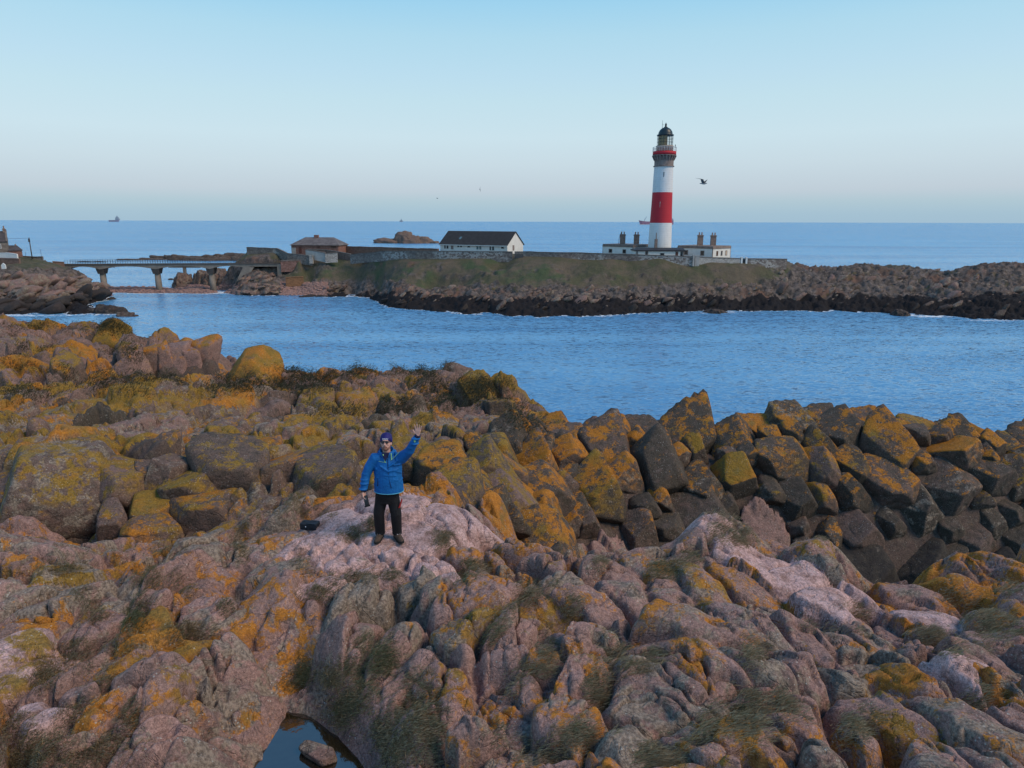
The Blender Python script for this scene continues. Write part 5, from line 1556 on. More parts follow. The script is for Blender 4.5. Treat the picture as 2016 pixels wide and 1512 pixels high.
m = MB().box(-.02, .08, gz(1008), gz(1011), bz(494), bz(483.6)); m.build('door', M['door_grey'], t)
m = MB(); y_ = Db / 2 * .42
for (xx, yy) in ((bx_(899.5), y_),):
    z_ = ev + kc * yy + .17; w_, d_ = .75, .95
    m.add([(xx - w_ / 2, yy - d_ / 2, z_ - kc * d_ / 2 + .08), (xx + w_ / 2, yy - d_ / 2, z_ - kc * d_ / 2 + .08), (xx + w_ / 2, yy + d_ / 2, z_ + kc * d_ / 2 + .08), (xx - w_ / 2, yy + d_ / 2, z_ + kc * d_ / 2 + .08),
           (xx - w_ / 2, yy - d_ / 2, z_ - kc * d_ / 2 - .05), (xx + w_ / 2, yy - d_ / 2, z_ - kc * d_ / 2 - .05), (xx + w_ / 2, yy + d_ / 2, z_ + kc * d_ / 2 - .05), (xx - w_ / 2, yy + d_ / 2, z_ + kc * d_ / 2 - .05)],
          [(0, 1, 2, 3), (0, 4, 5, 1), (1, 5, 6, 2), (2, 6, 7, 3), (3, 7, 4, 0)])
m.build('skylight', M['glass_blue'], t)
# bench and blue tub by the front wall
Rb = Matrix.Rotation(-thb, 4, 'Z')
q = Rb @ Vector((bx_(953.5), -1.4, 0))
b_ = thing('bench', 'dark garden bench against the front of the white bungalow', 'bench', (Xb + q.x, Yb + q.y, zg + .55), -thb)
MB().box(-.9, .9, -.25, .25, .40, .46).build('seat', M['rail_dark'], b_); MB().box(-.9, .9, .22, .27, .5, .95).build('backrest', M['rail_dark'], b_)
for x in (-.8, .8): MB().box(x - .04, x + .04, -.22, .22, -.7, .40).build('leg', M['rail_dark'], b_)
q = Rb @ Vector((bx_(912), -1.2, 0))
o = MB().lathe([(.45, -.9), (.62, 1.0), (.66, 1.05), (.60, 1.05), (.45, .2)], 16).build('tub', plain('blue_plastic', (.08, .16, .30), .5)); o.location = (Xb + q.x, Yb + q.y, zg + .3)
tag(o, 'small blue tub outside the bungalow just behind the wall', 'tub')

# ---- hip roofed red stone house
Yh = 228.0; zg = 11.0; Xh = X_at(619, Yh, 13); mp = mpp(Yh, 13)
t = thing('stone_house', 'low red stone house with grey hipped slate roof left of the bungalow', 'house', (Xh, Yh, zg), math.radians(-6))
hx = lambda px: (px - 619) * mp
hz = lambda py: Zat(619, py, Yh) - zg
xa, xb, D_ = hx(571), hx(667), 9.0
e_, r_ = hz(482.4), Zat(619, 467, Yh + 4.5) - zg
MB().box(xa, xb, 0, D_, -1.5, e_).build('wall', M['brick'], t)
o_ = .35; xr0, xr1 = hx(590), hx(649)
m = MB(); m.add([(xa - o_, -o_, e_), (xb + o_, -o_, e_), (xb + o_, D_ + o_, e_), (xa - o_, D_ + o_, e_), (xr0, D_ / 2, r_), (xr1, D_ / 2, r_), (xa - o_, -o_, e_ - .15), (xb + o_, -o_, e_ - .15), (xb + o_, D_ + o_, e_ - .15), (xa - o_, D_ + o_, e_ - .15)],
               [(0, 1, 5, 4), (1, 2, 5), (2, 3, 4, 5), (3, 0, 4), (6, 7, 1, 0), (7, 8, 2, 1), (8, 9, 3, 2), (9, 6, 0, 3), (9, 8, 7, 6)])
rf = m.build('roof', M['slate'], t)
MB().box(hx(609), hx(617.6), D_ / 2 - .5, D_ / 2 + .5, r_ - .4, Zat(613, 462.4, Yh + 4.5) - zg).build('chimney', M['brick'], rf)
MB().box(hx(586.5), hx(592), -.08, .02, hz(498.5), hz(486)).build('door', M['door_red'], t)
MB().box(hx(572), hx(580), -.10, -.004, hz(500), hz(488)).build('white_panel', M['white_dull'], t)
window(t, hx(624.3), hx(630), hz(488.6), hz(485.2), -.01, 'door_red', 'brown_stone', .08, 0)
MB().box(hx(652.5), hx(662.5), -.12, .02, hz(487.4), hz(481.5)).build('shutter', M['wood_brown'], t)

# ---- walls of the island
def wall(label, pts, mat='rubble', cop='coping', thick=.5, group=None, cat='wall', low=1.6, name='stone_wall', coph=.22):
    """pts: (px, py_top, Y) along the wall; stands on the land below it"""
    P_ = [np.array(W(px, py, Y)) for px, py, Y in pts]
    base = P_[0].copy(); base[2] = min(p[2] for p in P_) - 2.2
    t = thing(name, label, cat, tuple(base), 0, group)
    b, c_ = MB(), MB()
    # resample
    Q = []
    for a_, e in zip(P_[:-1], P_[1:]):
        n_ = max(1, int(np.linalg.norm(e - a_) / 2.0))
        Q += [a_ + (e - a_) * k / n_ for k in range(n_)]
    Q.append(P_[-1])
    V, VC = [], []
    for k, q in enumerate(Q):
        d = Q[min(k + 1, len(Q) - 1)] - Q[max(k - 1, 0)]; nrm = np.array([d[1], -d[0], 0]); nrm /= np.linalg.norm(nrm)
        jz = RNG.normal(0, .035)
        for s_, zt_ in ((.5, 0), (-.5, 0)):
            top = q + nrm * thick * s_ - base; top[2] += jz
            V.append((top[0], top[1], q[2] - base[2] - low - 1.4)); V.append((top[0], top[1], top[2] - coph))
            tc = q + nrm * (thick * s_ * 1.25) - base
            VC.append((tc[0], tc[1], top[2] - coph + .002)); VC.append((tc[0], tc[1], top[2]))
    F = []
    n_ = len(Q)
    for k in range(n_ - 1):
        a, e = 4 * k, 4 * (k + 1)
        F += [(a, e, e + 1, a + 1), (a + 3, e + 3, e + 2, a + 2), (a + 1, e + 1, e + 3, a + 3), (a + 2, e + 2, e, a)]
    F += [(0, 1, 3, 2), (4 * n_ - 4, 4 * n_ - 2, 4 * n_ - 1, 4 * n_ - 3)]
    b.add(V, F).build('masonry', M[mat], t); c_.add(VC, F).build('coping', M[cop], t)
    return t
wall('long partly whitewashed stone wall running from the bungalow to the lighthouse', [(1031, 494.8, 195), (1100, 496.2, 192), (1160, 497.4, 191), (1240, 500, 189), (1308, 502.6, 187.6), (1363, 504.4, 187)], 'rubble')
wall('short stretch of whitewashed stone wall under the right keepers house', [(1376, 505.2, 187.4), (1420, 506.8, 188.5), (1458, 508, 189.5)], 'limestone_white')
wall('end stretch of rough stone wall at the right end of the enclosure', [(1470, 508.2, 189.5), (1510, 508.8, 190), (1549, 509.2, 191)], 'rubble')
wall('long grey rubble wall curving up in front of the white bungalow', [(690, 500.6, 216), (720, 497.5, 213), (760, 494, 208), (820, 493.4, 203), (880, 493.8, 199.5), (950, 494.4, 196.5), (1009, 495, 194.5)], 'rubble')
wall('patch of whitewashed rubble at the gateway left of the curving wall', [(640, 498.4, 217), (664, 497.2, 217.5)], 'limestone_white', thick=.6)
wall('smooth pale wall in front of the hip roofed stone house', [(602, 491, 219.5), (622, 493.4, 218.5), (641, 497.6, 217.6)], 'white_dull')
wall('brown boundary wall between the stone house and the bungalow', [(664, 484.2, 236), (740, 486, 230), (800, 488, 224), (863, 489.4, 212)], 'brown_stone', 'brown_stone')
wall('brown garden wall lower right of the stone house', [(606, 489.6, 225), (640, 490.8, 224), (672, 496, 221), (690, 499.6, 219)], 'brown_stone')
wall('grey enclosure wall at the left end of the island stepping down the slope', [(486, 486.4, 226), (545, 488.4, 224), (556, 493, 222), (566, 498, 220), (590, 500.4, 219), (614, 503.6, 218)], 'rubble_dark')
wall('red rubble retaining wall beside the right bridge end', [(552, 512.5, 217), (592, 511.6, 219)], 'rubble_red', thick=.9, low=2.2)
wall('orange stone retaining wall above the small cobble cove', [(562, 545.6, 211.6), (597, 543.6, 213)], 'orange_stone', 'orange_stone', thick=.9, low=1.5)
def pillar(px, ptop, pbot, w, Y, mat, label, cat='gate pillar', d=.8):
    p = W(px, ptop, Y); h_ = p[2] - Zat(px, pbot, Y) + .8; ww = w * mpp(Y) * .5
    o = MB().box(-ww, ww, -d / 2, d / 2, 0, h_).box(-ww - .05, ww + .05, -d / 2 - .05, d / 2 + .05, h_ + .002, h_ + .14).build('gate_pillar', M[mat]); o.location = (p[0], p[1], p[2] - h_)
    return tag(o, label, cat)
pillar(1365.5, 503.2, 518, 3.4, 186.8, 'white_dull', 'narrow pale pillar closing the long wall below the right keepers house')
pillar(1372.5, 504, 519, 8.5, 187.2, 'white_dull', 'broad white rendered pillar in the middle of the lighthouse wall')
pillar(1460, 507, 522, 3.2, 189.5, 'white', 'white gate pillar left of the dark gate in the lighthouse wall')
pillar(1469.5, 507.4, 523, 3.2, 189.5, 'white', 'white gate pillar right of the dark gate in the lighthouse wall')
pillar(612.5, 503.4, 514, 7, 217.8, 'limestone_white', 'whitewashed wall end at the foot of the sloping grey wall', 'wall end')
def plank_gate(px0, px1, ptop, pbot, Y, label, n=6):
    a, b = W(px0, ptop, Y), W(px1, ptop, Y); zb = Zat(px0, pbot, Y) - .4
    t = thing('gate', label, 'gate', (a[0], Y, zb)); L = b[0] - a[0]; H_ = a[2] - zb
    for k in range(n):
        MB().box(L * k / n + .02, L * (k + 1) / n - .02, -.04, .04, 0, H_ - .03 * (k % 2)).build('plank', M['gate_grey'], t)
    MB().box(0, L, .045, .10, H_ * .25, H_ * .25 + .12).box(0, L, .045, .10, H_ * .75, H_ * .75 + .12).build('rail', M['gate_grey'], t)
plank_gate(1013, 1030.5, 494.6, 505.5, 193.8, 'wide dark grey plank gate at the right gable of the bungalow', 8)
plank_gate(1461.8, 1467.8, 508.4, 522.5, 189.6, 'narrow dark gate between white pillars near the end of the wall', 3)

# ================================================================== BRIDGE
Y0b, Y1b = 213.0, 217.0
def Bp(px, py):
    return W(px, py, np.interp(px, [125, 551], [Y0b, Y1b]))
p0, p1 = Bp(126, 520.4), Bp(551, 518.4)
t = thing('bridge', 'concrete footbridge on tall piers between the headland and the island', 'bridge', tuple((p0 + p1) / 2 * np.array([1, 1, 0]) + np.array([0, 0, p0[2]])))
org = np.array(t.location)
WD = 3.0
piers = [195.0, 304.0, 412.0]
segs = [(126, 195), (195, 304), (304, 412), (412, 487), (487, 551)]
bk = MB()
def soffit(px):
    for a, b in segs:
        if a <= px <= b:
            u = (px - a) / (b - a)
            return 2.2 + 5.8 * (2 * abs(u - .5)) ** 2.2 if b < 488 else (2.2 + 5.8 * (1 - u) ** 2.0 if a < 480 else 3.6)
    return 3
V, F = [], []
xs = np.linspace(126, 551, 120)
for px in xs:
    tp = Bp(px, np.interp(px, [126, 551], [520.4, 518.4])) - org
    dz = (2.6 + soffit(px)) * mpp(215, 9)
    V += [(tp[0], tp[1], tp[2]), (tp[0], tp[1] + WD, tp[2]), (tp[0], tp[1] + WD, tp[2] - dz), (tp[0], tp[1], tp[2] - dz)]
for k in range(len(xs) - 1):
    a, b = 4 * k, 4 * k + 4
    F += [(a, b, b + 1, a + 1), (a + 1, b + 1, b + 2, a + 2), (a + 2, b + 2, b + 3, a + 3), (a + 3, b + 3, b, a)]
F += [(0, 1, 2, 3), (len(V) - 1, len(V) - 2, len(V) - 3, len(V) - 4)]
MB().add(V, F).build('deck', M['concrete'], t)
V = []
for px in xs:
    tp = Bp(px, np.interp(px, [126, 551], [519.3, 517.3])) - org
    V += [(tp[0], tp[1] - .18, tp[2]), (tp[0], tp[1] + .22, tp[2]), (tp[0], tp[1] + .22, tp[2] - .40), (tp[0], tp[1] - .18, tp[2] - .40)]
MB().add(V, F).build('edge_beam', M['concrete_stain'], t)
for px in piers:
    q = Bp(px, 527) - org
    zb = 0.0 - org[2] - 1.2
    ptx = 6.4 * mpp(215, 5)
    MB().loft([((q[0], q[1] + WD / 2, zb), ptx, 1.0), ((q[0], q[1] + WD / 2, q[2] - 1.9), ptx * .85, .9)], 14).build('pier', M['concrete'], t, True)
    h0 = q[2] - 1.95; m = MB()
    m.add([(q[0] - ptx * .85, q[1] + .4, h0), (q[0] + ptx * .85, q[1] + .4, h0), (q[0] + ptx * .85, q[1] + WD - .4, h0), (q[0] - ptx * .85, q[1] + WD - .4, h0),
           (q[0] - ptx * 1.18, q[1] + .1, q[2] - .4), (q[0] + ptx * 1.18, q[1] + .1, q[2] - .4), (q[0] + ptx * 1.18, q[1] + WD - .1, q[2] - .4), (q[0] - ptx * 1.18, q[1] + WD - .1, q[2] - .4),
           (q[0] - ptx * 1.18, q[1] + .1, q[2] + .4), (q[0] + ptx * 1.18, q[1] + .1, q[2] + .4), (q[0] + ptx * 1.18, q[1] + WD - .1, q[2] + .4), (q[0] - ptx * 1.18, q[1] + WD - .1, q[2] + .4)],
          [(3, 2, 1, 0), (0, 1, 5, 4), (1, 2, 6, 5), (2, 3, 7, 6), (3, 0, 4, 7), (4, 5, 9, 8), (5, 6, 10, 9), (6, 7, 11, 10), (7, 4, 8, 11), (8, 9, 10, 11)])
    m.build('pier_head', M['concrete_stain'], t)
a_, b_ = Bp(489, 526) - org, Bp(462, 574) - org
m = MB(); w1, w2 = 1.7, 1.2
m.add([(a_[0] - w1, a_[1], a_[2]), (a_[0] + w1, a_[1], a_[2]), (a_[0] + w1, a_[1] + WD, a_[2]), (a_[0] - w1, a_[1] + WD, a_[2]), (b_[0] - w2, b_[1] - 1, b_[2] - 1), (b_[0] + w2, b_[1] - 1, b_[2] - 1), (b_[0] + w2, b_[1] + WD, b_[2] - 1), (b_[0] - w2, b_[1] + WD, b_[2] - 1)],
      [(0, 1, 2, 3), (7, 6, 5, 4), (4, 5, 1, 0), (5, 6, 2, 1), (6, 7, 3, 2), (7, 4, 0, 3)])
m.build('raking_pier', M['concrete'], t)
a_ = Bp(549, 519.5) - org; b_ = Bp(549, 545) - org
MB().box(a_[0] - .62, a_[0] + .62, a_[1] - .1, a_[1] + WD + .2, b_[2], a_[2] - .003).build('abutment', M['concrete'], t)
NPOST = 86
rl_ = []
for k in range(NPOST):
    px = 128 + (548 - 128) * k / (NPOST - 1)
    for yy, dark in ((.05, 1), (WD - .1, 0)):
        tp = Bp(px, np.interp(px, [126, 551], [519.0, 517.0])) - org
        if dark:
            MB().box(tp[0] - .03, tp[0] + .03, tp[1] + yy - .03, tp[1] + yy + .03, tp[2] - .05, tp[2] + 1.08).build('railing_post', M['rail_dark'], t)
        else: rl_.append((tp[0], tp[1] + yy, tp[2]))
m = MB()
for q in rl_: m.box(q[0] - .03, q[0] + .03, q[1] - .03, q[1] + .03, q[2] - .05, q[2] + 1.08)
o = m.build('railing_post', M['rail_dark'], t); o['kind'] = 'stuff'; o.name = 'railing'
e0, e1 = Bp(128, 519) - org, Bp(548, 517) - org
m = MB()
for hh in (.55, 1.05):
    m.tube([(e0[0], e0[1] + .05, e0[2] + hh), (e1[0], e1[1] + .05, e1[2] + hh)], .018, 4); m.tube([(e0[0], e0[1] + WD - .1, e0[2] + hh), (e1[0], e1[1] + WD - .1, e1[2] + hh)], .018, 4)
m.build('hand_rail', M['rail_dark'], t)
# small pier and beam on the sea stack
q = W(363, 527, 231); zb = Zat(363, 539, 231)
t = thing('pipe_support', 'short concrete pillar with a beam on top of the sea stack', 'pillar', (q[0], q[1], zb - .5))
MB().box(-.42, .42, -.42, .42, 0, q[2] - zb + .5).build('pillar', M['concrete'], t)
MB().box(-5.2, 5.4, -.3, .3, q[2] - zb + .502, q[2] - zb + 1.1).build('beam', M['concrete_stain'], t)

# ================================================================== HOUSES ON THE HEADLAND
Yo = 202.0; zg = float(Zat(0, 500, Yo)) - 1.0
X0 = X_at(17, Yo, 13); mp = mpp(Yo, 13)
t = thing('stone_house', 'tall grey stone house with gable chimney cut by the left edge of the view', 'house', (X0, Yo, zg), math.radians(34))
z_ = lambda py: Zat(8, py, Yo) - zg
L_ = 9.0; D_ = 5.5
MB().add([(-L_, 0, -1), (0, 0, -1), (0, D_, -1), (-L_, D_, -1), (-L_, 0, z_(475)), (0, 0, z_(475)), (0, D_, z_(475)), (-L_, D_, z_(475)), (-L_, D_ / 2, z_(457)), (0, D_ / 2, z_(457))],
         [(0, 1, 5, 4), (1, 2, 6, 9, 5), (2, 3, 7, 6), (3, 0, 4, 8, 7)]).build('wall', M['house_stone'], t)
m = MB()
for y0, y1 in ((-.3, D_ / 2), (D_ + .3, D_ / 2)):
    m.add([(-L_, y0, z_(476)), (.02, y0, z_(476)), (.02, y1, z_(456)), (-L_, y1, z_(456)), (-L_, y0, z_(476) + .14), (.02, y0, z_(476) + .14), (.02, y1, z_(456) + .14), (-L_, y1, z_(456) + .14)], [(0, 1, 2, 3), (7, 6, 5, 4), (0, 4, 5, 1), (1, 5, 6, 2), (2, 6, 7, 3), (3, 7, 4, 0)])
m.build('roof', M['slate_dark'], t)
m = MB(); sk = .16      # gable skews
m.add([(-.35, -.2, z_(475)), (.12, -.2, z_(475)), (.12, D_ / 2, z_(455.2)), (-.35, D_ / 2, z_(455.2)), (-.35, -.2, z_(475) + .35), (.12, -.2, z_(475) + .35), (.12, D_ / 2, z_(455.2) + .35), (-.35, D_ / 2, z_(455.2) + .35)], [(0, 1, 2, 3), (7, 6, 5, 4), (0, 4, 5, 1), (1, 5, 6, 2), (2, 6, 7, 3), (3, 7, 4, 0)])
m.build('skew_stone', M['house_stone'], t)
stack_chimney(t, -.45, D_ / 2, z_(458), z_(450), .7, 1.2, 1)
window(t, (3 - 17) * mp, (6.2 - 17) * mp, z_(489), z_(480), -.01, 'glass_dark', 'frame_white', .1, 1)
t = thing('outhouse', 'low red brick outhouse with purple slate roof beside the left edge house', 'house', (X0 + .12, Yo - .3, zg), math.radians(34))
xe = float(np.arange(2, 12, .05)[np.argmin([abs(px_of(X0 + L * math.cos(math.radians(34)), Yo + L * math.sin(math.radians(34)), 13) - 42.5) for L in np.arange(2, 12, .05)])]); zr_, ze_ = z_(483.4), z_(493.6)
MB().box(0, xe, 0, 4.5, -1, ze_).build('wall', M['brick'], t)
MB().add([(-.02, -.25, ze_), (xe + .25, -.25, ze_), (xe + .25, 4.75, ze_), (-.02, 4.75, ze_), (-.02, 2.25, zr_), (xe - 1.0, 2.25, zr_)], [(0, 1, 5, 4), (1, 2, 5), (2, 3, 4, 5), (3, 0, 4), (3, 2, 1, 0)]).build('roof', M['slate_dark'], t)
MB().lathe([(.2, zr_ - .1), (.18, zr_ + .35)], 8, xe - 1.3, 2.25).build('chimney_pot', M['chimney_pot'], t)
wall('low white painted wall below the house at the left edge', [(-30, 497.2, 199), (12, 497, 198.5), (24, 498, 198.2), (34, 500, 198)], 'white', 'white', .4, low=.2, coph=.1)
wall('brown rubble garden wall under the white wall at the left edge', [(-30, 507, 196), (10, 507.5, 195.5), (38, 508.5, 195)], 'brown_stone', 'brown_stone', .5, low=.3)
wall('dark low wall on the headland brow behind the utility pole', [(46, 503.6, 207), (70, 505, 207), (84, 504.6, 207)], 'rubble_dark', 'coping', .5, low=.3)
wall('brown stone approach wall at the left bridge end', [(103, 514, 211.5), (126, 515.2, 213)], 'brown_stone', 'brown_stone', .8, low=.6)
q = W(57, 467.5, 200.0); zb = Zat(57, 506, 200)
t = thing('utility_pole', 'dark wooden utility pole with a top fitting on the left headland', 'pole', (q[0], q[1], zb - .6))
MB().lathe([(.15, 0), (.11, q[2] - zb + .6)], 10).build('pole', M['wood_pole'], t, True); MB().lathe([(.12, q[2] - zb - .7), (.24, q[2] - zb - .6), (.24, q[2] - zb + .15), (.1, q[2] - zb + .3)], 10, .05, -.2).build('transformer', M['rail_dark'], t)
MB().tube([(0, 0, q[2] - zb + .4), (-6, .4, q[2] - zb + .25), (-12, 1, q[2] - zb + .3)], .022, 4).build('wire', M['rail_dark'], t)
for px, pt, lb in ((49.5, 495.5, 'thin short post left of the utility pole on the headland'), (79.5, 491, 'thin tall post right of the utility pole on the headland')):
    q = W(px, pt, 205); zb = Zat(px, 508, 205)
    o = MB().lathe([(.05, 0), (.04, q[2] - zb + .6)], 6).build('post', M['wood_pole']); o.location = (q[0], q[1], zb - .6); tag(o, lb, 'post')
q = W(7, 523, 187); zz0 = float(Hfar(q[0], q[1]))
o = MB().box(-.55, .55, -.15, .15, -.6, .9).add([(-.55, -.15, .9), (.55, -.15, .9), (.55, .15, .9), (-.55, .15, .9), (0, -.15, 1.4), (0, .15, 1.4)], [(0, 1, 4), (3, 5, 2), (1, 2, 5, 4), (0, 4, 5, 3)]).build('marker_stone', M['white']); o.location = (q[0], q[1], q[2] - .7)
tag(o, 'small white pointed marker on the grass at the left edge', 'marker')
# bird on the wing under the bridge
# ================================================================== SHIPS
def ship_left():
    Y = 9000.0; q = W(226, 434, Y); s = mpp(Y, 0)
    t = thing('ship', 'supply ship painted a hazy purple grey on the horizon at the left with its bridge forward', 'ship', (q[0], Y, 0))
    px = lambda p: (p - 226) * s; pz = lambda p: (434.6 - p) * s
    m = MB()
    V, F = [], []
    for x, zt_ in ((px(214.5), pz(431.2)), (px(228), pz(431.2)), (px(233), pz(430.2)), (px(237), pz(428.6))):
        b = 9 if x < px(234) else 1.0
        V += [(x, -b, zt_), (x, b, zt_), (x - (4 if x > px(234) else 0) * s, b * .8, -3), (x - (4 if x > px(234) else 0) * s, -b * .8, -3)]
    for k in range(3):
        a, b = 4 * k, 4 * k + 4
        F += [(a, b, b + 1, a + 1), (a + 1, b + 1, b + 2, a + 2), (a + 2, b + 2, b + 3, a + 3), (a + 3, b + 3, b, a)]
    F += [(0, 1, 2, 3), (15, 14, 13, 12)]
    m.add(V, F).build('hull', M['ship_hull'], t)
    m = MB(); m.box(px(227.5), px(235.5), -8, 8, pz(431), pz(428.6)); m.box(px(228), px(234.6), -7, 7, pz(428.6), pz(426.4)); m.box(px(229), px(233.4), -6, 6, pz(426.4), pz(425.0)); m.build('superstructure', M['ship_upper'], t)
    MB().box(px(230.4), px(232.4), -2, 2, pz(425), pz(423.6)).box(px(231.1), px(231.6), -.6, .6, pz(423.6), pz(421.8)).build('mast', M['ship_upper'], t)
ship_left()
def ship_right():
    Y = 5200.0; q = W(1290, 441, Y); s = mpp(Y, 0)
    t = thing('ship', 'red cargo ship paled by painted haze and partly hidden behind the lighthouse', 'ship', (q[0], Y, 0))
    px = lambda p: (p - 1290) * s; pz = lambda p: (441.9 - p) * s
    V, F = [], []
    sec = ((1257, 433.4, .6), (1263, 434.6, 6), (1272, 435.6, 9), (1310, 436, 9), (1320, 434.2, 9), (1325.2, 433.4, 8))
    for k, (p, zt_, b) in enumerate(sec):
        x = px(p); xb = px(p + (3.5 if k == 0 else 0))
        V += [(x, -b, pz(zt_)), (x, b, pz(zt_)), (xb, b * .8, -2), (xb, -b * .8, -2)]
    for k in range(len(sec) - 1):
        a, b = 4 * k, 4 * k + 4
        F += [(a, b, b + 1, a + 1), (a + 1, b + 1, b + 2, a + 2), (a + 2, b + 2, b + 3, a + 3), (a + 3, b + 3, b, a)]
    F += [(0, 1, 2, 3), (len(V) - 1, len(V) - 2, len(V) - 3, len(V) - 4)]
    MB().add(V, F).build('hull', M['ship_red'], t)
    MB().box(px(1258), px(1325.5), -9.3, 9.3, -.5, pz(441.2)).build('waterline', M['rail_white'], t)
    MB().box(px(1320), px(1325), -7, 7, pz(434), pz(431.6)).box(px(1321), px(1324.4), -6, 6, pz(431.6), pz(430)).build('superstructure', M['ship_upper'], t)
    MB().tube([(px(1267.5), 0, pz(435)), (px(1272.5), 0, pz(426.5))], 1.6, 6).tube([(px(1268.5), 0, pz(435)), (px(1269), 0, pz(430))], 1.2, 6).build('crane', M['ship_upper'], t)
ship_right()
Y = 16000.0; q = W(790, 434, Y); s = mpp(Y, 0)
t = thing('ship', 'tiny grey vessel on the horizon left of the islet', 'ship', (q[0], Y, 0))
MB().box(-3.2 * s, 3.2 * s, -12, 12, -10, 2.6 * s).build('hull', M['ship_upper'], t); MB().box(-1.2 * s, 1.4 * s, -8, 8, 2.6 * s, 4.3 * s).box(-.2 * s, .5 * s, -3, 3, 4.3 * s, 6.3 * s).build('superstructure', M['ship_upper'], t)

# ================================================================== GULLS
def gull(name, label, pos, span, body, heading, wl, wr_, dark='gull_dark', group=None):
    """flying gull; wing polylines wl, wr_ are (out, up, back) in units of the half span"""
    t = thing(name, label, 'bird', tuple(pos), 0, group)
    Rz = Matrix.Rotation(heading, 4, 'Z')
    h_ = span * .5
    m = MB(); L = body
    pts = [Rz @ Vector(p) for p in ((-L * .55, 0, .02 * L), (-L * .35, 0, .03 * L), (-L * .05, 0, 0), (L * .2, 0, -.01 * L), (L * .36, 0, .03 * L), (L * .46, 0, .04 * L), (L * .54, 0, .03 * L))]
    m.tube(pts, [L * .05, L * .07, L * .13, L * .12, L * .075, L * .065, L * .012], 10)
    m.build('body', M['gull_white'], t, True)
    for wing in (wl, wr_):
        V, F = [], []
        n_ = len(wing)
        for k, (o_, u_, b_, ch) in enumerate(wing):
            for sgn, th_ in ((1, .5), (-1, .5)):
                V.append(Rz @ Vector((b_ * h_ + ch * h_ * .5 * sgn, o_ * h_, u_ * h_ + .012 * h_)))
            V.append(Rz @ Vector((b_ * h_ + ch * h_ * .15, o_ * h_, u_ * h_ - .03 * h_ * (1 - k / n_))))
        for k in range(n_ - 1):
            a, b = 3 * k, 3 * k + 3
            F += [(a, b, b + 1, a + 1), (a + 1, b + 1, b + 2, a + 2), (a + 2, b + 2, b, a)]
        F += [(0, 1, 2), (len(V) - 1, len(V) - 2, len(V) - 3)]
        MB().add([tuple(v) for v in V], F).build('wing', M[dark], t, True)
    return t
gp = W(1385, 361.5, 70.0)
# seen from the side, flying to the right: near wing swept up and back, far wing short behind
gull('gull', 'large gull gliding with raised bent wings right of the lighthouse', gp, 1.55, .66, math.radians(-14),
     [(-.06, .05, -.02, .40), (-.22, .30, -.14, .38), (-.36, .50, -.22, .34), (-.46, .58, -.58, .22), (-.52, .64, -1.02, .04)],
     [(.06, .05, .04, .36), (.24, .18, .14, .30), (.42, .34, .28, .20), (.60, .52, .46, .04)])
gull('gull', 'small distant gull banking high left of the lighthouse with one wing up', W(945, 373.5, 130), 1.3, .5, math.radians(70),
     [(-.06, .03, 0, .28), (-.1, -.3, .02, .2), (-.16, -.62, .02, .03)], [(.06, .03, 0, .28), (-.02, .4, 0, .22), (-.12, .85, -.04, .03)])
gull('gull', 'tiny pale gull low over the sea above the stone house', W(861, 390.5, 170), 1.3, .5, math.radians(15),
     [(-.06, .03, 0, .25), (-.3, .16, -.1, .2), (-.7, .22, -.3, .03)], [(.06, .03, 0, .25), (.3, .12, 0, .2), (.7, .12, -.1, .03)])
gull('gull', 'dark bird with spread wings crossing in front of the bridge deck', W(223.5, 526, 205), 2.1, .8, math.radians(20),
     [(-.06, .03, 0, .28), (-.3, .18, -.1, .2), (-.75, .2, -.4, .03)], [(.06, .03, 0, .28), (.3, -.12, .1, .2), (.8, -.38, .3, .03)])
# ================================================================== THE MAN
dg = bpy.context.evaluated_depsgraph_get()
def cast(px, py):
    """visible surface of the near land on a photo pixel"""
    d = ray(px, py)
    ok, loc, nrm, _, ob, _ = SC.ray_cast(dg, Vector(CP), Vector(d), distance=75.0)
    return (np.array(loc), np.array(nrm), ob) if ok else None
bpy.context.view_layer.update(); dg = bpy.context.evaluated_depsgraph_get()
def drop(x, y, z0=20.0):
    ok, loc, nrm, _, ob, _ = SC.ray_cast(dg, Vector((x, y, z0)), Vector((0, 0, -1)), distance=12)
    return loc.z if ok else None

_f0 = cast(766, 1061)[0]
PX, PY = float(_f0[0]), float(_f0[1])
fl = (X_at(749, PY, _f0[2]), PY - .02); fr = (X_at(785, PY, _f0[2]), PY - .06)   # feet: left and right in the picture
zl, zr2 = drop(*fl), drop(*fr)
PZ = (zl + zr2) / 2
man = thing('person', 'man in a bright blue jacket and navy beanie waving one raised hand', 'person', (PX, PY, PZ))
HM = Zat(760, 851, PY) - PZ       # height to the top of the hat as photographed
SCL = HM / 1.84
man.scale = (SCL, SCL, SCL)
def LX(px, h, dy=0.0):
    return (X_at(px, PY + dy * SCL, PZ + h * SCL) - PX) / SCL
fz_l, fz_r = (zl - PZ) / SCL, (zr2 - PZ) / SCL
fxl, fxr = (fl[0] - PX) / SCL, (fr[0] - PX) / SCL
V3 = Vector
skin = NT('skin'); skin.set('Base Color', skin.mix(skin.noise(9, 3), (0.60, 0.33, 0.265), (0.70, 0.41, 0.335))); skin.set('Roughness', .6)
MS = skin.mat
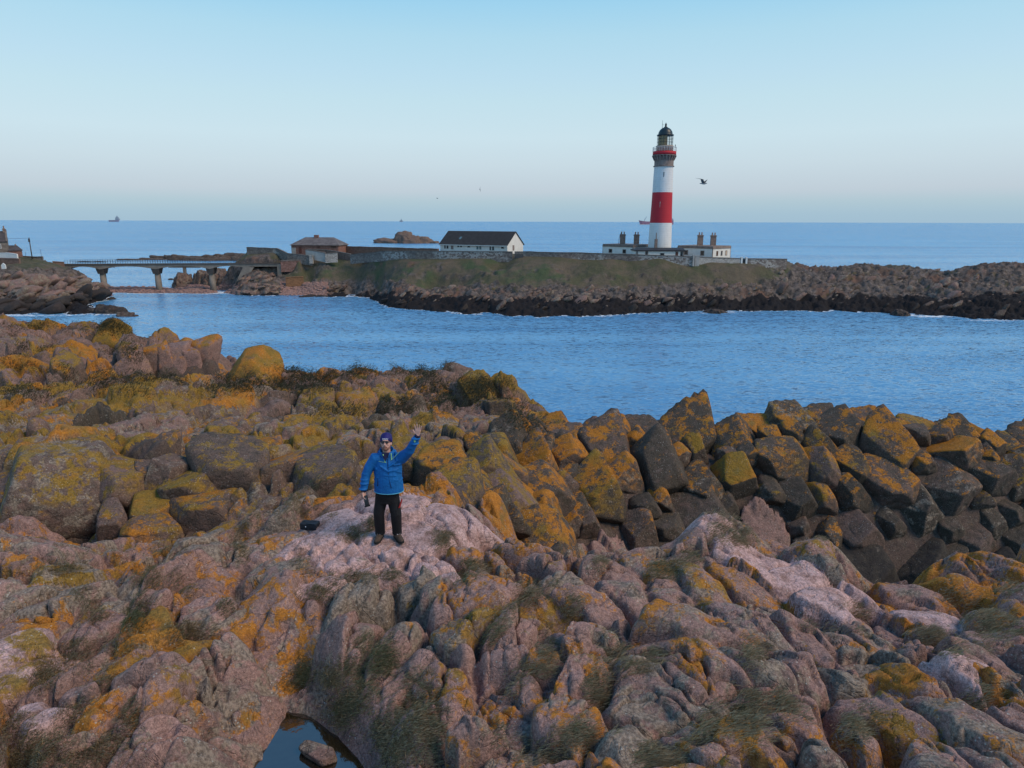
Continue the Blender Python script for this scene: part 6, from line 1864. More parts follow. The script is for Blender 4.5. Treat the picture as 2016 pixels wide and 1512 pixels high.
def cloth(name, col, var=.15, sc=40):
    m = NT(name)
    f = m.noise(sc, 4, .6); w = m.noise(7, 4, .6)
    m.set('Base Color', m.mix(m.step(w, .3, .7), tuple(c_ * (1 - var) for c_ in col), tuple(c_ * (1 + var) for c_ in col)))
    m.set('Roughness', .68); m.set('Specular IOR Level', .3)
    m.l.new(m.bump(m.math('ADD', m.math('MULTIPLY', w, .8), m.math('MULTIPLY', f, .15)), .8, .03), m.b.inputs['Normal'])
    return m.mat
M_JK = cloth('blue_jacket_cloth', (0.005, 0.125, 0.40))
M_TR = cloth('black_trouser_cloth', (0.010, 0.010, 0.013))
M_NV = cloth('navy_knit', (0.020, 0.017, 0.135), .2, 160)
M_IN = plain('navy_lining', (0.012, 0.014, 0.05), .8)
M_LM = plain('lime_trim', (0.33, 0.62, 0.28), .6)
M_CY = plain('cyan_piping', (0.10, 0.42, 0.60), .6)
M_RD = plain('red_panel', (0.30, 0.022, 0.022), .7)
M_BT = plain('brown_boot_leather', (0.075, 0.050, 0.038), .7, .3, 30, bump=.3)
M_SL = plain('black_boot_sole', (0.018, 0.017, 0.017), .8)
M_BK = plain('black_plastic', (0.020, 0.020, 0.022), .35)
M_GL = plain('sunglass_lens', (0.018, 0.006, 0.008), .08, .1, 5, spec=.6)
M_BR = plain('brown_stubble', (0.26, 0.130, 0.095), .9, .25, 60)
M_LP = plain('lips', (0.36, 0.14, 0.12), .6)
M_WT = plain('pale_print', (0.62, 0.62, 0.70), .7)

# joints (local, metres; x right in the picture, -y towards the camera)
hx_ = LX(760, 1.70)
head_c = V3((hx_, -.02, 1.655))
neck = V3((hx_ + .004, .0, 1.49))
shL, shR = V3((LX(737, 1.42), .0, 1.405)), V3((LX(794, 1.43), .0, 1.425))    # picture left / right
elL, wrL = V3((LX(722, 1.13), -.04, 1.13)), V3((LX(719, .92), -.10, .90))
elR = V3((LX(810, 1.50), -.13, 1.585)); wrR = V3((LX(826, 1.74), -.20, 1.845))
# ---- body: one skin from head to feet
b = MB()
b.ell(head_c + V3((0, .012, .035)), (.078, .100, .105), 24, 16)          # skull
b.ell(head_c + V3((0, -.022, -.035)), (.066, .078, .085), 24, 16)        # face
b.ell(head_c + V3((0, -.040, -.088)), (.046, .052, .040), 16, 12)        # jaw and chin
b.tube([head_c + V3((0, -.092, .018)), head_c + V3((0, -.104, -.012)), head_c + V3((0, -.116, -.032)), head_c + V3((0, -.096, -.044))], [.011, .013, .016, .012], 10)  # nose
for sx in (-1, 1):
    b.ell(head_c + V3((sx * .040, -.076, -.022)), (.022, .020, .018))    # cheek
    b.ell(head_c + V3((sx * .030, -.086, .020)), (.016, .012, .010))     # eye socket fill behind the glasses
    b.ell(head_c + V3((sx * .078, .010, -.012)), (.012, .022, .034))     # ear
b.ell(head_c + V3((0, -.082, .036)), (.050, .022, .014))                 # brow
HEAD_N = len(b.v)
HT = Matrix.Rotation(math.radians(-17), 3, 'X')
HPIV = V3((head_c.x, .015, head_c.z - .10))
def tilt(mb, n0=0, n1=None):
    for i_ in range(n0, len(mb.v) if n1 is None else n1):
        mb.v[i_] = tuple(HT @ (V3(mb.v[i_]) - HPIV) + HPIV)
    return mb
tilt(b, 0, HEAD_N)
b.tube([head_c + V3((0, .012, -.05)), neck + V3((0, .012, 0)), V3((hx_ + .006, .02, 1.38))], [.060, .064, .085], 18)
b.loft([((.0, .0, .86), .13, .09), ((.0, .0, 1.0), .14, .10), ((.004, .0, 1.2), .15, .10), ((.006, .0, 1.38), .15, .09), ((hx_, .01, 1.44), .08, .07)], 20)
def limb(pts, rad): b.tube(pts, rad, 12)
limb([shL + V3((.06, 0, -.03)), shL, elL, wrL], [.05, .052, .038, .027])
limb([shR + V3((-.06, 0, -.03)), shR, elR, wrR], [.05, .052, .038, .027])
hipL, hipR = V3((-.085, .0, .84)), V3((.085, .0, .84))
knL, knR = V3((fxl * .5 - .07 + .0, -.02, .47)), V3((fxr * .5 + .06, -.03, .47))
anL, anR = V3((fxl, .03, fz_l + .09)), V3((fxr - .02, .02, fz_r + .09))
limb([V3((-.06, 0, .92)), hipL, knL, anL], [.08, .078, .052, .036]); limb([V3((.06, 0, .92)), hipR, knR, anR], [.08, .078, .052, .036])
for an, yaw in ((anL, -.15), (anR, .45)):
    d_ = V3((math.sin(yaw), -math.cos(yaw), 0))
    limb([an + V3((0, .03, -.02)), an + d_ * .06 + V3((0, 0, -.05)), an + d_ * .15 + V3((0, 0, -.065))], [.035, .036, .026])
HEAD_END = len(b.v)
# ---- hands
def hand(wr, along, palm_n, spread, curls, side, ln=1.0):
    """wr: wrist; along: wrist to knuckles; palm_n: where the palm faces; side: +1 thumb towards along x palm_n"""
    a = V3(along).normalized(); n = V3(palm_n); n = (n - a * n.dot(a)).normalized(); s = a.cross(n).normalized() * side
    b.tube([wr - a * .02, wr + a * .02], [.026, .027], 12, .8)
    for k in range(5):
        f_ = (k - 2) / 2
        b.tube([wr + a * .01 + s * f_ * .016, wr + a * .085 * ln + s * f_ * .034], [.016, .014], 8)
    kn = wr + a * .090 * ln
    lens = (.072, .082, .077, .060)
    for k in range(4):
        off_ = (1.5 - k) / 1.5
        d0 = (a + s * off_ * spread).normalized()
        p = kn + s * off_ * .033
        pts = [p - a * .02, p]
        L_ = lens[k] * ln; cu_ = 0.0
        for j_, fr_ in enumerate((.45, .32, .23)):
            cu_ += curls[k] * (.7, 1.0, .8)[j_]
            dd = (d0 * math.cos(cu_) + n * math.sin(cu_)).normalized()
            pts.append(pts[-1] + dd * L_ * fr_)
        b.tube(pts, [.0105, .0105, .0098, .0088, .0072], 8)
    p = wr + a * .028 + s * .022
    t1 = (a * .62 + s * .75 + n * .12).normalized(); t2 = (a * .86 + s * .45 + n * (.1 + curls[1] * .5)).normalized()
    b.tube([p - s * .008, p + t1 * .042, p + t1 * .042 + t2 * .030, p + t1 * .042 + t2 * .052], [.015, .0125, .0105, .008], 8)
hand(wrR, V3((.10, -.04, 1.0)), V3((-.05, -1, .25)), .34, (.06, .05, .07, .10), -1, 1.16)
hand(wrL, V3((.10, -.20, -1.0)), V3((1, -.25, 0)), .05, (.55, .6, .65, .7), 1, 1.0)
me = remeshed('body', b, .0058, 2)
link('body', me, MS, man)
# ---- jacket: one shell of torso and sleeves
j = MB()
cxs = lambda h_: .5 * (LX(735.5, h_) + LX(793, h_))
j.loft([((LX(766.5, .86), .0, .855), .234, .165), ((LX(766.5, .88), .0, .885), .238, .172), ((LX(766, .97), .0, .98), .232, .168), ((LX(765, 1.1), -.005, 1.10), .222, .160), ((LX(765, 1.25), -.005, 1.25), .222, .150), ((LX(765, 1.36), .0, 1.36), .215, .130), ((LX(764, 1.43), .005, 1.43), .165, .105), ((hx_ + .003, .012, 1.475), .105, .090)], 28)
j.tube([shL + V3((.10, .0, .0)), shL + V3((.02, 0, .005)), shL.lerp(elL, .5) + V3((-.01, 0, 0)), elL, elL.lerp(wrL, .5), wrL + (wrL - elL).normalized() * .0], [.095, .098, .082, .074, .066, .054], 18)
j.tube([shR + V3((-.10, .0, -.03)), shR + V3((-.015, 0, -.005)), shR.lerp(elR, .5), elR, elR.lerp(wrR, .5), wrR - (wrR - elR).normalized() * .015], [.10, .102, .084, .074, .064, .052], 18)
# soft folds across the body
for k in range(26):
    a_ = random.uniform(math.pi * 1.05, math.pi * 1.95); h_ = random.uniform(.90, 1.36); x0_ = LX(765.5, h_)
    p = V3((x0_ + .215 * math.cos(a_), .150 * math.sin(a_), h_)); tg = V3((-math.sin(a_), math.cos(a_) * .7, random.uniform(-.9, .9))).normalized()
    j.tube([p - tg * .09, p, p + tg * .09], [.006, .021, .006], 8)
# soft folds
for a_, e_, n_ in ((shL, elL, 3), (elL, wrL, 3), (shR, elR, 3), (elR, wrR, 3)):
    for k in range(n_):
        p = a_.lerp(e_, (k + .6) / n_); j.ell(p + V3((random.uniform(-.012, .012), -.012, random.uniform(-.01, .01))), (.076, .072, .018))
me = remeshed('jacket', j, .0085, 4)
jk = link('jacket', me, M_JK, man)
# collar and hood
c_ = MB()
n_ = 28
V, F = [], []
for r_i, (rx, ry, z_, dz) in enumerate(((.108, .100, 1.455, 0), (.112, .106, 1.50, .02), (.104, .098, 1.545, .035), (.092, .086, 1.54, .03), (.088, .082, 1.47, 0))):
    for k in range(n_):
        a = math.radians(-62) + math.radians(304) * k / (n_ - 1)      # open at the throat
        V.append((hx_ + .002 + rx * math.sin(a + math.pi) * -1 if False else hx_ + .002 + rx * math.cos(a + math.radians(0) ), .012 + ry * math.sin(a), z_ + dz * (.5 + .5 * math.sin(a))))
# angle 270 deg points at the camera: leave a gap there
V = []
for r_i, (rx, ry, z_, dz) in enumerate(((.118, .108, 1.445, 0), (.124, .116, 1.50, .02), (.112, .104, 1.555, .03), (.098, .090, 1.55, .03), (.094, .086, 1.46, 0))):
    for k in range(n_):
        a = math.radians(270 + 20) + math.radians(320) * k / (n_ - 1)
        V.append((hx_ + .002 + rx * math.cos(a), .012 + ry * math.sin(a), z_ + dz * math.sin(a)))
for r_i in range(4):
    for k in range(n_ - 1):
        p = r_i * n_ + k
        F.append((p, p + 1, p + n_ + 1, p + n_))
c_.add(V, F); c_.build('collar', M_JK, man, True)
hd = MB(); hd.tube([(hx_ - .125, .03, 1.50), (hx_ - .105, .11, 1.47), (hx_, .165, 1.44), (hx_ + .105, .11, 1.47), (hx_ + .125, .03, 1.50)], [.022, .05, .062, .05, .022], 12)
hd.build('hood', M_JK, man, True)
li = MB(); li.add([(hx_ - .052, -.098, 1.50), (hx_ + .056, -.098, 1.50), (hx_ + .008, -.140, 1.405), (hx_ - .002, -.140, 1.405), (hx_ - .060, -.080, 1.53), (hx_ + .064, -.080, 1.53)], [(0, 3, 2, 1), (0, 1, 5, 4)])
li.build('lining', M_IN, man)
# cuffs, piping, zips, pockets
def torso_y(x, h_):
    xs_ = (.855, .885, .98, 1.10, 1.25, 1.36, 1.43)
    rx = np.interp(h_, xs_, (.232, .238, .232, .222, .222, .215, .165)); ry = np.interp(h_, xs_, (.165, .172, .168, .160, .150, .130, .105)); x0 = LX(765.5, h_)
    u = np.clip((x - x0) / rx, -.97, .97)
    return -float(ry * math.sqrt(1 - u * u)) - .003
def trim(name, pts, r, mat, flat=.4):
    P_ = []
    for a, e in zip(pts[:-1], pts[1:]):
        for k in range(6):
            x, h_ = a[0] + (e[0] - a[0]) * k / 6, a[1] + (e[1] - a[1]) * k / 6
            P_.append((x, torso_y(x, h_) - .002, h_))
    x, h_ = pts[-1]; P_.append((x, torso_y(x, h_) - .002, h_))
    return MB().tube(P_, r, 6, flat).build(name, mat, man, True)
tp = lambda px, py: (LX(px, Zh(py), -.15), Zh(py))
def Zh(py): return (Zat(760, py, PY - .15 * SCL) - PZ) / SCL
trim('chest_piping', [tp(738, 910.5), tp(752, 911), tp(760.5, 911.8)], .0055, M_LM)
trim('chest_piping', [tp(768, 908.5), tp(776, 902), tp(785, 894)], .0055, M_LM)
trim('chest_zip', [tp(753.2, 896.5), tp(755.5, 904), tp(757.8, 911)], .0085, M_LM)
trim('chest_zip', [tp(769.2, 894.5), tp(770, 901), tp(770.2, 907.5)], .0085, M_LM)
trim('front_zip', [tp(763, 893), tp(763.5, 915), tp(766, 940), tp(771.5, 961)], .0045, M_IN)
trim('pocket_zip', [tp(744.5, 939), tp(743.5, 958)], .0065, M_IN)
trim('pocket_zip', [tp(791.5, 932), tp(794, 946)], .0065, M_IN)
m = MB(); P_ = []
for k in range(37):
    a = 2 * math.pi * k / 36
    P_.append((LX(766.5, .86) + .237 * math.cos(a), .170 * math.sin(a), .860))
m.tube(P_, .0065, 6); m.build('hem_piping', M_CY, man, True)
def ringband(name, p, d, r, w, mat):
    d = d.normalized()
    return MB().tube([p - d * w, p + d * w], [r, r], 16).build(name, mat, man, True)
ringband('cuff', wrL + (wrL - elL).normalized() * .004, wrL - elL, .046, .014, M_IN)
ringband('cuff', wrR + (wrR - elR).normalized() * .0, wrR - elR, .046, .018, M_IN)
q = wrR - (wrR - elR).normalized() * .075
MB().ell(q + V3((-.006, -.060, -.004)), (.016, .012, .026)).build('cuff_tab', M_LM, man, True)
# ---- trousers
t_ = MB()
t_.loft([((.0, .0, .66), .160, .120), ((.0, .0, .76), .185, .135), ((.004, .0, .90), .195, .140), ((.004, .0, .98), .18, .13)], 24)
t_.tube([V3((-.09, 0, .80)), V3((-.098, 0, .70)), knL, anL + V3((0, .01, .06)), anL + V3((0, .01, -.005))], [.100, .103, .090, .082, .082], 16)
t_.tube([V3((.09, 0, .80)), V3((.098, 0, .70)), knR, anR + V3((0, .01, .06)), anR + V3((0, .01, -.005))], [.100, .103, .090, .080, .080], 16)
me = remeshed('trousers', t_, .0095, 4)
link('trousers', me, M_TR, man)
rp_ = MB(); r0 = V3((LX(789, .66, -.1), -.108, .70)); rp_.add([r0 + V3((-.03, -.004, -.10)), r0 + V3((-.005, .02, -.10)), r0 + V3((.03, .05, .02)), r0 + V3((.022, .035, .05))], [(0, 1, 2, 3)])
o = rp_.build('thigh_panel', M_RD, man)
sw = o.modifiers.new('t', 'SOLIDIFY'); sw.thickness = .008
# ---- boots
for an, yaw, fz_ in ((anL, -.15, fz_l), (anR, .55, fz_r)):
    d_ = V3((math.sin(yaw), -math.cos(yaw), 0)); s_ = V3((d_.y, -d_.x, 0))
    base = V3((an.x, an.y, fz_))
    m = MB()
    m.tube([base + V3((0, 0, .17)) - d_ * .005, base + V3((0, 0, .10)) - d_ * .005, base - d_ * .01 + V3((0, 0, .055))], [.060, .056, .060], 14)
    m.tube([base - d_ * .060 + V3((0, 0, .055)), base + d_ * .03 + V3((0, 0, .068)), base + d_ * .11 + V3((0, 0, .055)), base + d_ * .185 + V3((0, 0, .042)), base + d_ * .215 + V3((0, 0, .036))], [.042, .056, .054, .044, .018], 14, .85)
    bo = link('boot', remeshed('boot', m, .009, 3), M_BT, man)
    so = MB(); V, F = [], []
    prof_ = ((-.095, .030), (-.07, .040), (0, .042), (.08, .050), (.15, .052), (.205, .040), (.232, .016))
    for u, w in prof_:
        for sg in (-1, 1):
            for h_ in (0, .032): V.append(base + d_ * u + s_ * w * sg + V3((0, 0, h_ + (.012 if u > .2 else 0))))
    for k in range(len(prof_) - 1):
        p = 4 * k
        F += [(p, p + 4, p + 5, p + 1), (p + 3, p + 7, p + 6, p + 2), (p + 1, p + 5, p + 7, p + 3), (p + 2, p + 6, p + 4, p)]
    F += [(0, 1, 3, 2), (len(V) - 4, len(V) - 2, len(V) - 1, len(V) - 3)]
    so.add(V, F).build('sole', M_SL, bo)
    la = MB()
    for k in range(4):
        p = base + d_ * (.035 + .03 * k) + V3((0, 0, .128 - .018 * k)); la.tube([p - s_ * .026, p + s_ * .026], .0045, 5)
    la.build('laces', M_LM if False else M_WT, bo)
# ---- beanie, glasses, stubble
bn = MB(); zc = head_c.z
prof_b = [(.088, .100, .034), (.094, .106, .040), (.097, .109, .062), (.096, .108, .080), (.092, .104, .086), (.090, .102, .100), (.080, .092, .130), (.058, .070, .153), (.030, .038, .164), (.004, .005, .167)]
bn.loft([((head_c.x, head_c.y + .012, zc + dz + 0.0), rx, ry) for rx, ry, dz in prof_b], 32)
for v_i, v in enumerate(bn.v):      # pulled lower at the nape and over the ears
    if v[2] < zc + .07:
        bn.v[v_i] = (v[0], v[1], v[2] - .055 * max(0, min(1, (v[1] - head_c.y + .055) / .12)))
tilt(bn); bn.build('beanie', M_NV, man, True)
lt = MB()      # pale woven lettering on the turn-up, too small to read
xs_ = np.linspace(-.040, .040, 8)
for k, x in enumerate(xs_):
    y = head_c.y + .012 - .109 * math.sqrt(1 - (x / .097) ** 2) - .004
    h0 = zc + .050 + .002 * (k % 3); h1 = h0 + (.018 if k % 3 else .024)
    lt.box(head_c.x + x - .0026, head_c.x + x + .0026, y, y + .006, h0, h1)
    if k % 2: lt.box(head_c.x + x - .0026, head_c.x + x + .008, y + .0004, y + .006, h1 - .005, h1 - .001)
    else: lt.box(head_c.x + x - .0026, head_c.x + x + .008, y + .0004, y + .006, h0 + .001, h0 + .005)
tilt(lt); o = lt.build('hat_lettering', M_WT, man); o['kind'] = 'stuff'
gl = MB()
for sx in (-1, 1):
    gl.ell(head_c + V3((sx * .033, -.104, .012)), (.027, .009, .020), 16, 10)
g_ = MB(); g_.tube([head_c + V3((-.062, -.094, .022)), head_c + V3((-.030, -.112, .028)), head_c + V3((0, -.115, .022)), head_c + V3((.030, -.112, .028)), head_c + V3((.062, -.094, .022))], .0055, 6)
for sx in (-1, 1): g_.tube([head_c + V3((sx * .062, -.094, .022)), head_c + V3((sx * .084, -.02, .020)), head_c + V3((sx * .086, .03, .010))], .004, 6)
tilt(g_); fr_ = g_.build('sunglasses', M_BK, man, True)
for sx in (-1, 1):
    tilt(MB().ell(head_c + V3((sx * .033, -.108, .010)), (.029, .009, .022), 16, 10)).build('lens', M_GL, fr_, True)
be = MB()
be.ell(head_c + V3((0, -.043, -.092)), (.0475, .0535, .040), 20, 12)
for sx in (-1, 1): be.tube([head_c + V3((sx * .030, -.062, -.092)), head_c + V3((sx * .056, -.030, -.070)), head_c + V3((sx * .068, .000, -.035))], [.026, .020, .010], 8)
be.tube([head_c + V3((-.030, -.088, -.066)), head_c + V3((0, -.100, -.054)), head_c + V3((.030, -.088, -.066))], [.007, .009, .007], 8)
tilt(be); link('beard', remeshed('beard', be, .005, 2), M_BR, man)
tilt(MB().ell(head_c + V3((0, -.0985, -.068)), (.021, .007, .0045), 14, 8)).build('mouth', M_LP, man, True)
# ---- controller in the lowered hand
a_ = (V3((.10, -.20, -1.0))).normalized(); q = wrL + a_ * .13 + V3((.030, -.03, 0))
hold = thing('controller', 'small dark handheld controller held in the lowered hand of the man', 'controller', tuple(V3((PX, PY, PZ)) + q * SCL))
hold.scale = (SCL * 1.15, SCL * 1.15, SCL * 1.15)
hold.rotation_euler = (math.radians(-24), math.radians(-16), 0)
m = MB(); m.box(-.030, .030, -.013, .013, -.085, .05); o = m.build('case', M_BK, hold); bv = o.modifiers.new('b', 'BEVEL'); bv.width = .007; bv.segments = 2
MB().box(-.022, .022, -.017, -.0135, -.022, .036).build('screen', plain('dull_screen', (.05, .055, .065), .25), hold)
MB().box(-.036, .036, -.016, .016, -.108, -.0855).build('clamp', M_SL, hold)
# ---- bag on the rock
bq = cast(609, 1046)
bz_ = bq[0]
bag = thing('bag', 'small black camera bag lying on the pink rock left of the man', 'bag', (float(bz_[0]), float(bz_[1]) + .06, float(bz_[2]) + .02), math.radians(-12))
M_BG = cloth('black_bag_cloth', (0.022, 0.025, 0.034), .2)
m = MB(); m.box(-.155, .155, -.085, .085, 0, .125); o = m.build('case', M_BG, bag); bv = o.modifiers.new('b', 'BEVEL'); bv.width = .028; bv.segments = 3
m = MB(); m.box(-.005, .160, -.094, -.087, .015, .115); m.box(-.005, .160, -.094, .06, .128, .136); o = m.build('flap', M_BG, bag); bv = o.modifiers.new('b', 'BEVEL'); bv.width = .003
MB().ell((-.03, -.096, .075), (.011, .006, .011)).build('stud', M_WT, bag, True)
MB().tube([(-.15, .0, .10), (-.10, -.02, .145), (0, -.01, .155), (.10, .02, .145), (.15, 0, .11)], .008, 6, .4).build('strap', M_BK, bag)
# ================================================================== GRASS AND THE STONE IN THE POOL
st_p = S(632, 1489, POOL_Z)
N_ = RNG.normal(0, 1, (12, 3)); N_ /= np.linalg.norm(N_, axis=1)[:, None]
V, F = rock_mesh(st_p, np.r_[N_, [[0, 0, -1.0], [1, 0, 0], [-1, 0, 0]]], np.r_[RNG.uniform(.7, 1.05, 12), 1, 1.1, 1.1], 4, 14, .08, 2)
V = V * np.array([.25, .14, .075]); ca, sa = math.cos(-.35), math.sin(-.35)
V = V @ np.array([[ca, sa, 0], [-sa, ca, 0], [0, 0, 1]])
o = link('stone', mesh_np('stone', V, F, True), M['rock']); o.location = (st_p[0], st_p[1], POOL_Z + .035)
for a_, v_ in dict(pink=.5, lichen=.35, crust=.55, updep=.8, hue=.6, dark=.12).items(): o[a_] = v_
tag(o, 'single flat stone lying in the small pool at the bottom of the picture', 'stone')

bpy.context.view_layer.update(); dg = bpy.context.evaluated_depsgraph_get()
class Blades:
    def __init__(self): self.v, self.f, self.t, self.n = [], [], [], 0
    def tuft(self, p, nrm, count, h_, w_, lean, rad, dry):
        n = count
        a = RNG.uniform(0, 2 * math.pi, n); r = rad * np.sqrt(RNG.random(n))
        base = np.stack([p[0] + r * np.cos(a), p[1] + r * np.sin(a), np.full(n, p[2] - .02)], -1)
        base[:, 2] -= (nrm[0] * (base[:, 0] - p[0]) + nrm[1] * (base[:, 1] - p[1])) / max(nrm[2], .8)
        hh = h_ * RNG.uniform(.55, 1.25, n)
        d = np.stack([lean[0] + RNG.normal(0, .30, n) + np.cos(a) * .08, lean[1] + RNG.normal(0, .30, n) + np.sin(a) * .08, np.ones(n)], -1)
        d /= np.linalg.norm(d, axis=1)[:, None]
        sd = np.stack([-np.sin(a), np.cos(a), np.zeros(n)], -1); sd = np.cross(d, RNG.normal(0, 1, (n, 3))); sd /= np.linalg.norm(sd, axis=1)[:, None]
        droop = np.stack([lean[0] * 1.7 + RNG.normal(0, .25, n), lean[1] * 1.7 + RNG.normal(0, .25, n), np.full(n, -.35)], -1)
        pts = []
        for s_, wf in ((0, 1.0), (.5, .75), (1.0, .0)):
            c_ = base + d * (hh * s_)[:, None] + droop * (hh * .38 * s_ * s_)[:, None]
            pts += [c_ + sd * w_ * wf * .5, c_ - sd * w_ * wf * .5] if wf else [c_]
        V = np.stack(pts, 1)          # n,5,3
        b = self.n + np.arange(n)[:, None] * 5
        self.v.append(V.reshape(-1, 3))
        self.f.append(np.concatenate([b + np.array([[0, 1, 3]]), b + np.array([[0, 3, 2]]), b + np.array([[2, 3, 4]])]))
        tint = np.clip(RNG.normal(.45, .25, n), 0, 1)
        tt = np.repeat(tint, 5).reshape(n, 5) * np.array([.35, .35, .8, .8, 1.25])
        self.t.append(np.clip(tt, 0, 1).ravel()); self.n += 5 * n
    def build(self, name, mat, label):
        me = mesh_np(name, np.concatenate(self.v), np.concatenate(self.f))
        attr(me, 'tint', np.concatenate(self.t))
        return tag(link(name, me, mat), label, 'grass', None, 'stuff')
dry, green = Blades(), Blades()
# patches: px, py, half width, half height, angle, number of tufts, green share
PATCH = [
 (500, 1005, 60, 34, -30, 46, .1), (560, 985, 44, 22, -25, 22, .1), (470, 1075, 20, 44, 0, 22, .3), (450, 1025, 30, 22, 0, 16, .1), (590, 1010, 40, 20, -10, 20, .1), (630, 960, 24, 20, -40, 10, .7), (665, 945, 16, 20, -50, 10, .8),
 (640, 1015, 24, 12, 0, 8, .1), (700, 1050, 40, 10, 0, 22, .15), (735, 1030, 14, 16, 0, 12, .6), (868, 1055, 20, 22, 0, 20, .1), (915, 1128, 22, 20, -30, 24, .6), (945, 1115, 30, 14, 0, 16, .1),
 (130, 1118, 40, 36, -50, 30, .4), (55, 1120, 26, 20, 0, 10, .2), (240, 1100, 18, 18, -40, 10, .2), (285, 1135, 36, 14, 0, 18, .6), (355, 1142, 20, 12, 0, 10, .1), (265, 1210, 26, 40, 10, 34, .95), (170, 1180, 30, 26, 30, 20, .3), (190, 1215, 20, 16, 0, 12, .1), (370, 1248, 56, 11, 0, 24, .3), (325, 1080, 34, 10, 0, 12, .2), (445, 1195, 12, 16, 0, 6, .2), (360, 1175, 24, 12, -20, 8, .1),
 (150, 1290, 66, 24, -14, 50, .1), (85, 1330, 30, 20, -30, 24, .1), (230, 1270, 40, 14, 0, 16, .1), (20, 1430, 34, 40, -40, 40, .1), (110, 1480, 120, 28, 0, 110, .1), (220, 1450, 44, 28, -30, 40, .15), (150, 1400, 30, 12, -30, 14, .2), (255, 1410, 30, 16, -30, 14, .1), (200, 1340, 24, 10, -30, 8, .2), (50, 1495, 60, 20, 0, 40, .1),
 (600, 1320, 40, 22, -26, 34, .85), (690, 1375, 46, 44, 0, 70, .45), (740, 1300, 60, 24, -16, 44, .8), (660, 1320, 30, 22, 0, 24, .2), (810, 1400, 44, 40, -30, 56, .15), (790, 1460, 44, 44, -20, 76, .1), (850, 1440, 26, 34, 0, 30, .2), (720, 1260, 40, 16, 0, 14, .7), (820, 1350, 24, 30, -40, 20, .1), (760, 1420, 24, 24, 0, 20, .3),
 (1030, 1180, 60, 16, -26, 40, .3), (970, 1235, 24, 30, -50, 22, .15), (1075, 1255, 14, 34, 0, 18, .1), (1130, 1200, 20, 30, 0, 16, .1), (1060, 1310, 60, 12, -12, 20, .1), (1210, 1290, 24, 36, 0, 26, .1), (1180, 1360, 34, 40, 30, 34, .1), (1000, 1352, 40, 10, -20, 10, .1), (1120, 1450, 60, 22, -14, 34, .1), (1060, 1490, 44, 18, 0, 20, .1), (970, 1460, 20, 20, 0, 10, .1), (860, 1500, 30, 14, 0, 14, .1),
 (1280, 1300, 54, 12, -24, 28, .1), (1310, 1115, 40, 22, -14, 30, .4), (1370, 1085, 36, 22, -20, 26, .15), (1440, 1050, 50, 22, 10, 40, .1), (1420, 1010, 30, 12, 10, 14, .1), (1100, 1060, 26, 20, 0, 14, .5), (1230, 1065, 14, 16, 0, 6, .3), (1180, 1105, 16, 14, 0, 8, .3), (1480, 1290, 26, 24, 0, 20, .05), (1470, 1405, 56, 34, -10, 60, .1), (1380, 1430, 36, 22, 20, 22, .1), (1300, 1490, 60, 20, 0, 34, .2), (1540, 1385, 40, 20, 20, 20, .05), (1690, 1430, 50, 20, -30, 22, .1),
 (1690, 1200, 30, 10, 0, 10, .1), (1930, 1210, 40, 24, 10, 40, .15), (1880, 1175, 30, 24, 0, 20, .1), (1985, 1155, 30, 16, 0, 14, .2), (1840, 1255, 40, 12, 10, 20, .1), (1950, 1250, 24, 24, 0, 14, .1), (1870, 1280, 20, 6, 0, 6, .1), (1920, 1372, 44, 8, 6, 16, .1), (1990, 1230, 20, 20, 0, 10, .1), (1640, 1240, 60, 8, 6, 12, .1), (1610, 1060, 12, 10, 0, 5, .1),
 (620, 1170, 40, 8, 0, 14, .2), (690, 1140, 56, 8, -8, 22, .15), (770, 1130, 22, 8, 20, 10, .1), (590, 1095, 16, 14, 0, 10, .1), (600, 1130, 14, 10, 0, 6, .1), (700, 1195, 20, 8, 0, 6, .3)]
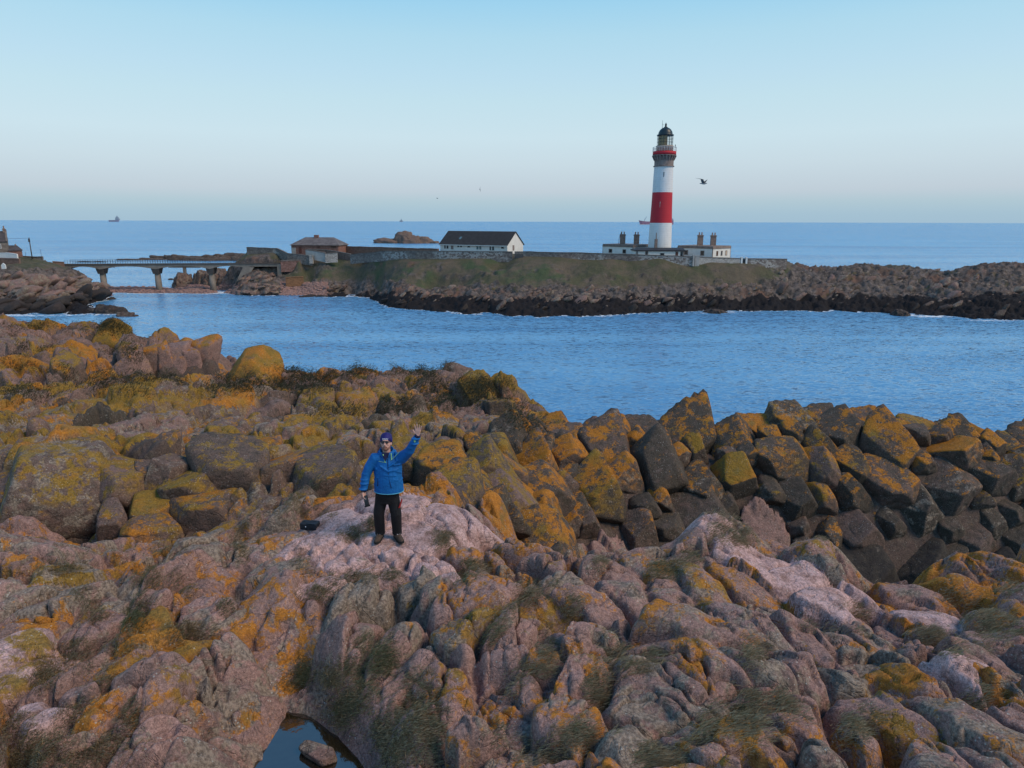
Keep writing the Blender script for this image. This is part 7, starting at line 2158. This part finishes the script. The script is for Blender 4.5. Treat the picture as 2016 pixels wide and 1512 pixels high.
for px, py, rx, ry, ang_, nt, gs in PATCH:
    ca, sa = math.cos(math.radians(-ang_)), math.sin(math.radians(-ang_))
    for _ in range(int(nt * 1.7)):
        u, v = RNG.normal(0, .5), RNG.normal(0, .5)
        q = cast(px + (u * ca * rx + v * sa * ry), py + (-u * sa * rx + v * ca * ry))
        if q is None or q[0][1] > 20 or q[0][2] < POOL_Z + .03 or q[1][2] < .3: continue
        if q[2] is not None and q[2].parent is not None and q[2].parent.get('category') in ('person', 'bag', 'controller'): continue
        g_ = RNG.random() < gs
        (green if g_ else dry).tuft(q[0], q[1], 64, RNG.uniform(.04, .10), .0056, (.55, -.30), .11, 0)
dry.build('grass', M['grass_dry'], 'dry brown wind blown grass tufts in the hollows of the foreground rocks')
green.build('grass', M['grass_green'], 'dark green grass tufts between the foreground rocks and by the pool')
# short turf on the knolls behind
tf = Blades()
TURF = [(60, 645, 90, 12, 60), (150, 650, 60, 12, 20), (215, 640, 36, 18, 70), (250, 690, 40, 16, 50), (60, 690, 50, 16, 30), (140, 735, 80, 10, 60), (300, 745, 60, 8, 40), (210, 755, 60, 8, 40), (60, 770, 60, 12, 50), (30, 720, 40, 12, 20),
        (290, 655, 16, 8, 16), (385, 655, 24, 6, 20), (470, 755, 60, 12, 80), (560, 760, 90, 14, 150), (620, 745, 70, 12, 100), (700, 735, 60, 10, 60), (580, 735, 30, 8, 40), (690, 725, 30, 5, 30), (820, 730, 50, 8, 80), (860, 760, 80, 16, 120), (900, 790, 60, 14, 90), (940, 770, 40, 12, 50), (830, 800, 60, 12, 60), (1000, 800, 40, 12, 40), (760, 800, 40, 8, 30), (660, 810, 60, 6, 30), (870, 725, 20, 4, 16), (540, 700, 10, 4, 0), (970, 755, 40, 8, 40), (250, 770, 70, 6, 30), (420, 760, 30, 6, 24), (1040, 830, 30, 10, 16)]
for px, py, rx, ry, nt in TURF:
    for _ in range(int(nt * 1.7)):
        q = cast(px + RNG.normal(0, .55) * rx, py + RNG.normal(0, .55) * ry)
        if q is None or q[0][1] < 20 or q[0][2] < 8 or q[1][2] < .45: continue
        tf.tuft(q[0], q[1], 44, RNG.uniform(.06, .13), .018, (.5, -.2), .36, 0)
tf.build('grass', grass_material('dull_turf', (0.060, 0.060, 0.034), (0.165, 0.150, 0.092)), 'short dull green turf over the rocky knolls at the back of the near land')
